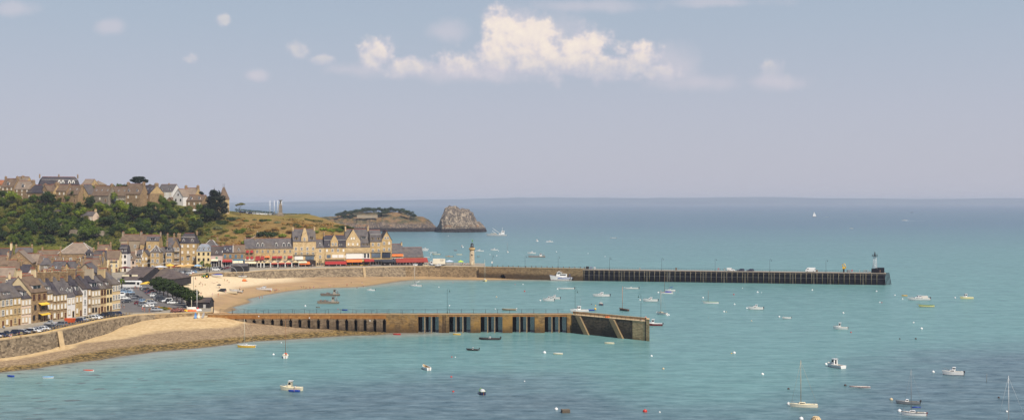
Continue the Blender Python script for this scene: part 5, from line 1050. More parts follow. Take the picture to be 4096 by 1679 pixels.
# iron pier
BLK = plain('tar_and_shade_black', lin(21,20,29), .9, .3, .8, .1); m, t = newmat('pale_pile'); p = t.pos(); P = t.xyz(p); n = t.noise(p, 1.5, 3); col = t.mix(t.step(t.math('ADD', P[2], t.math('MULTIPLY', n, 2)), 1.0, 4.6), lin(104,98,48), lin(176,160,132)); t.out(t.mix(t.math('MULTIPLY', t.step(n, .5, .6), .5), col, lin(110,84,60)), .8, .2); PILE = m
A2, B2 = dp(2331, 783), dp(3545, 743); L2 = (B2-A2).length; rz = math.atan2((B2-A2).y, (B2-A2).x); ZD = 7.1
root = empty('iron_pier', (A2.x, A2.y, 0), rz, 'long dark pier on a row of pale piles reaching out to the lattice beacon', 'pier')
MB().box(0, L2, -.1, 7.6, ZD-.45, ZD).build('deck', plain('pier_deck', lin(150,138,124), .85, .12), root)
MB().box(0.2, L2-.5, .55, 7.2, -2, ZD-.47).build('underdeck_shade_fill', BLK, root)  # solid fill for the dense understructure, shade beneath the deck painted as black
MB().box(0, L2, -.16, -.11, ZD-.55, ZD-.35).build('edge_beam', plain('weathered_beam', lin(120,110,100), .8), root)
for z in (3.4, 5.7): MB().box(0, L2, .2, .5, z, z+.18).build('waler', plain('grey_waler', lin(88,88,92), .7), root)
b = MB(); b.tube([(0, .1, -2), (0, .1, 5.9), (0, .05, 6.3), (0, -.2, 6.62)], [.17, .15, .15, .13], 7); b.box(.0, .75, -.05, .25, 5.65, 5.78); PM = b.mesh('pile', [PILE])
for i in range(57): inst(PM, 'pile', root, (i*3.15+.8, 0, 0))
b = MB()
for x in (-.25, .25): b.box(x-.05, x+.05, -.02, .06, -1, 6.6)
for k in range(20): b.box(-.25, .25, 0, .05, .2+.33*k, .26+.33*k)
LM = b.mesh('ladder', [plain('pale_ladder', lin(150,140,118), .7)])
for i in (7.5, 12.5, 16.5, 23.5, 27.5, 31.5, 36.5, 40.5, 44.4, 47.5, 53.5): inst(LM, 'ladder', root, (i*3.15+.8, .2, 0))
b = MB(); n = int(L2/1.6)
for i in range(n+1): b.box(i*1.6-.03, i*1.6+.03, 7.2, 7.26, ZD, ZD+1.1)
for z in (.55, 1.08): b.box(0, L2, 7.2, 7.25, ZD+z-.03, ZD+z+.02)
b.build('railing', IRON, root)
for i in range(6):
    b = MB(); b.tube([(L2-1+i*.9, .3+i*1.2, -2), (L2-1.6+i*.7, .5+i*1.2, ZD)], .22, 7); b.build('fender_pile', BLK, root)
def on_pier(px, off): q = rowpt(A2, (B2-A2).normalized(), px); n_ = Vector((-(B2-A2).y, (B2-A2).x, 0)).normalized(); q = q + n_*off; return Vector((q.x, q.y, ZD))
# lamp posts
def lamp_meshes(h, col, arm=.9):
    b = MB(); b.lathe([(.16, 0), (.12, .8), (.07, 1.0), (.06, h)], 8); pm = b.mesh('post', [col])
    b = MB(); b.tube([(0, 0, h-.1), (.05, 0, h+.45), (arm*.45, 0, h+.8), (arm*.85, 0, h+.5), (arm, 0, h-.1)], .045, 6); b.lathe([(.05, h-.1), (.26, h-.45), (.26, h-.55), (.02, h-.56)], 10, cx=arm); hm = b.mesh('lantern', [col]); return pm, hm
LPG = plain('lamp_green', lin(44,74,66), .5, .1); LPD = plain('lamp_dark', lin(38,46,52), .5, .1); LGm = lamp_meshes(8.8, LPG); LDm = lamp_meshes(7.0, LPD)
def lamp(loc, ms, label, rz=0, group='lamp posts along the piers', sc=1): r_ = empty('lamp_post', loc, rz, label, 'lamp post', group, sc); inst(ms[0], 'post', r_); inst(ms[1], 'lantern', r_); return r_
for px, l_ in ((2437, 'lamp post on the iron pier closest to the causeway'), (2646, 'second lamp post out along the iron pier'), (2860, 'lamp post beside the white pickup on the iron pier'), (3079, 'lamp post between the dark cars and the white van'), (3304, 'lamp post between the white van and the yellow crane')): lamp(on_pier(px, 1.2), LDm, l_, rz)
for px, l_ in ((2225, 'lamp post on the causeway standing behind the fishing boat'), (2092, 'lamp post at mid length of the stone causeway'), (1960, 'lamp post with a white sign plate just past the lighthouse')):
    q = rowpt(a, u, px)+nn*4; lamp((q.x, q.y, ZC), LDm, l_, 0)
lamp(dp(1735, 838, ZQ), LDm, 'lamp post behind the white lorry on the promenade', math.pi)
q = rowpt(a, u, 1960)+nn*3.8; MB().box(-.45, .45, -.04, .04, 2.4, 3.6).thing('sign_plate', [TRIM], 'white square sign plate fixed to the causeway lamp post', 'sign', loc=(q.x, q.y-.3, ZC))
# lighthouse
p = dp(1888, 824, ZQ); root = empty('stone_lighthouse', p, 0, 'round granite lighthouse with dark lantern at the root of the causeway', 'lighthouse')
b = MB(); b.lathe([(2.1, 0), (2.1, .5), (1.75, .6), (1.45, 9.8)], 20); b.build('tower', stone('lighthouse_granite', lin(150,132,108), lin(196,178,150), 1.2, flat=(1, 1, 2)), root)
b = MB(); b.lathe([(1.5, 9.8), (1.95, 10.4), (2.0, 10.7), (2.0, 11.6), (1.85, 11.6), (1.85, 10.8)], 20); b.build('gallery', WALL['stone'], root)
b = MB(); b.lathe([(1.2, 10.7), (1.2, 12.2), (1.3, 12.3), (1.3, 12.45)], 18); b.build('watch_room', WALL['grey'], root)
b = MB(); b.lathe([(.95, 12.4), (.95, 13.7)], 14, 1); b.lathe([(1.1, 13.7), (.75, 14.3), (.2, 14.7), (.15, 15)], 14, 0)
for k in range(7): c_ = 6.283*k/7; b.box(math.cos(c_)*.96-.04, math.cos(c_)*.96+.04, math.sin(c_)*.96-.04, math.sin(c_)*.96+.04, 12.4, 13.7)
b.build('lantern', [IRON, GLASSL], root)
b = MB(); b.tube([(0, 0, 15), (0, 0, 17.2)], .05, 5); b.add([(0, 0, 17.3), (.75, 0, 15.7), (.15, .1, 15.6), (-.2, 0, 16.6)], [(0,1,2,3)]); b.build('wind_vane', plain('vane_green', lin(110,170,70), .5), root)
MB().box(-.4, .4, -1.66, -1.5, 6.6, 7.5).build('window', DARKP, root); MB().box(-.3, .3, -2.2, -1.6, .4, 2.2).build('door', CREAMC, root)
# lattice beacon on a dark block
p = on_pier(3501, 3.6); root = empty('lattice_beacon', p, rz, 'white lattice beacon tower with a dark railed top at the pier end', 'beacon'); H_ = 9.8
WHM = plain('white_steel', lin(226,226,228), .5, .05); b = MB(); z0, z1 = 2.4, H_
def leg(i, z): k = 1-(z-z0)/(z1-z0); r_ = .85+.95*k; c_ = math.pi/4+i*math.pi/2; return Vector((math.cos(c_)*r_, math.sin(c_)*r_, z))
for i in range(4): MB().tube([leg(i, z0), leg(i, z1)], .09, 6).build('leg', WHM, root)
N = 6
for s_ in range(N):
    za, zb_ = z0+(z1-z0)*s_/N, z0+(z1-z0)*(s_+1)/N
    for i in range(4): b.tube([leg(i, za), leg((i+1) % 4, zb_)], .055, 4); b.tube([leg((i+1) % 4, za), leg(i, zb_)], .055, 4); b.tube([leg(i, zb_), leg((i+1) % 4, zb_)], .055, 4)
b.build('lattice', WHM, root)
b = MB(); b.lathe([(1.7, H_), (1.7, H_+.12)], 12)
for k in range(10): c_ = 6.283*k/10; b.tube([(math.cos(c_)*1.6, math.sin(c_)*1.6, H_), (math.cos(c_)*1.6, math.sin(c_)*1.6, H_+1.1)], .04, 4)
for z in (.55, 1.1): b.tube([(math.cos(6.283*k/14)*1.6, math.sin(6.283*k/14)*1.6, H_+z) for k in range(15)], .04, 4)
b.build('gallery', IRON, root); b = MB(); b.lathe([(.35, H_), (.4, H_+1.4), (.28, H_+1.5), (.3, H_+2.3), (.05, H_+2.6)], 10); b.tube([(-.4, 0, H_), (-.4, 0, H_+3.6)], .03, 4); b.build('light', IRON, root)
MB().box(-1.9, 1.9, -1.7, 1.7, 0, 2.4).build('plinth', BLK, root)
p = on_pier(3521, 3.8); root = empty('beacon_hut', p, rz, 'low black rounded hut beside the lattice beacon', 'hut'); b = MB(); b.loft([[(x, y*1.5, z) for y, z in ((-1, 0), (-1, 2.6), (-.8, 3.0), (.8, 3.0), (1, 2.6), (1, 0))] for x in (-2.6, -2.5, 2.3, 2.5)], smooth=False); b.build('cabin', BLK, root); MB().box(-.4, .4, -1.55, -1.5, 0, 2).build('door', IRON, root)
# ---------------------------------------------------------------- near jetty
YJ = 474.0; ZJ = 6.9; sx = YJ/F; X_ = lambda px: (px-CX)*sx
root = empty('old_jetty', (0, YJ, 0), 0, 'old stone jetty with a rank of dark embrasures and slatted bays crossing the bay', 'jetty')
OP = [908,943,980,1016,1052,1089,1125,1162,1199,1235,1273,1311,1349,1386,1423,1460,1499,1537]
MB().box(X_(830), X_(1545), 0, 6.4, 5.3, ZJ).build('upper_course', ORNG, root)
prev = 880
for i, px in enumerate(OP + [None]):
    e = (px-6.5) if px else 1545
    b = MB(); x0, x1 = X_(prev), X_(e); b.add([(x0-.05, -.25, -2), (x1+.05, -.25, -2), (x1-.02, .02, 5.3), (x0+.02, .02, 5.3), (x0-.05, 6, -2), (x1+.05, 6, -2), (x1-.02, 6, 5.3), (x0+.02, 6, 5.3)], [(0,1,2,3),(1,5,6,2),(4,0,3,7),(5,4,7,6),(3,2,6,7)]); b.build('buttress', PIERB, root)
    if px:
        b = MB(); xm = X_(px); w2 = X_(px+6.5)-xm
        for s_ in (-1, 1): b.box(xm+s_*w2 if s_ < 0 else xm+w2*.45, xm-w2*.45 if s_ < 0 else xm+w2, .03, 2.5, 4.75, 5.29)
        b.build('corbel', PIERB, root)
    prev = (px+6.5) if px else 0
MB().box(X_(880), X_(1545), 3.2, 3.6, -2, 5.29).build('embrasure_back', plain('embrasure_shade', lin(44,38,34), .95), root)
MB().box(X_(1545), X_(1672), 0, 6.4, -2, ZJ).build('plain_wall', BAYS, root)
BAYL = [(1672,1755),(1796,1882),(1922,2010),(2050,2139),(2179,2268)]
ends_ = [1755, 1796, 1882, 1922, 2010, 2050, 2139, 2179, 2268, 2290]
for a_, c_ in zip(ends_[::2], ends_[1::2]): MB().box(X_(a_), X_(c_), 0, 6.4, -2, ZJ).build('pillar', BAYS, root)
PSTM = plain('bay_post', lin(150,128,96), .85, .2); SLT = plain('dark_slat', lin(40,40,46), .8, .2)
b = MB(); W3 = X_(1755)-X_(1672)
for k in range(20): b.box(0, W3*.17, 0, .12, .1+.31*k, .1+.31*k+.23)
SM = b.mesh('slat_screen', [SLT])
for a_, c_ in BAYL:
    w_ = X_(c_)-X_(a_); MB().box(X_(a_), X_(c_), .05, 6.4, 6.15, ZJ-.01).build('bay_lintel', ORNG, root)
    for fr in (.30, .62): MB().box(X_(a_)+w_*fr, X_(a_)+w_*fr+.38, .1, .5, -2, ZJ-.02).build('bay_post', PSTM, root)
    for f0, f1 in ((0, .17), (.35, .48), (.67, .80)): MB().box(X_(a_)+w_*f0, X_(a_)+w_*f1, 4.0, 4.2, -2, 6.14).build('bay_shade_panel', BLK, root)  # dark panels added to stand for the shaded inner side walls
    for f0 in (.17, .48, .80): inst(SM, 'slat_screen', root, (X_(a_)+w_*f0, 4.0, 0), 0, (w_/W3*(1.0 if f0 < .7 else 1.15), 1, 1))
    for f0 in (.345, .665): inst(SM, 'slat_screen', root, (X_(a_)+w_*f0-.02, 1.2, 0), 0, (w_/W3*.25, 1, 1))
MB().box(X_(830), X_(2290), -.12, .75, ZJ, ZJ+.14).build('coping', COPE, root)
b = MB()
for x in (-.22, .22): b.box(x-.05, x+.05, -.1, 0, -1, ZJ)
for k in range(22): b.box(-.22, .22, -.08, -.02, .1+.3*k, .16+.3*k)
b.build('ladder', plain('rusty_ladder', lin(96,72,50), .8), root, loc=(X_(1773), -.05, 0)); MB().box(X_(1779), X_(1782), -.03, .01, -1, ZJ-.1).build('drain_slot', BLK, root)
for px, py in ((1035, 1264), (1238, 1270), (1480, 1281)): MB().box(-.22, .22, -.06, 0, -.22, .22).build('marker_plate', TRIM, root, loc=(X_(px), 0, zp(py, YJ)))
# jetty head
HA, HB = dp(2287, YJ-.3), dp(2598, 446); u = (HB-HA).normalized(); nn = Vector((-u.y, u.x, 0)); LH = (HB-HA).length
root = empty('jetty_head', (HA.x, HA.y, 0), math.atan2(u.y, u.x), 'angled stone jetty head with dark stained wall and two flights of steps', 'jetty')
ev = Vector((.55, 5.0, 0)); ex, ey = ev.dot(u), ev.dot(nn)
def skew(x0, x1, y0, y1, z0, z1, n_, mat): MB().prism([(x0+ex*y0, ey*y0), (x1+ex*y0, ey*y0), (x1+ex*y1, ey*y1), (x0+ex*y1, ey*y1)], z0, z1).build(n_, mat, root)
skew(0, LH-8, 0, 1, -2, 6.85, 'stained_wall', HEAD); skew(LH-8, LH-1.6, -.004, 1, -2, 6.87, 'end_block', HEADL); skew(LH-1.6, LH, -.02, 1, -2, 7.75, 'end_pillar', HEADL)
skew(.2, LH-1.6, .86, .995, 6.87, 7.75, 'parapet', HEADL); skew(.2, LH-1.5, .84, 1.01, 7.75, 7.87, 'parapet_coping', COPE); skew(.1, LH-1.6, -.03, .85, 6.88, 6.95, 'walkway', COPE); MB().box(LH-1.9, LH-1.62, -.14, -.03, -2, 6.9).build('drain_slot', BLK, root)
for t0 in (2.6, 19.6):
    b = MB()
    for k in range(18): b.box(t0+k*.26, t0+k*.26+2.2, -.75+.0*k, .0, 6.85-.38*(k+1)-(2.2 if k == 17 else .3), 6.85-.38*(k+.6))
    b.build('steps', plain('worn_steps', lin(158,136,102), .9, .15, 2), root)
b = MB()
for k in range(16): b.box(k*2.2+.5, k*2.2+.56, .1, .16, 6.95, 7.9)
b.box(.5, 33.5, .1, .14, 7.86, 7.9); b.build('hand_rail', IRON, root)
lamp((HA.x+u.x*.6+nn.x*1.2, HA.y+u.y*.6+nn.y*1.2, 6.95), LGm, 'green lamp post where the jetty bends at its head', 0)
lamp((HA.x+u.x*33+nn.x*1.5, HA.y+u.y*33+nn.y*1.5, 6.95), LGm, 'green lamp post at the tip of the jetty head', math.pi)
lamp(dp(1789, 479.5, ZJ), LGm, 'green lamp post halfway along the slatted bays of the jetty', 0)
b = MB(); b.lathe([(.4, 0), (.42, .2), (.4, .4)], 12); b.add([(.9*math.cos(6.283*k/12), .5*math.sin(6.283*k/12), 0) for k in range(12)] + [(.9*math.cos(6.283*k/12), .5*math.sin(6.283*k/12), .35) for k in range(12)], [tuple(range(12, 24))] + [(k, (k+1) % 12, 12+(k+1) % 12, 12+k) for k in range(12)])
q = HA + u*17 + nn*1.2; b.thing('life_ring_box', [ORANGE], 'orange box lying on the jetty head walkway', 'box', loc=(q.x, q.y, 6.96))
# rope railings
def railing(line, h, step, label, z, mat=IRON, sag=.12):
    c = line[0]; root = empty('rope_railing', (c.x, c.y, z), 0, label, 'railing'); pm = MB().tube([(0, 0, 0), (0, 0, h)], .06, 5).mesh('post', [mat]); pts = []
    for a_, e in zip(line, line[1:]):
        L_ = (e-a_).length; n = max(1, int(L_/step))
        for i in range(n):
            q = a_.lerp(e, i/n)-c; inst(pm, 'post', root, (q.x, q.y, 0)); pts.append((q.x, q.y, h-.05)); q2 = a_.lerp(e, (i+.5)/n)-c; pts.append((q2.x, q2.y, h-.05-sag))
    b = MB(); b.tube(pts, .035, 4); b.tube([(x, y, z_-.5) for x, y, z_ in pts], .03, 4); b.build('rope', mat, root)
railing([dp(880, YJ+6.1), dp(2280, YJ+6.1)], 1.6, 4.6, 'rope railing along the far edge of the old jetty', ZJ)
railing([dp(930, YJ+.5), dp(1672, YJ+.5)], 1.5, 5.8, 'rope railing along the near edge above the embrasures', ZJ+.14)
# ---------------------------------------------------------------- boats
PT = {}
def paint(c, rough=.35):
    n = 'paint_%d_%d_%d' % c
    if n not in PT: PT[n] = plain(n, lin(*c), rough, .05, 1.2, .4)
    return PT[n]
WH, CRM, NAVY, BLU, LBLU, REDP, MAR, GRY, ALU, TEAK, BLKP, YEL, GRN, ORP, SAND_ = (236,234,230), (236,224,192), (40,48,84), (40,76,170), (130,180,222), (196,56,44), (120,36,38), (128,124,116), (140,142,144), (150,104,62), (40,38,38), (238,184,50), (104,140,96), (226,96,44), (196,176,140)
def hull_mesh(L, B, f, kind, c, low, deck, trim, sheer=.35, stern=.85, dbl=False, deep=.3):
    b = MB(); N = 11; outer = []; inner = []
    for i in range(N):
        t = i/(N-1); x = -L/2 + L*t
        if dbl: w_ = math.sin(math.pi*min(1, max(0, .06+.88*t)))**.7
        else: w_ = (stern + (1-stern)*min(1, t/.35)) if t < .45 else max(.0, 1-((t-.45)/.55)**2.3)
        hb = max(.03, B/2*w_); top = f*(1 + sheer*(max(0, t-.35)/.65)**2 + (sheer*.9*((.25-t)/.25)**2 if dbl and t < .25 else .06*(1-t)))
        xb = x + (L*.05*((t-.7)/.3)**2 if t > .7 else 0); xk = x - (L*.07*((t-.7)/.3)**2 if t > .7 else 0)
        outer.append([(xk, 0, -deep), (x, hb*.72, -deep*.5), (x, hb*.9, .12), (xb, hb, top-.14), (xb, hb*1.03, top)]); inner.append((xb, hb*.84, top))
    vs = []; fs = []; ms = []
    for r_ in outer: vs += r_ + [(p[0], -p[1], p[2]) for p in r_[1:]]
    M_ = 9
    for i in range(N-1):
        for s_ in (0, 1):
            prev = 0
            for k in range(1, 5):
                kk = k + (4 if s_ else 0); a, c_ = i*M_, (i+1)*M_
                q = (a+prev, c_+prev, c_+kk, a+kk); fs.append(q if not s_ else q[::-1]); ms.append(1 if k <= 2 else (3 if k == 4 else 0)); prev = kk
    fs.append((0, 1, 2, 3, 4, 8, 7, 6, 5)); ms.append(0); e = (N-1)*M_; fs.append(tuple(e+k for k in (5, 6, 7, 8, 4, 3, 2, 1, 0))); ms.append(0)
    k0 = len(b.v); b.v.extend(vs); b.f.extend([tuple(k0+i for i in q) for q in fs]); b.m.extend(ms); b.sm.extend([False]*len(fs))
    well0 = {'open': 1, 'deck': 1, 'full': N}[kind]; well1 = {'open': N-2, 'deck': 5, 'full': N}[kind]; fl = .18
    for i in range(N-1):
        (x0, w0, z0), (x1, w1, z1) = inner[i], inner[i+1]; o0, o1 = outer[i][4], outer[i+1][4]
        inwell = kind != 'full' and well0 <= i < well1
        if inwell:
            for s_ in (1, -1):
                b.add([(o0[0], s_*o0[1], z0), (o1[0], s_*o1[1], z1), (x1, s_*w1, z1), (x0, s_*w0, z0)], [(0,1,2,3)], 3)
                b.add([(x0, s_*w0, z0), (x1, s_*w1, z1), (x1, s_*w1*.9, fl), (x0, s_*w0*.9, fl)], [(0,1,2,3)], 2)
            b.add([(x0, -w0*.9, fl), (x1, -w1*.9, fl), (x1, w1*.9, fl), (x0, w0*.9, fl)], [(0,1,2,3)], 2)
            for e, (xx, ww, zz) in ((well0, inner[i]), (well1-1, inner[i+1])):
                if i == e: b.add([(xx, -ww, zz), (xx, ww, zz), (xx, ww*.9, fl), (xx, -ww*.9, fl)], [(0,1,2,3)], 2)
        else: b.add([(o0[0], -o0[1], z0), (o1[0], -o1[1], z1), (o1[0], o1[1], z1), (o0[0], o0[1], z0)], [(0,1,2,3)], 2)
    return b.mesh('hull', [paint(c), paint(low), paint(deck, .6), paint(trim)])
def cab(b_root, x0, x1, w, z0, z1, c, rake=.3, roof=None, win=True, wz=(.45, .85), name='cabin', over=.12, aft=0.0):
    b = MB(); h = z1-z0; r0 = rake*h
    P = [(x0, -w/2, z0), (x1, -w/2, z0), (x1, w/2, z0), (x0, w/2, z0), (x0+aft*h, -w*.44, z1), (x1-r0, -w*.44, z1), (x1-r0, w*.44, z1), (x0+aft*h, w*.44, z1)]
    b.add(P, [(3,2,1,0),(4,5,6,7),(0,1,5,4),(1,2,6,5),(2,3,7,6),(3,0,4,7)], 0)
    o = b.build(name, [paint(c)], b_root)
    if win:
        g = MB(); a, e = wz
        def lerp(p, q, t): return tuple(p[i]+(q[i]-p[i])*t for i in range(3))
        for s_ in ((0, 1, 4, 5), (3, 2, 7, 6)):
            p = [lerp(lerp(P[s_[0]], P[s_[2]], v), lerp(P[s_[1]], P[s_[3]], v), u_) for v in (a, e) for u_ in (.12, .86)]; dy = -.02 if s_[0] == 0 else .02
            g.add([(q[0], q[1]+dy, q[2]) for q in (p[0], p[1], p[3], p[2])], [(0,1,2,3)], 0)
        p = [lerp(lerp(P[1], P[5], v), lerp(P[2], P[6], v), u_) for v in (a, e) for u_ in (.1, .9)]; g.add([(q[0]+.025, q[1], q[2]) for q in (p[0], p[1], p[3], p[2])], [(0,1,2,3)], 0)
        p = [lerp(lerp(P[0], P[4], v), lerp(P[3], P[7], v), u_) for v in (a*.5, e) for u_ in (.3, .7)]; g.add([(q[0]-.025, q[1], q[2]) for q in (p[0], p[1], p[3], p[2])], [(0,1,2,3)], 0)
        g.build('window', GLASS, o)
    if roof: MB().box(x0+aft*h-over*2, x1-r0+over, -w*.44-over, w*.44+over, z1, z1+.09).build('roof', paint(roof), o)
    return o
def outboard(root, x, z, c=BLKP, s=1.0, y=0):
    s *= .72
    b = MB(); b.loft([[(x-.1-.42*s*k, y+dy*s*.2, z+dz*s*.55+.15) for dy, dz in ((-1, 0), (-.9, .9), (.9, .9), (1, 0), (.7, -.3), (-.7, -.3))] for k in (0, .5, 1)], smooth=False); b.box(x-.35*s, x-.12, y-.07, y+.07, -.3, z+.2); b.build('outboard', paint(c), root)
def mast(root, x, z, h, c=ALU, r=.075, stays=None, rake=0):
    b = MB(); b.tube([(x, 0, z), (x+rake, 0, z+h)], [r, r*.7], 6)
    if stays:
        x0, x1, z0 = stays
        for xe in (x0, x1): b.tube([(xe, 0, z0), (x+rake, 0, z+h*.97)], .018, 4)
        for s_ in (-1, 1): b.tube([(x-.1, s_*.9, z0), (x, 0, z+h*.9)], .016, 4)
        b.tube([(x, -.6, z+h*.52), (x, .6, z+h*.52)], .03, 4)
    b.build('mast', paint(c), root)
def boom(root, x, z, L, c=ALU, cover=None, up=0.0, n='boom'):
    b = MB(); b.tube([(x, 0, z), (x-L, 0, z+up)], .05, 5); b.build(n, paint(c), root)
    if cover: MB().tube([(x-.1, 0, z+.12), (x-L*.5, 0, z+.15+up*.5), (x-L*.95, 0, z+.1+up)], [.17, .15, .09], 7).build('sail_cover', paint(cover, .8), root)
def rail(root, pts, c=ALU): MB().tube(pts, .03, 4).build('guard_rail', paint(c), root)
GB = 'boats moored in the bay'
def boat(kind, px, py, L, yaw, label, c=WH, low=None, deck=None, trim=None, z=0.0, Y=None, roll=0, cat='boat', **k):
    p = gp(px, py, z) if Y is None else dp(px, Y, z); names = {'dinghy': 'rowing_dinghy', 'open': 'open_motorboat', 'cruiser': 'motor_cruiser', 'pilot': 'fishing_boat', 'sloop': 'sailing_boat', 'gaffer': 'sailing_boat', 'rib': 'inflatable_boat', 'barge': 'oyster_barge'}
    root = empty(names.get(kind, kind), (p.x, p.y, z), R(yaw), label, cat, GB); low = low or c; deck = deck or (CRM if c != WH else (222,214,200)); trim = trim or c
    if roll: root.rotation_euler = (R(roll), 0, R(yaw))
    if kind == 'dinghy': inst(hull_mesh(L, k.get('B', L*.42), .42, 'open', c, low, deck, trim, .25, .8), 'hull', root); MB().box(-.15, .15, -L*.17, L*.17, .3, .36).build('thwart', paint(deck, .6), root)
    elif kind == 'open':
        inst(hull_mesh(L, L*.34, .62, 'deck', c, low, deck, trim, .45, .85, deep=.35), 'hull', root); outboard(root, -L/2, .5, k.get('eng', BLKP), L/6+.2)
        if k.get('screen', 1): cab(root, -.1, .9, L*.2, .62, 1.15, k.get('con', WH), .8, win=True, name='console')
    elif kind == 'cruiser':
        inst(hull_mesh(L, L*.34, .95, 'deck', c, low, deck, trim, .4, .9, deep=.45), 'hull', root); cab(root, -L*.08, L*.24, L*.25, .95, 1.5, k.get('top', WH), 1.1, wz=(.3, .75)); cab(root, -L*.12, L*.1, L*.23, 1.4, 2.15, k.get('top', WH), .7, roof=k.get('roof', WH), aft=.2, name='windscreen')
        if k.get('eng'): outboard(root, -L/2, .7, k['eng'], L/6+.25)
        rail(root, [(L*.18, -L*.12, 1.35), (L*.36, -L*.08, 1.75), (L*.47, 0, 1.85), (L*.36, L*.08, 1.75), (L*.18, L*.12, 1.35)])
        if k.get('tent'): MB().loft([[(x, y*L*.13, z_) for y, z_ in ((-1, .95), (-.95, 2.1), (.95, 2.1), (1, .95))] for x in (-L*.4, -L*.12)], smooth=False).build('cockpit_tent', paint((214,206,196), .8), root)
    elif kind == 'pilot':
        inst(hull_mesh(L, L*.36, .85, 'deck', c, low, deck, trim, .5, .9, deep=.45), 'hull', root); cab(root, L*.16, L*.34, L*.22, .95, 1.3, k.get('top', WH), 1.0, win=False, name='cuddy'); cab(root, k.get('cx', -.02)*L, L*(k.get('cx', -.02)+.22), L*.24, .5, 2.5, k.get('top', WH), .25, roof=k.get('roof', WH), wz=(.55, .86), name='wheelhouse')
        b = MB(); b.tube([(k.get('cx', 0)*L, 0, 2.5), (k.get('cx', 0)*L, 0, 2.5+k.get('mh', 1.3))], .05, 5); b.build('mast', paint(ALU), root)
        if k.get('eng'): outboard(root, -L/2, .6, k['eng'], L/6+.2)
        rail(root, [(L*.1, -L*.15, 1.3), (L*.36, -L*.08, 1.6), (L*.47, 0, 1.7), (L*.36, L*.08, 1.6), (L*.1, L*.15, 1.3)])
    elif kind == 'sloop':
        inst(hull_mesh(L, L*.33, .75, 'deck', c, low, deck, trim, .35, .75, deep=.5), 'hull', root); cab(root, -L*.06, L*.24, L*.2, .78, 1.2, k.get('top', WH), 1.0, wz=(.35, .8), aft=.2); mast(root, L*.12, 1.15, k['mh'], k.get('mc', ALU), stays=(-L*.48, L*.47, .9))
        if k.get('boom', 1): boom(root, L*.11, 1.75, L*.42, k.get('mc', ALU), k.get('cover'), k.get('up', .1))
        if k.get('eng'): outboard(root, -L/2, .45, k['eng'], .8)
        MB().box(-L/2-.12, -L/2, -.06, .06, -.5, .7).build('rudder', paint(k.get('rud', TEAK)), root); rail(root, [(L*.34, -L*.09, 1.0), (L*.42, -L*.05, 1.4), (L*.49, 0, 1.45), (L*.42, L*.05, 1.4), (L*.34, L*.09, 1.0)])
    elif kind == 'gaffer':
        inst(hull_mesh(L, L*.36, .8, 'open', c, low, deck, trim, .55, .7, deep=.5), 'hull', root); mast(root, L*.2, .2, k['mh'], k.get('mc', TEAK), .1, rake=-.15)
        MB().tube([(L*.5, 0, 1.05), (L*.68, 0, 1.25)], .05, 5).build('bowsprit', paint(k.get('mc', TEAK)), root)
        if k.get('cover'): MB().loft([[(x, y*L*.16*q, .78+z_*q) for y, z_ in ((-1, 0), (-.6, .45), (0, .6), (.6, .45), (1, 0))] for x, q in ((-L*.36, .8), (-L*.1, 1), (L*.15, .75))], smooth=False).build('boat_cover', paint(k['cover'], .8), root)
        MB().box(-L/2-.14, -L/2, -.06, .06, -.5, .85).build('rudder', paint(TEAK), root)
        for x in (-L*.2, L*.05): MB().box(x-.13, x+.13, -L*.15, L*.15, .48, .54).build('thwart', paint(deck, .6), root)
    elif kind == 'rib':
        r = .26*L/6; b = MB(); pts = [(-L/2, -L*.17, .28), (L*.1, -L*.17, .3), (L*.34, -L*.12, .38), (L*.47, 0, .5), (L*.34, L*.12, .38), (L*.1, L*.17, .3), (-L/2, L*.17, .28)]; b.tube(pts, [r*.7, r, r, r, r, r, r*.7], 9); b.build('tube', paint(c, .7), root)
        MB().add([(-L*.44, -L*.15, .2), (L*.3, -L*.1, .22), (L*.42, 0, .3), (L*.3, L*.1, .22), (-L*.44, L*.15, .2), (L*.2, 0, -.35), (-L*.44, 0, -.3)], [(0,1,2,3,4), (0,6,5,1), (4,3,5,6), (1,5,2), (3,2,5), (0,4,6)]).build('hull', paint(GRY), root)
        cab(root, -L*.06, L*.04, L*.12, .2, 1.05, k.get('con', WH), .3, win=True, name='console'); outboard(root, -L/2+.05, .5, k.get('eng', BLKP), L/7+.3)
    elif kind == 'barge':
        b = MB(); w_ = L*.3; b.add([(-L/2, -w_/2, -.3), (L*.4, -w_/2, -.3), (L*.4, w_/2, -.3), (-L/2, w_/2, -.3), (-L/2, -w_/2, .8), (L*.5, -w_/2*.8, 1.1), (L*.5, w_/2*.8, 1.1), (-L/2, w_/2, .8)], [(3,2,1,0),(4,5,6,7),(0,1,5,4),(1,2,6,5),(2,3,7,6),(3,0,4,7)]); b.build('hull', paint(c, .7), root)
        MB().box(-L*.47, L*.36, -w_*.44, w_*.44, .86, .9).build('deck', paint(k.get('dk', SAND_), .8), root)
        b = MB()
        for s_ in (-1, 1): b.tube([(-L*.48, s_*w_*.47, 1.15), (L*.3, s_*w_*.47, 1.25), (L*.47, s_*w_*.36, 1.5)], .07, 5)
        b.build('bulwark_rail', paint(ALU), root); cab(root, -L*.30, -L*.17, w_*.5, .85, 3.3, k.get('top', (170,160,146)), .1, roof=GRY, wz=(.55, .88), name='wheelhouse')
        b = MB()
        for x in (-L*.44, -L*.36):
            for s_ in (-1, 1): b.tube([(x, s_*w_*.36, .85), (x, s_*w_*.36, 3.0)], .07, 5)
            b.tube([(x, -w_*.36, 3.0), (x, w_*.36, 3.0)], .07, 5)
        b.tube([(-L*.4, 0, .85), (-L*.4, 0, 3.9)], .08, 5); b.build('gantry', paint(ALU), root)
        for i in range(k.get('crates', 2)): MB().box(L*(.0+.1*i), L*(.07+.1*i), -w_*.25, w_*.25, .9, 1.5+.2*(i % 2)).build('oyster_crate', paint((132,104,84) if i % 2 else (90,84,74), .9), root)
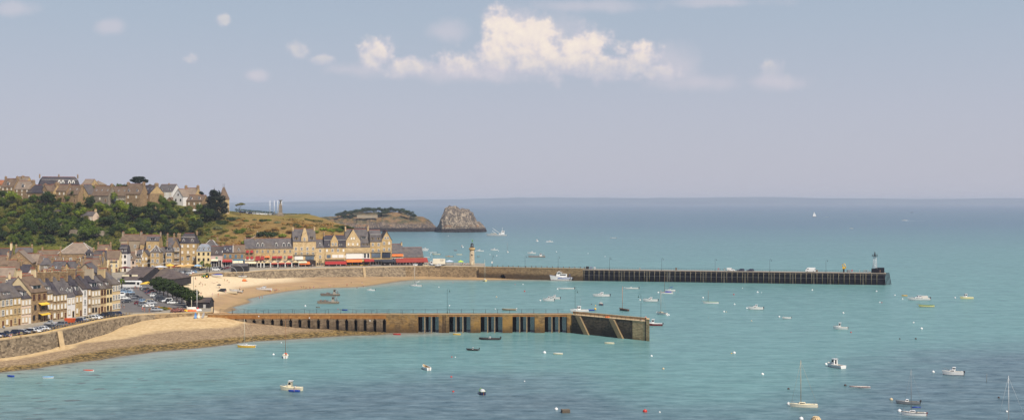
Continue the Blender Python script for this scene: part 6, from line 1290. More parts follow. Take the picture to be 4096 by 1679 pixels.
    if z < .5: pass
    LANDMARK2.append((label, p)); return root
LANDMARK2 = []
# shallows at the foot of the near beach
boat('dinghy', 42, 1506, 2.2, 160, 'deep blue dinghy alone in the muddy shallows below the sea wall', BLU, deck=BLU)
boat('dinghy', 193, 1511, 2.9, 190, 'pale blue dinghy floating in the shallows off the shingle', WH, deck=LBLU, trim=LBLU)
boat('dinghy', 354, 1484, 3.0, 178, 'white dinghy with a red rim in the shallows', WH, deck=ORP, trim=REDP)
boat('sloop', 986, 1388, 6.0, 176, 'small yellow hulled sailing boat beached at the edge of the weed', YEL, deck=WH, trim=WH, top=WH, mh=8.6, mc=(206,194,170), boom=0, eng=WH)
boat('sloop', 1142, 1428, 5.6, 100, 'white sailing boat with a wooden hatch seen from its stern', WH, low=(190,188,184), deck=CRM, mh=10.6, mc=TEAK, boom=0)
MB().box(-.4, .4, -.05, .05, 0, .7).thing('hatch_board', [paint(ORP)], 'orange wooden hatch board in the cockpit of the stern-on sailing boat', 'hatch', loc=tuple(gp(1142, 1428)+Vector((.1, -.2, .75))))
boat('dinghy', 1588, 1338, 2.8, 176, 'bright red dinghy lying off the plain jetty wall', REDP, deck=REDP)
boat('dinghy', 1828, 1338, 2.8, 178, 'yellow dinghy tied under the second slatted bay', YEL, deck=CRM)
boat('rib', 1958, 1357, 7.6, 176, 'long black inflatable with console and big outboard by the slatted bays', BLKP)
boat('rib', 1890, 1400, 4.4, 165, 'short black and red inflatable with white console', BLKP, con=WH)
boat('gaffer', 1705, 1476, 5.4, 112, 'white clinker boat with square stern, gear aboard, mast unstepped', WH, deck=SAND_, mh=.9, mc=TEAK)
boat('dinghy', 2438, 1374, 3.3, 178, 'upturned looking cream dinghy off the jetty head', CRM, deck=CRM)
boat('dinghy', 2233, 1416, 3.0, 176, 'long white tender beside a white mooring ball', CRM, deck=WH)
boat('pilot', 1166, 1560, 5.8, 172, 'cream cabin boat with a low cuddy and a person leaning over', CRM, low=WH, deck=CRM, top=CRM, cx=-.02, mh=.3)
boat('dinghy', 1177, 1565, 2.9, 176, 'royal blue tender tied against the cream cabin boat', BLU, deck=BLU)
boat('gaffer', 1929, 1574, 4.6, 100, 'blue boat under a white tent cover, stern toward us', NAVY, deck=GRN, mh=.6, cover=WH, trim=GRN)
b_ = gp(2262, 1648); root = empty('timber_raft', b_, .2, 'square weathered timber box raft in the darker water', 'raft'); b = MB()
for k in range(4): b.box(-.95, .95, -.8, .8, -.1+.22*k, .08+.22*k)
b.build('planking', plain('raft_timber', lin(110,98,84), .9, .25, 3), root)
# inner harbour
boat('barge', 1320, 1182, 10.2, 174, 'grey flat oyster barge with lattice wheelhouse, further one of the pair', (104,92,80), crates=2)
boat('barge', 1312, 1213, 10.6, 176, 'grey flat oyster barge with white radar on wheelhouse, closer to the jetty', (120,108,92), crates=4, dk=(206,190,160))
boat('dinghy', 1272, 1230, 2.0, 178, 'tiny dark grey tender behind the old jetty', GRY, deck=GRY)
boat('dinghy', 1379, 1240, 2.5, 174, 'bright blue dinghy close behind the old jetty railing', BLU, deck=BLU)
boat('open', 1484, 1162, 4.4, 174, 'small white motorboat near the bathers', WH)
boat('sloop', 1664, 1145, 6.8, 168, 'white sailing boat with furled sail and raised boom near the sand spit', WH, mh=10.5, cover=WH, up=1.2, eng=BLKP, mc=(214,212,206))
boat('sloop', 1940, 1123, 5.6, 104, 'cream yellow sailing boat aground under the causeway arch', (236,220,150), deck=CRM, mh=12.4, mc=(206,196,176), boom=0, z=.1)
p_ = (2256, 1119)
def trawler():
    p = gp(2256, 1119.5, .15); L = 16.6; root = empty('fishing_boat', p, R(180), 'large white and blue fishing boat aground against the causeway', 'boat', GB)
    inst(hull_mesh(L, 4.8, 1.9, 'deck', WH, MAR, (220,212,200), BLU, .75, .85, deep=.9), 'hull', root); MB().add([(x, s_*(2.43 if x < 1 else 2.43*(1-((x-1)/7.6)**2)), z) for s_ in (-1, 1) for x, z in ((-8, 1.0), (-4, 1.0), (1, 1.05), (4, 1.2), (-8, 1.3), (-4, 1.3), (1, 1.4), (4, 1.6))], [(0,1,5,4),(1,2,6,5),(2,3,7,6),(8,12,13,9),(9,13,14,10),(10,14,15,11)]).build('blue_band', paint(BLU), root)
    cab(root, -1.8, 3.6, 3.4, 1.9, 4.0, WH, .1, roof=WH, wz=(.5, .82), name='deckhouse'); cab(root, 1.6, 5.2, 3.0, 2.4, 5.0, WH, .35, roof=WH, wz=(.55, .85), name='wheelhouse', over=.3)
    b = MB(); b.tube([(2.4, 0, 5), (2.4, 0, 7.2)], .09, 6); b.tube([(2.4, -.7, 6.4), (2.4, .7, 6.4)], .05, 5); b.build('mast', paint(ALU), root); MB().lathe([(.5, 5.3), (.5, 5.6)], 10, cx=3.2).build('radar', paint(WH), root)
    b = MB()
    for x in (-6.6, -3.6):
        for s_ in (-1.7, 1.7): b.tube([(x, s_, 1.5), (x, s_, 3.9)], .08, 5)
    b.build('gallows', paint(BLU), root); MB().loft([[(x, y*1.9, z) for y, z in ((-1, 3.6), (0, 4.2), (1, 3.6), (0, 3.4))] for x in (-6.8, -3.4)], smooth=False).build('blue_tarpaulin', paint((36,80,190), .8), root)
    for x in (-7.4, -5.6, -4): MB().lathe([(.3, .9), (.42, 1.2), (.3, 1.5)], 9, cx=x, cy=2.6 if x > -6 else 2.2).build('fender', paint(BLKP), root)
trawler()
boat('open', 2266, 1156, 8.6, 179, 'long low white open boat without cabin beneath the fishing boat', WH, low=WH, trim=WH, screen=0)
boat('open', 2526, 1155, 7.8, 178, 'white open motorboat with dark outboard halfway to the iron pier', WH)
boat('cruiser', 2406, 1185, 8.4, 178, 'white motor cruiser with black lower hull and hardtop', WH, low=(34,34,44), eng=BLKP, trim=WH)
boat('cruiser', 2217, 1196, 5.8, 165, 'white speedboat moored behind its twin', WH, eng=BLKP, roof=WH)
boat('cruiser', 2194, 1203, 5.6, 168, 'white speedboat with tilted outboard in front of its twin', WH, eng=BLKP)
boat('open', 2037, 1240, 6.2, 177, 'grey weathered wooden boat with white outboard behind the bays', (150,136,112), deck=SAND_, eng=WH, screen=0)
boat('sloop', 2681, 1164, 5.4, 176, 'white sloop with a blue sail cover and red boot stripe', WH, low=MAR, mh=9.4, cover=BLU, up=.6)
boat('gaffer', 2667, 1174, 6.6, 178, 'white gaff boat under a blue cover with brown mast', WH, trim=MAR, mh=8.8, mc=(110,84,64), cover=(50,66,160))
boat('cruiser', 2602, 1205, 7.0, 172, 'white speedboat with navy bow and red stern bottom', WH, low=NAVY, eng=BLKP); 
boat('sloop', 2404, 1219, 4.6, 102, 'tiny navy cabin boat seen from astern', NAVY, deck=CRM, mh=.7, boom=0)
boat('dinghy', 2356, 1241, 5.0, 178, 'royal blue rowing boat with yellow float at its stern', BLU, deck=BLU, B=1.7)
MB().lathe([(0, -.45), (.45, -.3), (.55, 0), (.45, .35), (0, .5)], 10).thing('fishing_float', [paint(YEL)], 'large yellow float at the stern of the royal blue rowing boat', 'float', loc=tuple(gp(2381, 1239)+Vector((0, 0, .45))))
boat('pilot', 2318, 1246, 8.0, 190, 'white fishing boat half hidden behind the bend of the jetty', WH, low=REDP, cx=-.05, mh=3.4)
boat('gaffer', 2496, 1242, 5.6, 128, 'dark brown wooden boat with an orange mast', (58,44,38), deck=TEAK, trim=BLKP, mh=10.8, mc=(196,130,84))
boat('sloop', 2648, 1257, 5.4, 135, 'small cream sailing boat off the jetty tip with tan deck', WH, deck=TEAK, mh=9.6, mc=(170,158,140), boom=0, top=CRM)
boat('pilot', 2621, 1301, 6.6, 172, 'white cabin boat with deep red hull behind the jetty tip', WH, low=MAR, c2=0, cx=-.05, mh=.5, eng=BLKP) if False else boat('pilot', 2617, 1301, 6.4, 174, 'deep red hulled white cabin boat poking past the jetty tip', MAR, deck=WH, trim=WH, cx=.0, mh=.4, eng=BLKP)
boat('gaffer', 2844, 1213, 7.2, 178, 'white wooden boat with pale green rail and stubby mast', WH, trim=(150,190,160), deck=(160,180,150), mh=6.2, mc=(120,100,84))
boat('cruiser', 3023, 1237, 6.6, 174, 'white speedboat with navy bottom and black outboard off the pier', WH, low=NAVY, eng=BLKP)
boat('open', 3147, 1274, 3.6, 172, 'very small white motorboat with a dark engine', WH, low=(120,128,140), screen=0)
boat('pilot', 3362, 1316, 5.2, 160, 'small white cabin boat with raised white outboard', WH, eng=GRY, mh=.4)
boat('dinghy', 3618, 1183, 2.8, 178, 'bright yellow dinghy near the big white cruiser', YEL, deck=YEL)
boat('cruiser', 3676, 1199, 10.4, 177, 'large white sports cruiser with beige cockpit tent', WH, low=(150,160,176), tent=1, eng=BLKP)
boat('pilot', 3867, 1194, 6.4, 180, 'cream yellow pilot boat with white wheelhouse, furthest out', (240,228,170), deck=CRM, top=WH, cx=.0, mh=.7)
boat('gaffer', 3706, 1226, 7.0, 178, 'green and yellow open fishing boat below the big cruiser', (226,218,150), trim=GRN, low=BLKP, deck=GRN, mh=.8)
# the dark water
boat('pilot', 3343, 1468, 6.6, 118, 'white fishing boat with brown wheelhouse door seen from astern', WH, top=WH, roof=WH, cx=.0, mh=1.4)
MB().box(-.42, .42, -.04, .04, 0, 1.5).thing('wheelhouse_door', [paint((110,50,36))], 'reddish brown door hung in the white wheelhouse', 'door', loc=tuple(gp(3343, 1468)+Vector((-.1, -.35, .75)))) if False else None
boat('cruiser', 3812, 1498, 5.6, 168, 'small white speedboat with dark blue hull and black outboard', WH, low=(44,58,110), eng=BLKP)
boat('dinghy', 3441, 1550, 5.2, 172, 'slim white dory with a maroon rim and upswept bow', WH, low=WH, trim=MAR, deck=(210,204,196), B=1.6)
boat('sloop', 3216, 1627, 6.4, 172, 'cream sailing boat with tall bare mast and cream cabin', (240,230,206), low=(228,224,214), deck=CRM, top=CRM, mh=10.2, mc=(186,164,134), boom=0)
boat('open', 3632, 1614, 5.4, 170, 'grey aluminium motorboat with white console and big dark engine', ALU, low=(96,98,100), deck=GRY, trim=ALU, con=WH)
boat('sloop', 3656, 1660, 5.4, 168, 'small white sailing boat with dark stripe and blue boom cover', WH, trim=(40,38,60), mh=9.6, cover=BLU, eng=MAR)
boat('sloop', 4050, 1716, 7.0, 172, 'sailing boat below the frame edge whose pale mast rises into view', WH, mh=10.6, mc=(206,206,204), boom=0)
# beyond the pier
def far(px, py, L, yaw, label, kind='open', c=WH, **k): return boat(kind, px, py, L, yaw, label, c, **k)
far(1700, 998, 7, 178, 'white motorboat highest of the three beyond the restaurant roof', 'cruiser'); far(1697, 1003, 7, 176, 'white motorboat overlapping another beyond the restaurant roof', 'cruiser'); far(1706, 1030, 6, 174, 'white dinghy just past the red restaurant awning', 'open', screen=0)
far(1731, 1011, 7.6, 178, 'long low white boat above the white lorry', 'open'); far(1746, 1018, 7.2, 180, 'cream coloured long boat above the white lorry roof', 'open', CRM, screen=0); far(1797, 1027, 6.6, 178, 'orange topped workboat between lorry and lighthouse', 'open', SAND_, con=ORP)
far(1838, 1019, 5, 178, 'cream tender just inland of the lighthouse tower', 'open', CRM, screen=0); far(1822, 1002, 3.2, 178, 'small dark red dinghy beside the lighthouse top', 'dinghy', MAR); far(1848, 989, 4.6, 120, 'small white wheelhouse boat beside the lighthouse lantern', 'pilot', mh=.6)
far(1920, 1005, 7.4, 178, 'white boat with wheelhouse amidships just past the lighthouse', 'pilot', mh=1.2); far(1977, 1001, 6.8, 176, 'white cabin cruiser beyond the causeway lamp', 'cruiser'); far(2030, 1009, 5.2, 100, 'white sailing boat with thin mast beyond the causeway', 'sloop', mh=9.4, boom=0)
far(2127, 1014, 7.6, 178, 'white hardtop cruiser beside the oyster workboat', 'cruiser'); far(2146, 1028, 15.5, 180, 'low oyster workboat with white cabin aft and raised booms', 'barge', (110,104,100), top=WH, crates=0); far(1914, 1026, 2.6, 178, 'tiny dark tender adrift past the lighthouse', 'dinghy', GRY)
far(2148, 965, 6.4, 100, 'white motorboat running out, end on', 'pilot', mh=.5); far(2199, 968, 8, 178, 'white motorboat with flying bridge and short wake', 'cruiser'); far(2453, 952, 8, 178, 'white speedboat drawing a long straight wake', 'open'); far(3405, 914, 7, 178, 'lone white motorboat far out', 'open'); far(3618, 882, 13, 180, 'fast white motorboat trailing foam near the horizon', 'cruiser')
far(3648, 850, 14, 178, 'dark distant boat below the far coast', 'pilot', (60,64,70), top=(70,74,80), mh=1); far(3307, 868, 10, 178, 'faint white speck of a boat near the distant sails', 'open')
p = gp(3257, 867); root = empty('distant_sailing_boat', p, .3, 'distant sailing boat with white sails set against the deep blue sea', 'boat', GB); inst(hull_mesh(14, 4, 1.2, 'full', GRY, GRY, GRY, GRY), 'hull', root)
MB().add([(-5, 0, 2), (.5, 0, 2), (.5, .2, 16), (-5, .1, 2.1), (.5, .1, 2.1)], [(0,1,2)]).build('mainsail', WHITEC, root); MB().add([(1, 0, 2), (6.5, 0, 2), (1, .3, 14)], [(0,1,2)]).build('foresail', WHITEC, root)
p = gp(1987, 943); root = empty('dredger_ship', p, R(180), 'white work ship with crane arms and aft bridge off the sea stack', 'ship', GB); L = 28
inst(hull_mesh(L, 7, 2.0, 'full', (200,202,200), (90,120,110), GRY, WH, .6, .9, deep=.8), 'hull', root); cab(root, -11, -6, 5.4, 2, 7.5, WH, .2, roof=WH, wz=(.65, .85), name='bridge'); cab(root, -6, -3, 5, 2, 4.6, WH, .1, name='deckhouse')
b = MB(); b.tube([(-4, 0, 4), (6, 0, 11)], .25, 5); b.tube([(-1, 1, 2), (7, 1, 7.5)], .2, 5); b.tube([(-8, 0, 7.5), (-8, 0, 12)], .15, 5); b.build('crane', paint(WH), root); MB().box(0, 9, -2.4, 2.4, 2, 3.8).build('deck_cargo', paint((176,172,160), .8), root)
# wakes
FOAM = plain('foam', (.75, .8, .8), .7, .05)
def wake(pts, w0, w1, n='wake'):
    b = MB(); vs = []; m_ = len(pts)
    for i, p in enumerate(pts):
        d = (pts[min(i+1, m_-1)]-pts[max(0, i-1)]).normalized(); nn = Vector((-d.y, d.x, 0)); w_ = w0+(w1-w0)*i/(m_-1)
        for s_ in (-1, 1): q = p+nn*w_*s_/2; vs.append((q.x, q.y, .03))
    b.add(vs, [(2*i, 2*i+2, 2*i+3, 2*i+1) for i in range(m_-1)]); tag(b.build(n, FOAM), kind='stuff')
wake([gp(px, py) for px, py in ((2458, 952), (2520, 952.2), (2600, 952.6))], 1.2, .3); wake([gp(px, py) for px, py in ((3626, 882), (3660, 883), (3700, 883.2))], 7, 3); wake([gp(px, py) for px, py in ((2192, 968), (2180, 968.6))], 2, 1)
# ---------------------------------------------------------------- mooring buoys
b = MB(); b.lathe([(.02, -.3), (.35, -.22), (.5, .05), (.42, .4), (.2, .55), (.02, .58)], 12); b.tube([(0, 0, .55), (0, 0, .72)], .05, 5); BUOY = b.mesh('buoy_body', [paint(WH)])
BU = []
for py, l_ in ((None, [(1094,1418,1),(1125,1370,.6),(1127,1558,.9),(1870,1398,.9),(2178,1411,1.5),(2606,1424,1.0),(2653,1475,1.0,'t'),(2937,1412,1.4),(2926,1413,.6,'y'),(3050,1497,1.2),(2225,1637,1.2),(2639,1648,.6),(2098,1524,.5),(1807,1427,.6,'r'),(1821,1428,.5),(1805,1507,.8,'r'),(1813,1566,.8,'r'),(2580,1646,1.5,'r'),(3304,1457,1.2),(3733,1488,1.2),(3381,1541,1.0,'d'),(3154,1555,.9,'d'),(3154,1616,1.3),(3565,1598,1.2,'t'),(3598,1645,1.4),(3995,1590,.8,'d'),(4027,1646,.8),(3205,1676,1.4),
   (3686,1315,1.4),(3654,1290,1.0),(3663,1355,1.0,'d'),(3599,1355,.8,'d'),(3579,1181,1.1),(3610,1196,1.1),(3506,1165,1.2),(3519,1209,.9),(3527,1210,.7,'r'),(3820,1191,1.1),(3373,1252,1.2),(3404,1329,.8,'r'),(3117,1267,1.2),(3006,1283,.8,'t'),(2987,1233,1.2),(2938,1217,1.1),(2935,1178,1.1,'r'),(2970,1152,.7),(3030,1169,1.4),(3046,1170,.6),(2896,1247,1.2),(2905,1247,.7,'t'),(2812,1191,1.3),(2675,1260,1.2),(2670,1262,.8),(2633,1170,1.3),(2560,1200,1.2),(2628,1250,1.2),(2480,1237,1.0),(2366,1217,.8,'d'),(2382,1222,.8,'y'),(2161,1202,1.2),(2230,1156,1.2),(2498,1152,1.2),(1981,1236,.8),(1986,1188,1.1,'t'),(2092,1137,.9),(2060,1137,.7,'r'),(2098,1165,1.2,'r'),(1221,1224,1.2),(1798,1222,.9),(1352,1236,.6,'r'),(1755,1148,.9),(1812,1130,.6,'r'),
   (1994,1003,1.3),(1987,1023,1.3),(1901,1005,1.2),(2226,1007,1.4),(2352,1014,1.0),(2420,1026,1.1),(1960,1018,1.2),(1360,944,1.4),(1793,943,1.4),(3249,1160,1.2),(1722,1018,1.2),(1724,1012,1.2)]),): BU = l_
BC = {'r': (REDP, 'red'), 'd': ((70,52,46), 'dark'), 't': ((206,186,150), 'tan'), 'y': (YEL, 'yellow')}; bk = {}; bl = []
for q in BU:
    p = gp(q[0], q[1]); col, cn = BC.get(q[3] if len(q) > 3 else '', (WH, 'white')); near = min(LANDMARK2, key=lambda m: (m[1]-p).length); ds = (near[1]-p).length
    side = 'ahead of' if p.x < near[1].x else 'astern of'; key = (cn, 'tiny' if q[2] < .75 else ('big' if q[2] > 1.3 else ''), side, near[0]); bk.setdefault(key, []).append(ds); bl.append((q, p, col, key, ds))
def short_label(s): 
    w_ = s.split(); return ' '.join(w_[:6])
STOP = {'with', 'and', 'a', 'the', 'of', 'on', 'at', 'beside', 'behind', 'in', 'off', 'near', 'under', 'by', 'beyond', 'halfway', 'over', 'just', 'below', 'past', 'between', 'to', 'without', 'an', 'its', 'from', 'poking', 'half', 'seen', 'end', 'square', 'low', 'tall', 'big', 'dark', 'white', 'long'}
SHORT = {}
for l_, p in LANDMARK2:
    w_ = l_.split(); n = 4
    while n < len(w_) and (w_[n-1].strip(',') in STOP or any(' '.join(w_[:n]) == ' '.join(o_.split()[:n]) for o_, _ in LANDMARK2 if o_ != l_)): n += 1
    SHORT[l_] = ' '.join(w_[:n]).rstrip(',')
for q, p, col, key, ds in bl:
    n = sorted(bk[key]).index(ds); lab = f"{key[1]+' ' if key[1] else ''}{key[0]} buoy {key[2]} the {SHORT[key[3]]}" + (f", {ORD[n].strip()} from it" if n else '')
    o_ = tag(inst(BUOY, 'mooring_buoy', None, (p.x, p.y, 0), 0, (q[2]*.74,)*3), lab, 'buoy', 'mooring buoys in the bay')
    o_.material_slots[0].link = 'OBJECT'; o_.material_slots[0].material = paint(col)
b = MB()
for k in range(10): c_ = 6.283*k/10; b.tube([(math.cos(c_)*(1.0-.0*z), math.sin(c_), z) for z in (-.3, .5)] + [(math.cos(c_)*.5, math.sin(c_)*.5, 1.1)], .16, 5)
b.lathe([(1.05, .0), (1.05, .25), (.8, .8), (.3, 1.2), (.02, 1.25)], 12)
m, t = newmat('barnacled'); p = t.pos(); vo = t.n('ShaderNodeTexVoronoi', Scale=2.2); t.link(p, vo.inputs['Vector']); t.out(t.mix(t.step(vo.outputs['Distance'], .2, .3), lin(60,44,36), lin(214,190,150)), .9); MB_ = b
b.thing('dome_float', [m], 'mottled dome shaped float at the very bottom of the view', 'float', loc=tuple(gp(3264, 1684)))
for px, py, h, l_ in ((3946, 1528, 2.4, 'thin bare withy pole standing in the dark water'), (2712, 1172, 2.0, 'thin pole with a white tip near the blue covered boats'), (2833, 1272, .6, 'thin dark drifting pole end off the jetty')):
    MB().tube([(0, 0, -.5), (.1, 0, h)], .06, 5).thing('marker_pole', [paint(GRY)], l_, 'pole', loc=tuple(gp(px, py)))
# ---------------------------------------------------------------- cars
def car_parts(L, Wd, H, prof, tail):
    """prof: greenhouse base x0,x1 and roof x0,x1 as shares of the length; returns body, glass"""
    b = MB(); hw = Wd/2; sh = H*.60; lo = .22
    st = [(-.5, lo+.12, sh*.86, .86), (-.47, lo, sh*.95, .95), (-.3, lo-.02, sh, 1), (.15, lo-.02, sh*.99, 1), (.36, lo, sh*.88, .96), (.46, lo+.03, sh*.78, .88), (.5, lo+.14, sh*.62, .74)]
    b.loft([[(x*L, -hw*w_*.93, z0), (x*L, -hw*w_, (z0+z1)*.5), (x*L, -hw*w_*.93, z1), (x*L, hw*w_*.93, z1), (x*L, hw*w_, (z0+z1)*.5), (x*L, hw*w_*.93, z0)] for x, z0, z1, w_ in st], 0, False)
    g0, g1, r0, r1 = [q*L for q in prof]; w0, w1 = hw*.90, hw*.72; z0 = sh*.93; P = [(g0, -w0, z0), (g1, -w0, z0), (g1, w0, z0), (g0, w0, z0), (r0, -w1, H), (r1, -w1, H), (r1, w1, H), (r0, w1, H)]
    b.add(P, [(4,5,6,7),(0,1,5,4),(1,2,6,5),(2,3,7,6),(3,0,4,7)], 0)
    g = MB(); lp = lambda p, q, t: tuple(p[i]+(q[i]-p[i])*t for i in range(3))
    def pane(q, a0, a1, off, v0=.14, v1=.86):
        A, B_, C_, D = [P[i] for i in q]; pts = [lp(lp(A, B_, a0), lp(D, C_, a0), v0), lp(lp(A, B_, a1), lp(D, C_, a1), v0), lp(lp(A, B_, a1), lp(D, C_, a1), v1), lp(lp(A, B_, a0), lp(D, C_, a0), v1)]
        g.add([(x+off[0], y+off[1], z+off[2]) for x, y, z in pts], [(0,1,2,3)])
    for a0, a1 in ((.07, .46), (.5, .93)): pane((0,1,5,4), a0, a1, (0, -.015, .006)); pane((3,2,6,7), a0, a1, (0, .015, .006))
    pane((1,2,6,5), .08, .92, (.015, 0, .01)); pane((0,3,7,4), .08, .92, (-.015, 0, .01))
    return b, g
CP = plain('car_paint', lin(120,120,124), .25, .02, 1, .5); TYRE = plain('tyre_rubber', lin(34,33,34), .8); HUB = plain('wheel_hub', lin(170,170,172), .35, .05); LAMPR = plain('red_lens', lin(190,30,30), .3); LAMPW = plain('clear_lens', lin(226,228,230), .2)
wb = MB(); wb.lathe([(.16, -.11), (.31, -.11), (.33, -.06), (.33, .06), (.31, .11), (.16, .11)], 14, 0); wb.lathe([(.02, .115), (.2, .12), (.2, -.12), (.02, -.115)], 10, 1); WHEEL = wb.mesh('wheel', [TYRE, HUB])
TL = MB().box(-.03, .03, -.14, .14, -.09, .09).mesh('tail_light', [LAMPR]); HL = MB().box(-.04, .04, -.17, .17, -.07, .07).mesh('headlight', [LAMPW])
KINDS = {}
for k, (L, Wd, H, prof) in {'hatchback': (4.0, 1.72, 1.46, (-.47, .26, -.38, .06)), 'estate car': (4.6, 1.78, 1.48, (-.48, .22, -.42, .05)), 'saloon': (4.5, 1.76, 1.42, (-.36, .22, -.22, .05)), 'people carrier': (4.4, 1.8, 1.68, (-.48, .34, -.43, .13)), 'off roader': (4.5, 1.86, 1.78, (-.48, .22, -.44, .08)), 'van': (4.8, 1.9, 1.95, (-.49, .34, -.48, .2)), 'pickup': (4.6, 1.75, 1.7, (-.12, .22, -.08, .06))}.items():
    b, g = car_parts(L, Wd, H, prof, k); KINDS[k] = (b.mesh('car_body', [CP]), g.mesh('window_glass', [GLASS]), L, Wd, H)
CC = {'white': (234,234,232), 'silver': (176,178,182), 'grey': (118,120,124), 'dark grey': (66,68,72), 'black': (30,30,34), 'navy': (34,42,70), 'beige': (198,184,156), 'dark red': (110,30,34), 'pale blue': (140,170,200), 'green': (70,100,70)}
def car(kind, col, loc, yaw, label, lights=True, name='parked_car', group='parked cars'):
    bd, gl, L, Wd, H = KINDS[kind]; r_ = empty(name, loc, R(yaw), label, 'van' if kind == 'van' else 'car', group); m_ = plain('car_paint_'+col.replace(' ', '_'), lin(*CC[col]), .22, .03, 1, .6)
    inst(bd, 'body', r_, mats=[m_]); inst(gl, 'window_glass', r_)
    for sx_ in (-.31, .31):
        for sy in (-1, 1): w_ = inst(WHEEL, 'wheel', r_, (sx_*L, sy*(Wd/2-.1), .33)); w_.rotation_euler = (R(90), 0, 0)
    if lights:
        for sy in (-1, 1): inst(TL, 'tail_light', r_, (-L*.495, sy*Wd*.36, H*.46)); inst(HL, 'headlight', r_, (L*.475, sy*Wd*.32, H*.36))
    return r_
def along(px, off):                                # a point on the quay edge, a way inland
    for a_, c_ in zip(QE, QE[1:]):
        d = Vector(((c_-a_).x, (c_-a_).y, 0)).normalized(); q = rowpt(Vector((a_.x, a_.y, 0)), d, px)
        if (q-Vector((a_.x, a_.y, 0))).dot(d) <= (c_-a_).length: break
    nn = Vector((-d.y, d.x, 0)); q = q+nn*off; return Vector((q.x, q.y, ZQ+.012))
rowq = [(-18,'white','hatchback'),(8,'white','hatchback'),(34,'white','estate car'),(56,'navy','saloon'),(80,'dark grey','pickup'),(112,'navy','off roader'),(134,'black','saloon'),(150,'silver','estate car'),(170,'black','hatchback'),(186,'white','estate car'),(204,'navy','hatchback'),(220,'silver','hatchback'),(237,'white','hatchback'),(266,'dark grey','estate car'),(308,'grey','people carrier'),(374,'navy','hatchback'),(392,'silver','estate car'),(412,'beige','hatchback'),(428,'white','people carrier'),(446,'white','hatchback'),(464,'black','estate car'),(480,'black','off roader'),(498,'dark grey','off roader'),(524,'navy','hatchback')]
seen = {}
def uniq(col, kind, where): 
    n = seen.get((col, kind, where), 0); seen[(col, kind, where)] = n+1; return f"{ORD[n]}{col} {kind} {where}"
for i, (px, col, kind) in enumerate(rowq): car(kind, col, along(px, 5.0 + (.5 if i % 3 else 0)), -16 + (i*37 % 11 - 5) + (180 if i in (5, 14) else 0), uniq(col, kind, 'in the row above the sea wall, counting away from us'))
car('pickup', 'silver', along(326, 11), 168, 'silver car standing behind the orange skip on the quay road')
p = along(349, 6.2); root = empty('skip_trailer', p, R(-14), 'bright orange skip trailer parked among the cars on the quay', 'trailer'); MB().add([(-1.3, -.9, .5), (1.3, -.9, .5), (1.3, .9, .5), (-1.3, .9, .5), (-1.7, -1, 1.9), (1.7, -1, 1.9), (1.7, 1, 1.9), (-1.7, 1, 1.9)], [(3,2,1,0),(0,1,5,4),(1,2,6,5),(2,3,7,6),(3,0,4,7),(4,5,6,7)]).build('skip', paint(ORP), root); MB().box(-2.3, 1.6, -.8, .8, .42, .49).build('chassis', IRON, root)
for x in (-.9, .9):
    for s_ in (-1, 1): w_ = inst(WHEEL, 'wheel', root, (x, s_*.85, .33)); w_.rotation_euler = (R(90), 0, 0)
rnd = random.Random(21); cols = ['white','silver','grey','dark grey','black','navy','white','silver','beige','dark red','black','grey','pale blue']; kk = ['hatchback','hatchback','estate car','saloon','people carrier','hatchback','off roader']
def lot(cells, yaw, where, lights=False, z=ZQ+.012):
    for i, (px, py) in enumerate(cells):
        p = gp(px, py, z); c_, k_ = rnd.choice(cols), rnd.choice(kk); car(k_, c_, p, yaw + rnd.uniform(-4, 4) + (180 if rnd.random() < .35 else 0), uniq(c_, k_, where), lights)
lot([(500,1160),(508,1168),(494,1172),(520,1172),(503,1184),(518,1186),(534,1187),(499,1196),(548,1193),(528,1200),(544,1205),(560,1203),(505,1210),(574,1208),(556,1217),(590,1212),(574,1222),(606,1216),(592,1227),(610,1225)], 28, 'in the packed middle of the car park')
lot([(582,1160),(588,1164),(592,1168),(598,1172),(604,1176),(610,1181),(618,1186),(626,1191),(632,1196),(640,1202),(655,1206),(668,1208),(680,1211),(690,1214)], 24, 'along the trees on the car park edge')
car('van', 'dark grey', gp(645, 1203, ZQ), 6, 'dark grey van among the cars by the trees'); car('van', 'white', gp(485, 1185, ZQ), 30, 'white van nosing past the ochre corner house'); car('van', 'silver', gp(512, 1165, ZQ), 12, 'silver van behind the packed car park row')
car('estate car', 'silver', gp(628, 1243, ZQ), -4, 'silver estate car driving past the flower bed at the slipway', name='passing_car')
lot([(686,1108),(694,1106),(702,1107),(710,1104),(718,1106),(726,1103),(735,1105),(744,1102),(680,1096),(690,1095),(700,1094),(711,1093),(722,1094),(733,1092),(745,1093),(756,1096),(764,1092),(775,1090)], -30, 'in the small car park beyond the market hall')
lot([(840,1074),(852,1078),(862,1076),(875,1074),(886,1078),(900,1075),(912,1072),(795,1078),(810,1080),(778,1080)], 8, 'on the harbour street behind the tractor'); car('van', 'white', gp(865, 1082, ZQ), 4, 'white camper van parked behind the tractor'); car('van', 'white', gp(678, 1093, ZQ), -60, 'white van parked end on beneath the yellow awning')
lot([(1665,1062),(1684,1063),(1704,1064),(1722,1063),(1752,1064)], 8, 'on the promenade before the white lorry')
for i, (px, c_) in enumerate(((968,'navy'),(980,'black'),(993,'silver'),(1004,'navy'),(1018,'silver'),(1032,'white'),(1046,'white'),(1062,'white'),(1085,'white'),(1098,'grey'))):
    p = dp(px, 955); car('hatchback' if i % 3 else 'estate car', c_, (p.x, p.y, hill_z(p.x, p.y)+.1), 12 + (i*53 % 40), uniq(c_, 'hatchback' if i % 3 else 'estate car', 'on the memorial plateau, counting toward the sea'), False)
PZ = math.degrees(rz); q = lambda px, off=3.0: on_pier(px, off)
A2r = math.degrees(math.atan2((B2-A2).y, (B2-A2).x))
car('pickup', 'white', q(2924), A2r, 'white pickup with a box back on the iron pier'); MB().box(-2.2, .5, -.85, .85, .75, 1.95).thing('cargo_box', [paint(WH)], 'white box back riding on the pickup on the iron pier', 'box', loc=q(2921), rz=R(A2r))
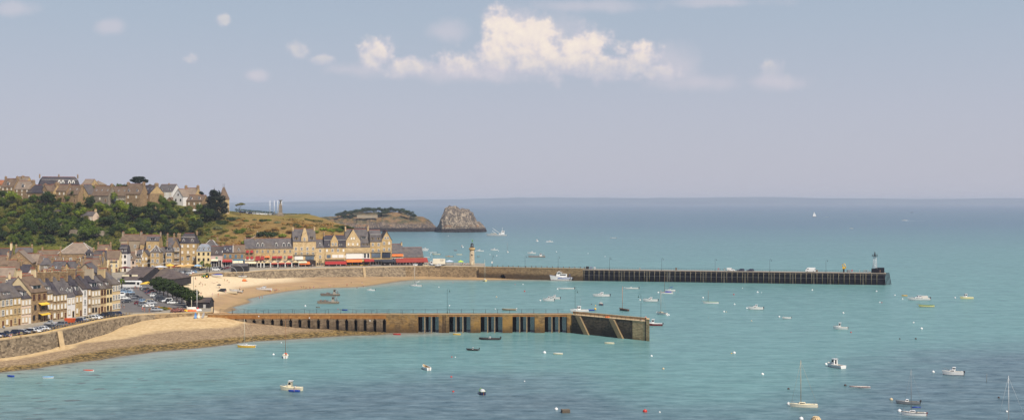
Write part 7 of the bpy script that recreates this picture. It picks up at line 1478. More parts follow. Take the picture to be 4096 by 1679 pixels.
car('estate car', 'navy', q(2962), A2r+180, 'dark blue estate car beside the white pickup on the iron pier'); car('estate car', 'navy', q(3000), A2r+180, 'dark blue estate car next to the lamp on the iron pier')
def bigvan(loc, yaw, label, L=5.9, H=2.6, name='delivery_van', cat='van'):
    r_ = empty(name, loc, R(yaw), label, cat); b = MB(); b.loft([[(x, -1, .35), (x, -1, h*.75), (x, -.86, h), (x, .86, h), (x, 1, h*.75), (x, 1, .35)] for x, h in ((-L/2, H), (L*.22, H), (L*.34, H*.92), (L*.42, H*.62), (L*.47, H*.55), (L/2, H*.34))], smooth=False); b.build('body', paint(WH), r_)
    g = MB(); g.add([(L*.35, -.7, H*.88), (L*.35, .7, H*.88), (L*.425, .85, H*.62), (L*.425, -.85, H*.62)], [(0,1,2,3)]); 
    for s_ in (-1, 1): g.add([(L*.18, s_*1.015, H*.78), (L*.3, s_*1.015, H*.76), (L*.38, s_*1.015, H*.58), (L*.18, s_*1.015, H*.56)], [(0,1,2,3)]); g.add([(-L*.49, s_*1.015, H*.78), (-L*.42, s_*1.015, H*.78), (-L*.42, s_*1.015, H*.58), (-L*.49, s_*1.015, H*.58)], [(0,1,2,3)])
    g.build('window_glass', GLASS, r_)
    for x in (-L*.3, L*.32):
        for s_ in (-1, 1): w_ = inst(WHEEL, 'wheel', r_, (x, s_*.92, .36), 0, (1.1, 1.1, 1)); w_.rotation_euler = (R(90), 0, 0)
    return r_
bigvan(q(3242), A2r+180, 'tall white delivery van standing alone on the iron pier')
# lorry with lettering, coach, tractor
p = gp(1752, 1062.5, ZQ); root = empty('box_lorry', p, R(180), 'cream white box lorry with black lettering on the promenade', 'lorry')
MB().box(-4.7, 3.3, -1.2, 1.2, 1.15, 4.7).build('box_body', paint((240,228,204)), root); cab(root, 3.45, 5.3, 2.3, .7, 3.1, WH, .15, wz=(.5, .88), name='cab'); MB().box(-4.6, 5, -.9, .9, .6, 1.1).build('chassis', IRON, root)
for x in (-3.2, -2.2, 4.3):
    for s_ in (-1, 1): w_ = inst(WHEEL, 'wheel', root, (x, s_*1.05, .5), 0, (1.5, 1.5, 1.2)); w_.rotation_euler = (R(90), 0, 0)
def lettering(txt, h, parent, loc, mat, rot): 
    c = bpy.data.curves.new('lettering', 'FONT'); c.body = txt; c.size = h; c.extrude = .01; c.align_x = 'LEFT'; o_ = bpy.data.objects.new('tmp', c); COL.objects.link(o_); bpy.context.view_layer.update()
    me = bpy.data.meshes.new_from_object(o_.evaluated_get(bpy.context.evaluated_depsgraph_get())); bpy.data.objects.remove(o_); me.materials.clear(); me.materials.append(mat); t_ = inst(me, 'lettering', parent, loc); t_.rotation_euler = rot; return t_
INK = plain('black_ink', lin(36,32,30), .6); lettering('MOREY', .85, root, (-1.4, 1.215, 3.75), INK, (R(90), 0, R(180))); lettering('TEAM', .85, root, (-1.4, 1.215, 2.85), plain('grey_ink', lin(120,112,98), .6), (R(90), 0, R(180)))
def coach():
    p = gp(517, 1150, ZQ); r_ = empty('touring_coach', p, R(-4), 'white touring coach with black windows beside the market hall', 'coach'); L = 12
    MB().loft([[(x, -1.25, .4), (x, -1.25, h-.25), (x, -1.1, h), (x, 1.1, h), (x, 1.25, h-.25), (x, 1.25, .4)] for x, h in ((-L/2, 3.4), (L*.44, 3.5), (L/2, 3.2))], smooth=False).build('body', paint(WH), r_)
    g = MB()
    for s_ in (-1, 1): g.add([(-L*.48, s_*1.265, 1.75), (L*.3, s_*1.265, 1.75), (L*.3, s_*1.265, 2.9), (-L*.48, s_*1.265, 2.9)], [(0,1,2,3)]); g.add([(L*.36, s_*1.265, 1.5), (L*.46, s_*1.265, 1.5), (L*.46, s_*1.265, 2.8), (L*.36, s_*1.265, 2.8)], [(0,1,2,3)])
    g.add([(L/2+.02, -1, 1.2), (L/2+.02, 1, 1.2), (L*.495, 1, 3.0), (L*.495, -1, 3.0)], [(0,1,2,3)]); g.build('window_glass', GLASS, r_)
    for x in (-3.4, 3.6):
        for s_ in (-1, 1): w_ = inst(WHEEL, 'wheel', r_, (x, s_*1.15, .5), 0, (1.5, 1.5, 1.2)); w_.rotation_euler = (R(90), 0, 0)
coach()
def sandp(px, py, up=0.0):
    z = 2.0
    for _ in range(12): p = gp(px, py, z); z = .5*z + .5*beach_z(p.x, p.y)
    return Vector((p.x, p.y, beach_z(p.x, p.y)+up))
p = sandp(822, 1111); root = empty('farm_tractor', p, R(180), 'green tractor with yellow wheels on the upper beach', 'tractor'); GT_ = paint((70,130,60)); YW = paint((240,196,40))
MB().loft([[(x, -.45, .9), (x, -.45, h), (x, .45, h), (x, .45, .9)] for x, h in ((-.2, 1.75), (1.6, 1.65), (2.1, 1.45))], smooth=False).build('bonnet', GT_, root); cab(root, -1.5, -.1, 1.4, 1.1, 2.7, (60,110,54), .1, roof=(60,110,54), wz=(.3, .95), name='cab')
for x, r_, w_ in ((-1.0, .95, .5), (1.6, .62, .38)):
    for s_ in (-1, 1):
        o_ = MB().lathe([(r_*.5, -w_/2), (r_, -w_/2), (r_, w_/2), (r_*.5, w_/2)], 16, 0).lathe([(.02, w_*.52), (r_*.58, w_*.5), (r_*.58, -w_*.5), (.02, -w_*.52)], 12, 1).build('wheel', [TYRE, YW], root, loc=(x, s_*.85, r_)); o_.rotation_euler = (R(90), 0, 0)
car('people carrier', 'black', sandp(888, 1166), 178, 'black estate car parked out on the open sand', True)
# boats and craft on the sand
for px, py, k_, L_, yw, l_, kw in ((1056, 1161, 'cruiser', 8.4, 172, 'large white motor cruiser aground on the wet sand', dict(roof=WH)), (926, 1174, 'open', 6.2, 176, 'cream open boat aground closest to the black car', dict(c=CRM, screen=0)), (945, 1168, 'open', 7.0, 168, 'long white motorboat aground behind the cream one', dict(screen=1)), (938, 1163, 'open', 5.4, 170, 'slim grey white boat aground, outermost behind the long white one', dict(c=(210,206,200), screen=0))):
    p = sandp(px, py, .28); boat(k_, px, py, L_, yw, l_, z=p.z, Y=p.y, roll=3, **kw)
# craft stored by the slipway
for i, (px, py, c_, ln, l_) in enumerate(((781, 1262, (50,112,170), 14, 'blue upturned dinghy leaning against the slipway wall'), (794, 1261, (190,172,146), 10, 'beige upturned dinghy leaning beside the blue one'), (814, 1260, (172,168,164), -28, 'long pale grey dinghy leaning at the end of the slipway wall'))):
    p = sandp(px, py+10, .1); r_ = empty('stored_dinghy', p, R(90), l_, 'boat', 'dinghies leaning on the slipway wall'); h_ = inst(hull_mesh(2.2, .9, .36, 'full', c_, c_, c_, c_), 'hull', r_, (0, 0, .8)); h_.rotation_euler = (R(15), R(-66), R(ln))
for px, py, c_, l_ in ((733, 1243, (120,190,220), 'pale blue kayak lying on the slipway top'), (748, 1245, (240,190,40), 'yellow kayak lying on the slipway top'), (768, 1245, (232,120,60), 'orange kayak lying beside the yellow one'), (766, 1238, (230,222,206), 'large cream upturned dinghy on the slipway top'), (788, 1243, (232,230,226), 'white kayak at the end of the slipway top')):
    p = gp(px, py, ZQ); r_ = empty('stored_kayak', (p.x, p.y, ZQ+.1), R(px*7 % 30), l_, 'kayak', 'kayaks on the slipway'); inst(hull_mesh(3.4, 1.2 if 'cream' in l_ else .8, .5 if 'cream' in l_ else .35, 'full', c_, c_, c_, c_, .1, .3, True), 'hull', r_, (0, 0, .7 if 'cream' in l_ else .3)).rotation_euler = (R(180), 0, 0)
# ---------------------------------------------------------------- people: one skinned body per pose
def body_mesh(pose):
    J = {'pel': (0, 0, .92), 'che': (0, 0, 1.28), 'nec': (0, 0, 1.46), 'hd': (0, -.01, 1.58), 'top': (0, 0, 1.72)}
    for s, n in ((-1, 'l'), (1, 'r')):
        J['sh'+n] = (s*.18, 0, 1.40); J['el'+n] = (s*.25, .02, 1.12); J['wr'+n] = (s*.26, -.08, .88); J['fi'+n] = (s*.25, -.12, .78)
        J['hi'+n] = (s*.09, 0, .86); J['kn'+n] = (s*.1, -.02, .48); J['an'+n] = (s*.1, .02, .08); J['to'+n] = (s*.12, -.16, .04)
    def mv(k, d): J[k] = tuple(a+b_ for a, b_ in zip(J[k], d))
    if pose == 'walk':
        for k, d in (('knl', (0, -.16, .03)), ('anl', (0, -.3, .0)), ('tol', (0, -.3, .02)), ('knr', (0, .05, 0)), ('anr', (0, .28, .06)), ('tor', (0, .26, .02)), ('ell', (0, .1, 0)), ('wrl', (0, .2, .05)), ('fil', (0, .22, .06)), ('elr', (0, -.1, .02)), ('wrr', (0, -.2, .08)), ('fir', (0, -.22, .1))): mv(k, d)
    if pose == 'sit':
        for k in list(J): mv(k, (0, 0, -.78))
        for n, s in (('l', -1), ('r', 1)): J['kn'+n] = (s*.12, -.42, .42); J['an'+n] = (s*.12, -.72, .08); J['to'+n] = (s*.13, -.86, .1); J['el'+n] = (s*.26, -.12, .38); J['wr'+n] = (s*.16, -.36, .40); J['fi'+n] = (s*.14, -.44, .42)
    if pose == 'bend':
        for k, d in (('che', (0, -.26, -.12)), ('nec', (0, -.42, -.2)), ('hd', (0, -.52, -.26)), ('top', (0, -.64, -.3)), ('shl', (0, -.38, -.2)), ('shr', (0, -.38, -.2)), ('ell', (0, -.5, -.35)), ('elr', (0, -.5, -.35)), ('wrl', (0, -.5, -.42)), ('wrr', (0, -.5, -.42)), ('fil', (0, -.5, -.42)), ('fir', (0, -.5, -.42))): mv(k, d)
    if pose == 'lie': J = {k: (x, z-.9, .14 - y*.8) for k, (x, y, z) in J.items()}
    E = [('pel', 'che'), ('che', 'nec'), ('nec', 'hd'), ('hd', 'top')]
    for n in 'lr': E += [('che', 'sh'+n), ('sh'+n, 'el'+n), ('el'+n, 'wr'+n), ('wr'+n, 'fi'+n), ('pel', 'hi'+n), ('hi'+n, 'kn'+n), ('kn'+n, 'an'+n), ('an'+n, 'to'+n)]
    ks = list(J); RR = {'pel': .15, 'che': .16, 'nec': .06, 'hd': .10, 'top': .07, 'sh': .075, 'el': .05, 'wr': .038, 'fi': .034, 'hi': .10, 'kn': .065, 'an': .045, 'to': .045}
    me = bpy.data.meshes.new('body_'+pose); me.from_pydata([J[k] for k in ks], [(ks.index(a), ks.index(b_)) for a, b_ in E], []); o_ = bpy.data.objects.new('tmp', me); COL.objects.link(o_)
    sk = o_.modifiers.new('skin', 'SKIN'); sk.use_smooth_shade = True; o_.modifiers.new('sub', 'SUBSURF').levels = 1
    for i, k in enumerate(ks): r_ = RR[k if k in RR else k[:2]]; me.skin_vertices[0].data[i].radius = (r_, r_*.8 if k in ('che', 'pel') else r_); me.skin_vertices[0].data[i].use_root = (k == 'pel')
    bpy.context.view_layer.update(); ev = bpy.data.meshes.new_from_object(o_.evaluated_get(bpy.context.evaluated_depsgraph_get())); bpy.data.objects.remove(o_); ev.name = 'person_'+pose
    ev.materials.clear()
    for m_ in (SKIN, paint(WH), paint(NAVY), HAIR): ev.materials.append(m_)
    Jv = {k: Vector(v) for k, v in J.items()}
    for f in ev.polygons:
        k = min(Jv, key=lambda q: (Jv[q]-f.center).length); f.use_smooth = True
        f.material_index = 3 if k == 'top' or (k == 'hd' and (f.center-Jv['hd']).y > .05) else 1 if k in ('che',) or k[:2] == 'sh' else 2 if k == 'pel' or k[:2] == 'hi' else 0
    return ev
SKIN = plain('skin', lin(206,150,116), .6, .08, 4); HAIR = plain('hair', lin(60,44,34), .7, .2, 4)
BODY = {k: body_mesh(k) for k in ('stand', 'walk', 'sit', 'bend', 'lie')}
PC = {'red': (190,50,50), 'white': (236,234,230), 'navy': (40,46,80), 'black': (36,36,40), 'blue': (60,110,180), 'green': (110,170,90), 'turquoise': (90,190,200), 'pink': (220,150,150), 'yellow': (236,200,90), 'grey': (120,120,124), 'orange': (226,120,60), 'bare': None}
VERB = {'stand': 'standing', 'walk': 'walking', 'sit': 'sitting', 'bend': 'bending', 'lie': 'lying'}; pseen = {}
def person(loc, pose, top, bot, where, yaw=0):
    k = (pose, top, bot, where); n = pseen.get(k, 0); pseen[k] = n+1
    lab = f"{ORD[n]}person {VERB[pose]} in {'swimwear' if top == 'bare' else top + ' top'} and {bot} {'shorts' if bot != 'black' else 'trousers'} {where}" if top != 'bare' else f"{ORD[n]}bare chested person {VERB[pose]} in {bot} shorts {where}"
    return tag(inst(BODY[pose], 'person', None, loc, R(yaw), (1, 1, 1), [SKIN, paint(PC[top]) if PC[top] else SKIN, paint(PC[bot]), HAIR]), lab, 'person', 'people around the harbour')
rnd = random.Random(4); tops = ['bare', 'bare', 'white', 'navy', 'red', 'bare', 'pink', 'black', 'blue']; bots = ['black', 'navy', 'red', 'blue', 'white', 'green']
for px, py, po, w_ in ((1081,1170,'stand','behind the grounded cruiser'),(1097,1166,'stand','in the wading group'),(1101,1167,'stand','in the wading group'),(1106,1166,'walk','in the wading group'),(1111,1168,'stand','in the wading group'),(1117,1166,'stand','in the wading group'),(1145,1160,'walk','at the water edge past the wading group'),(1038,1197,'stand','in the shallows by the cruiser'),(1049,1196,'stand','in the shallows by the cruiser'),
  (1206,1152,'bend','on the wet sand by the far shallows'),(1215,1152,'stand','on the wet sand by the far shallows'),(1223,1158,'bend','on the wet sand by the far shallows'),(1240,1157,'walk','on the wet sand by the far shallows'),(1255,1155,'stand','on the wet sand by the far shallows'),(1280,1155,'stand','on the wet sand by the far shallows'),(1316,1147,'stand','on the sand below the promenade'),(1323,1148,'walk','on the sand below the promenade'),(1336,1148,'stand','on the sand below the promenade'),(1388,1146,'walk','on the sand below the promenade'),(1405,1137,'stand','on the sand below the promenade'),(1448,1138,'stand','alone on the far sand'),(1453,1149,'walk','wading near the small motorboat'),(1428,1158,'stand','wading near the small motorboat'),
  (798,1137,'sit','on the dry upper beach'),(803,1137,'stand','on the dry upper beach'),(821,1140,'sit','on the dry upper beach'),(784,1147,'sit','by the green beach tent'),(810,1145,'stand','on the dry upper beach'),(856,1133,'lie','sunbathing in mid beach'),(848,1130,'lie','sunbathing in mid beach'),(868,1128,'lie','sunbathing in mid beach'),(899,1125,'stand','near the sailing dinghy rack'),(908,1126,'bend','near the sailing dinghy rack'),(917,1130,'sit','near the sailing dinghy rack'),(850,1184,'walk','on the damp sand inland of the boats'),(873,1184,'walk','on the damp sand by the black car'),(804,1181,'walk','by the clipped trees'),(902,1174,'stand','before the black beach car'),(961,1156,'stand','behind the grounded boats'),(986,1124,'sit','beside the orange beach tent'),(783,1118,'sit','under the slipway on dry sand'),(1068,1116,'sit','against the promenade wall'),(877,1152,'sit','under the dark parasol')):
    person(sandp(px, py), po, rnd.choice(tops), rnd.choice(bots), w_, rnd.uniform(0, 360))
P3 = PF + Vector((DF.y, -DF.x, 0))*10.5
for i, px in enumerate((1078,1091,1122,1130,1152,1178,1206,1222,1250,1286,1300,1316,1346,1362,1384,1402,1433,1448,1474,1491,1506,1540,1561,1588,1599,1612,1625,1640,1652)):
    q_ = rowpt(P3, DF, px); person((q_.x, q_.y + rnd.uniform(-1.5, 1.5), ZQ+.01), rnd.choice(['walk', 'stand', 'walk']), rnd.choice(['white', 'navy', 'red', 'pink', 'black', 'blue', 'white']), rnd.choice(['black', 'navy', 'white', 'blue']), 'by the gabled pavilions' if px < 1172 else 'before the shaped gable house' if px < 1264 else 'before the pointed mansard house' if px < 1385 else 'before the widest gable house' if px < 1480 else 'before the navy shop front' if px < 1567 else 'under the brick red awning', rnd.uniform(0, 360))
for px, py, po, t_, b_, w_ in ((84,1346,'stand','green','grey','leaning at the quay rail'),(37,1356,'stand','white','blue','along the sandy quay path'),(44,1355,'walk','pink','white','along the sandy quay path'),(106,1293,'stand','black','black','at the door of the pale rose house'),(485,1231,'stand','green','navy','crossing by the corner house'),(496,1232,'stand','turquoise','navy','crossing by the corner house'),(570,1243,'stand','pink','red','by the round signs above the slipway'),(578,1246,'stand','red','pink','by the round signs above the slipway'),(597,1250,'walk','black','black','at the bend of the sea wall'),(548,1158,'stand','blue','navy','waiting in front of the coach'),(553,1160,'stand','orange','white','waiting in front of the coach'),(540,1157,'stand','red','black','waiting in front of the coach'),(770,1100,'stand','red','black','beside the small car park'),(776,1098,'walk','white','black','beside the small car park'),(1808,1062,'stand','black','black','by the white market tent'),(1850,1060,'stand','navy','navy','under the striped parasol'),(1858,1060,'stand','white','navy','near the lighthouse foot'),(1870,1061,'stand','pink','black','near the lighthouse foot')):
    person(gp(px, py, ZQ+.02), po, t_, b_, w_, px*37 % 360)
for px, off, po, t_, b_, w_ in ((2897,4,'walk','black','white','on the iron pier before the pickup'),(3440,4,'stand','white','white','with the group near the beacon'),(3458,4,'stand','orange','black','with the group near the beacon'),(3466,3,'stand','navy','black','with the group near the beacon'),(3474,4,'stand','blue','white','with the group near the beacon'),(3482,2,'sit','pink','navy','with the group near the beacon'),(3521,1.2,'stand','orange','black','at the tip of the iron pier'),(2555,5,'bend','white','black','at the start of the iron pier')): person(on_pier(px, off), po, t_, b_, w_, px*31 % 360)
q_ = HA+u*31.5 if False else None
person(dp(2567, 450, 6.96), 'sit', 'black', 'white', 'on the jetty head beside the lamp', 160); person(dp(2583, 448, 7.9), 'sit', 'pink', 'black', 'on top of the jetty end pillar', 20)
person(gp(1176, 1563, .55), 'bend', 'white', 'black', 'aboard the cream cabin boat', 100)
LEAF['clip'] = leafmat('leaf_clipped', lin(40,54,20), lin(62,78,28)); ROOF['hall'] = roofmat('hall_roof', lin(84,72,68), lin(106,94,88))
# ---------------------------------------------------------------- market hall, sheds, stalls
WALL['black'] = plain('black_boards', lin(48,44,46), .85, .25, 1.2)
T(487, 572, 642, -14, 1108, 1068, 'dark market hall with tall brown roof beside the coach', wall='black', roof='hall', wn=0, floors=1, chim='', d=24, red=False, door=None, group=None, name='market_hall', cat='hall', zb=ZQ)
T(566, 692, 648, -10, 1114, 1072, 'lower wing of the market hall with wide brown roof', wall='black', roof='hall', kind='hip', wn=0, floors=1, chim='', d=22, red=False, door=None, group=None, name='market_hall', cat='hall', zb=ZQ)
p = gp(522, 1110, ZQ+4)
for px, l_ in ((508, 'cream sign board over the market hall entrance, longer one'), (534, 'cream sign board over the market hall entrance, shorter one')): MB().box(-2.4 if px < 520 else -2.1, 2.4 if px < 520 else 2.1, -.1, .1, 0, .9).thing('sign_board', [CREAMC], l_, 'sign', loc=dp(px, 627, zp(1105, 627)))
T(490, 548, 630, -4, 1120, 1108, 'low brown lean-to roof behind the coach', wall='black', roof='hall', wn=0, floors=1, chim='', d=8, red=False, door=None, group=None, name='market_lean_to', cat='shed')
sh = T(745, 838, 497, -3, 1209, 1190, 'black boarded boat shed with slate roof at the root of the jetty', wall='black', roof='dark', wn=0, floors=1, chim='', d=6, red=False, door=None, group=None, name='boat_shed', cat='shed', zb=6.6); MB().box(-.5, .5, -.06, .0, 0, 2.3).build('door', paint((190,186,180)), sh.root, loc=(sh.lx(818), 0, 0)); MB().box(-.25, .25, -.05, 0, 0, .4).build('notice', TRIM, sh.root, loc=(sh.lx(747.5), 0, 1.2))
T(925, 990, 752, 4, 1064, 1053, 'black boarded sailing hut with grey roof on the promenade corner', wall='black', roof='slate', wn=0, floors=1, chim='', d=8, red=False, door=None, group=None, name='sailing_hut', cat='hut')
# decked ground under the shed
MB().prism([(dp(740, 492).x, 492), (dp(852, 480).x, 480), (dp(850, 506).x, 506), (dp(740, 510).x, 510)], 2, 6.62).thing('shed_platform', [CAUS], 'stone platform carrying the black boat shed', 'platform')
def poleflag(px, Y, z, h, label, c=WH, r=.09, name='flagpole', cat='flagpole'): return MB().tube([(0, 0, -.3), (0, 0, h)], [r*1.3, r], 7).thing(name, [paint(c)], label, cat, None, dp(px, Y, z))
poleflag(788, 494, 6.6, 8.2, 'tall white pole with a red base before the boat shed'); poleflag(766, 495, 6.6, 5.4, 'shorter cream pole before the boat shed', CRM)
MB().lathe([(.38, 0), (.38, 1.3), (.1, 1.5)], 10).thing('lifebuoy_box', [paint((190,40,44))], 'red safety box at the foot of the tall white pole', 'box', loc=dp(791, 493, 6.6))
pz = hill_z(*dp(1100, 945)[:2])
for px, l_ in ((1080, 'white flagpole standing apart, first toward the manor'), (1097, 'white flagpole in the middle of the memorial row'), (1111, 'white flagpole immediately beside the war memorial'), (1127, 'white flagpole behind the war memorial')): p = dp(px, 948 if px < 1120 else 956); z = hill_z(p.x, p.y); poleflag(px, p.y, z, zp(802, p.y)-z, l_, WH, .16)
p = dp(1122, 942); z = hill_z(p.x, p.y); root = empty('war_memorial', (p.x, p.y, z-.2), 0, 'tapered granite war memorial pillar crowned by a winged statue', 'memorial'); b = MB(); b.box(-2.6, 2.6, -2.6, 2.6, 0, 1.1)
b.loft([[(s_*w_, t_*w_, z_) for s_, t_ in ((-1, -1), (1, -1), (1, 1), (-1, 1))] for w_, z_ in ((1.9, 1.1), (1.7, 2.4), (1.25, 2.6), (1.0, 8.2), (.75, 8.6), (.6, 9.8))], smooth=False); b.build('pillar', WALL['grey'], root)
b = MB(); b.loft([[(s_*w_, t_*w_*.7, z_) for s_, t_ in ((-1, -1), (1, -1), (1, 1), (-1, 1))] for w_, z_ in ((.45, 9.8), (.36, 11), (.42, 11.7), (.14, 11.9), (.2, 12.3), (.05, 12.6))], smooth=False)
for s_ in (-1, 1): b.tube([(s_*.3, 0, 11.6), (s_*.9, 0, 12.1), (s_*1.5, 0, 12.4)], [.16, .14, .08], 5); b.add([(s_*.2, .2, 11.5), (s_*1.5, .3, 12.5), (s_*1.1, .3, 11.7), (s_*.3, .2, 10.8)], [(0,1,2,3)])
b.build('statue', plain('bronze_stone', lin(96,88,70), .7), root)
# pollarded trees, shrubs and palms
for i, (px, py, h) in enumerate(((628,1167,7.2),(640,1174,7.0),(655,1181,7.2),(672,1188,7.2),(690,1196,7.4),(708,1205,7.4),(727,1214,7.2),(748,1222,7.2),(768,1229,7.0))):
    p = gp(px, py, ZQ); r_ = empty('clipped_tree', p, i, f"{ORD[i]}dark clipped tree in the row above the beach, counting from the market", 'tree', 'clipped trees between car park and beach'); inst(CROWN[i % 4], 'crown', r_, (0, 0, .6), 0, (9.4, 9.4, h*1.0), [LEAF['clip']]); inst(TRUNK[i % 3], 'trunk', r_, (0, 0, 0), 0, (6, 6, h*.9))
for px, py, w_, h, hue, l_ in ((711,1246,7.5,4.6,'rose','rounded reddish tamarisk bush beside the slipway'),(653,1238,5.6,3.8,'olive','olive green shrub in the flower bed by the car park'),(672,1236,3.6,2.2,'orange','orange flowering shrub between the two big bushes'),(612,1236,4.0,1.6,'orange','orange flower bed at the road fork'),(632,1230,3.6,1.8,'orange','orange flowers behind the silver estate car'),(735,1243,3,2.6,'dark','dark shrub squeezed beside the boat shed'),(684,1090,4,3.6,'olive','olive bush at the end of the market wing'),(572,1160,2.6,2.2,'dark','small dark bush beside the coach')):
    p = gp(px, py, ZQ); plant('bush', p.x, p.y, ZQ, h, w_, hue, l_, 'bush', None, px)
def palm(px, py, h, label):
    p = gp(px, py, ZQ); r_ = empty('palm_tree', p, px, label, 'palm'); MB().tube([(0, 0, -.2), (.1, 0, h*.5), (0, 0, h)], [.3, .24, .22], 7).build('trunk', BARK, r_); vs = []; fs = []; rn = random.Random(px)
    for i in range(46):
        a = rn.uniform(0, 6.28); dr = rn.uniform(-.9, .9); L_ = rn.uniform(1.3, 2.0); pts = [Vector((math.cos(a)*L_*t_, math.sin(a)*L_*t_, h + dr*L_*t_*.8 - L_*t_*t_*.9 + .3)) for t_ in (0, .35, .7, 1)]; sd = Vector((-math.sin(a), math.cos(a), 0)); n = len(vs)
        for j, q_ in enumerate(pts): w_ = (.08, .26, .22, .02)[j]; vs += [tuple(q_+sd*w_), tuple(q_-sd*w_)]
        fs += [(n+2*j, n+2*j+1, n+2*j+3, n+2*j+2) for j in range(3)]
    me = bpy.data.meshes.new('fronds'); me.from_pydata(vs, [], fs); me.materials.append(LEAF['mid']); inst(me, 'fronds', r_, mats=[LEAF['olive' if px > 820 else 'mid']])
palm(808, 1082, 5.4, 'slender palm tree before the cream yellow house'); palm(828, 1088, 5.0, 'bushy palm tree with brown skirts beside the slender one'); palm(838, 1086, 4.2, 'short palm half merged with the bushy one'); palm(488, 1153, 4.2, 'small palm between the corner house and the coach')
# canopies and parasols
def canopy(px, py, w_, d_, h, mat, label, z=ZQ, peak=.9, name='canopy', cat='canopy'):
    p = gp(px, py, z) if z == ZQ else Vector((*sandp(px, py)[:2], sandp(px, py).z)); r_ = empty(name, p, .1, label, cat); b = MB(); A = [(-w_/2, -d_/2, h), (w_/2, -d_/2, h), (w_/2, d_/2, h), (-w_/2, d_/2, h)]; b.add(A + [(0, 0, h+peak)] + [(x, y, h-.3) for x, y, _ in A], [(0,1,4),(1,2,4),(2,3,4),(3,0,4),(0,5,6,1),(1,6,7,2),(2,7,8,3),(3,8,5,0)]); b.build('cloth', mat, r_)
    if name == 'parasol': MB().tube([(0, 0, 0), (0, 0, h+peak)], .06, 5).build('pole', IRON, r_)
    else:
        for x, y, _ in A: MB().tube([(x*.96, y*.96, 0), (x*.96, y*.96, h)], .06, 5).build('pole', IRON, r_)
for a_ in ((591,1157,6.2,5,3.0,YELC,'large yellow canopy between the coach and the clipped trees'),(681,1083,4.6,4,3.4,YELC,'bright yellow cafe canopy at the end of the market wing'),(705,1084,5,4,2.8,REDD,'dark red cafe canopy behind the parked cars'),(722,1084,6,5,3.2,TANC,'long tan restaurant canopy, first of two'),(756,1083,7,5.5,3.4,TANC,'long tan restaurant canopy below the tall house'),(790,1083,5,4,3.2,plain('pale_blue_canvas', lin(150,180,206), .8),'pale blue canopy beside the palms'),(640,1085,8,4,2.8,plain('grey_white_canvas', lin(200,202,206), .8),'grey white market stall roof behind the hall'),(500,1088,7,3,2.7,plain('maroon_canvas', lin(96,44,44), .8),'maroon cafe awning tent under the narrow white house'),(1798,1060,5,3,2.6,plain('ice_canvas', lin(196,206,222), .8),'pale market tent behind the white lorry')): canopy(*a_)
canopy(1843, 1060, 3.6, 3, 2.4, plain('lime_canvas', lin(190,214,70), .7), 'lime and blue striped parasol near the lighthouse', name='parasol', cat='parasol'); canopy(745, 1062, 3, 3, 6.4, RED, 'red parasol on the first floor terrace of the tall house', name='parasol', cat='parasol')
for px, l_ in ((485, 'white parasol in front of the narrow white house'), (500, 'second white parasol before the narrow white house')): canopy(px, 1078, 2.8, 2.8, 2.6, WHITEC, l_, name='parasol', cat='parasol')
canopy(876, 1151, 2.0, 2.0, 1.7, DARKC, 'dark parasol pitched on the open beach', z=1, peak=.5, name='parasol', cat='parasol'); canopy(1003, 1104, 2.6, 2.2, 1.0, BLUEC, 'blue parasol at the foot of the promenade wall', z=1, peak=.5, name='parasol', cat='parasol')
for px, py, m_, l_ in ((745, 1135, paint((170,214,50)), 'lime green pop-up tent on the upper beach'), (977, 1124, ORANGE, 'orange pop-up tent in the middle of the beach')):
    p = sandp(px, py); r_ = empty('beach_tent', p, R(20), l_, 'tent'); b = MB(); b.loft([[(x, math.cos(c_)*1.1*q_, max(0, math.sin(c_))*1.4*q_) for c_ in [math.pi*i/6 for i in range(7)]] for x, q_ in ((-1.2, .5), (-.6, .95), (.3, 1), (1.1, .7))], smooth=True); b.build('shell', m_, r_)
# sailing school gear
p = sandp(970, 1110); root = empty('dinghy_rack', p, R(-6), 'rack of sailing craft with blue covers on the beach', 'rack'); MB().box(-2.6, 2.6, -.7, .7, .5, .62).build('frame', paint(ALU), root)
for i in range(3): inst(hull_mesh(4.6, .8, .35, 'full', (226,224,218), (226,224,218), (50,70,150), (226,224,218), .1, .4, True), 'hull', root, (0, -.8+.8*i, .75))
p = dp(868, 735, 5.2); root = empty('covered_boat', p, R(170), 'white boat under a bright blue cover on the slipway', 'boat'); inst(hull_mesh(6.4, 2.3, .8, 'full', WH, WH, WH, WH), 'hull', root, (0, 0, .6)); MB().loft([[(x, y*q_, 1.35+z_*q_) for y, z_ in ((-1.1, 0), (-.7, .5), (0, .7), (.7, .5), (1.1, 0))] for x, q_ in ((-3, .9), (0, 1), (2.6, .5))], smooth=False).build('boat_cover', paint((36,60,150), .7), root)
p = dp(938, 741, 7.4); b = MB(); b.tube([(6.0*math.cos(math.pi*i/12)-.5, 0, 5.2*math.sin(math.pi*i/12)**.75-2*(i in (0, 12))) for i in range(13)], .13, 6); b.thing('arched_frame', [paint(ALU)], 'tall aluminium arch standing before the sailing hut', 'frame', loc=p); p = dp(910, 738, 6.4); b = MB(); b.tube([(5.6*math.cos(math.pi*i/12), 0, 5.0*math.sin(math.pi*i/12)**.75) for i in range(13)], .12, 6); b.thing('arched_frame', [paint((170,172,176))], 'second aluminium arch reaching toward the blue covered boat', 'frame', loc=p)
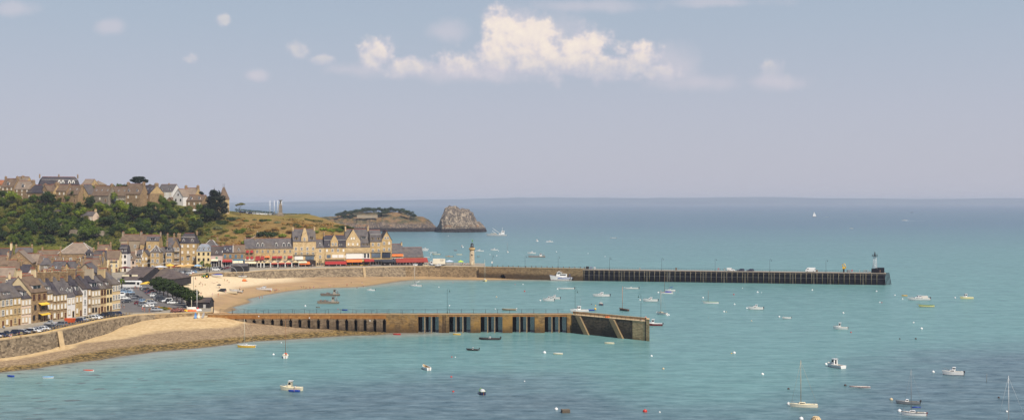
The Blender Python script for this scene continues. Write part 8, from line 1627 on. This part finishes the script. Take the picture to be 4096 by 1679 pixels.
# pier gear
p = on_pier(3376, 4); root = empty('quay_crane', p, A2r and R(A2r), 'bright yellow quay crane folded up on the iron pier', 'crane'); MB().lathe([(.5, 0), (.45, 1.6), (.6, 1.7), (.6, 2.1)], 10).build('pedestal', IRON, root); MB().box(-.8, .9, -.6, .6, 2.1, 3.2).tube([(0, 0, 3), (-.9, 0, 4.6), (.6, 0, 5.2)], [.35, .32, .25], 6).tube([(.6, 0, 5.2), (1.3, 0, 2.4)], .22, 6).build('boom', paint((236,186,40)), root)
for px, w_, h, c_, l_ in ((2345, 1.9, 1.7, BLKP, 'black netting heap where the iron pier begins'), (2360, 1.3, 1.5, (120,130,150), 'blue grey bin beside the netting heap'), (2374, 1.2, 1.3, (190,190,192), 'pale grey bin beside the blue grey one'), (2702, 1.0, 1.5, (110,96,80), 'brown wooden box against the pier railing'), (3396, 1.6, 1.5, (130,134,136), 'grey locker beside the yellow crane'), (3268, 1.0, 1.2, (126,108,92), 'brown locker behind the white van')):
    p = on_pier(px, 4.5); b = MB(); b.loft([[(-w_/2*q_, -w_/2*q_, z_), (w_/2*q_, -w_/2*q_, z_), (w_/2*q_, w_/2*q_, z_), (-w_/2*q_, w_/2*q_, z_)] for z_, q_ in ((0, .9), (h*.85, 1), (h*.88, 1.06), (h, 1.0))], smooth=False); b.thing('dock_bin', [paint(c_, .7)], l_, 'bin', loc=p)
for px, l_ in ((2871, 'red round lifebuoy on the railing beside the pickup'), (3410, 'orange lifebuoy on the railing near the crane')): b = MB(); b.tube([(.45*math.cos(6.283*i/14), 0, .45*math.sin(6.283*i/14)) for i in range(15)], .14, 7); b.thing('lifebuoy', [paint((200,56,44))], l_, 'lifebuoy', loc=on_pier(px, 7.0)+Vector((0, 0, .9)))
# quay furniture: post and rail, signs, lamps
line = dense([along(px, 3.1) for px in (-30, 60, 140, 200, 260, 330, 400, 480, 560)], 1); c = line[0]; root = empty('post_and_rail', (c.x, c.y, ZQ), 0, 'low timber post and rail fence between the parked cars and path', 'fence'); TIM = plain('grey_timber', lin(140,122,98), .9, .2, 3); PMs = MB().box(-.13, .13, -.13, .13, -.1, .95).mesh('post', [TIM]); b = MB()
for a_, e_ in zip(line, line[1:]):
    n = max(1, int((e_-a_).length/1.9))
    for i in range(n): q_ = a_.lerp(e_, i/n)-c; inst(PMs, 'post', root, (q_.x, q_.y, 0))
    b.tube([tuple(a_-c+Vector((0, 0, .6))), tuple(e_-c+Vector((0, 0, .6)))], .06, 4)
b.build('rail', TIM, root)
for px, py, h, c_, l_ in ((208,1330,3.4,(150,150,150),'plain grey post at the head of the sea wall steps'),(16,1345,3.0,(150,152,156),'grey sign pole among the first parked cars'),(580,1246,2.6,(200,196,190),'round pale sign on a post at the road fork'),(597,1246,2.6,(206,200,196),'second round pale sign beside the slipway road')):
    r_ = empty('sign_post', gp(px, py, ZQ), 0, l_, 'sign'); MB().tube([(0, 0, 0), (0, 0, h)], .06, 5).build('post', paint(GRY), r_); o_ = MB().lathe([(.42, -.02), (.42, .02)], 14).build('plate', paint(c_), r_, loc=(0, -.08, h)); o_.rotation_euler = (R(90), 0, 0)
for px, py, l_ in ((700,1115,'dark street lamp at the top of the beach slip'),(774,1168,'dark street lamp leaning over the beach trees'),(588,1165,'dark street lamp beside the yellow canopy'),(618,1100,'dark street lamp before the market wing'),(797,1082,'dark street lamp beside the cream yellow house'),(954,1078,'dark street lamp before the pale blue shop'),(1113,1074,'dark street lamp in front of the pavilions'),(655,1085,'dark street lamp behind the market hall')): lamp(gp(px, py, ZQ), LDm, l_, 0, 'street lamps of the harbour')
b = MB(); pts = [Vector(((560+i*11-CX)/F*770, 770, zp(1050+3*math.sin(i*1.1), 770))) for i in range(14)]; b.tube(pts, .02, 4)
for a_, e_ in zip(pts, pts[1:]):
    for t_ in (.25, .75): q_ = a_.lerp(e_, t_); b.add([tuple(q_+Vector((-.3, 0, 0))), tuple(q_+Vector((.3, 0, 0))), tuple(q_+Vector((0, 0, -.7)))], [(0,1,2)], 1)
b.thing('bunting', [IRON, TRIM], 'line of white bunting strung across the harbour street', 'bunting')
for i, px in enumerate((1066,1094,1188,1240,1330,1392,1455)): q_ = rowpt(P3+Vector((DF.y, -DF.x, 0))*1.6, DF, px); MB().box(-1.1, 1.1, -.2, .2, .38, .46).box(-1, -.8, -.18, .18, 0, .38).box(.8, 1, -.18, .18, 0, .38).thing('promenade_bench', [DARKP], f"{ORD[i]}dark bench on the promenade edge counting from the sailing hut", 'bench', 'benches on the promenade', (q_.x, q_.y, ZQ+.01), R(15))
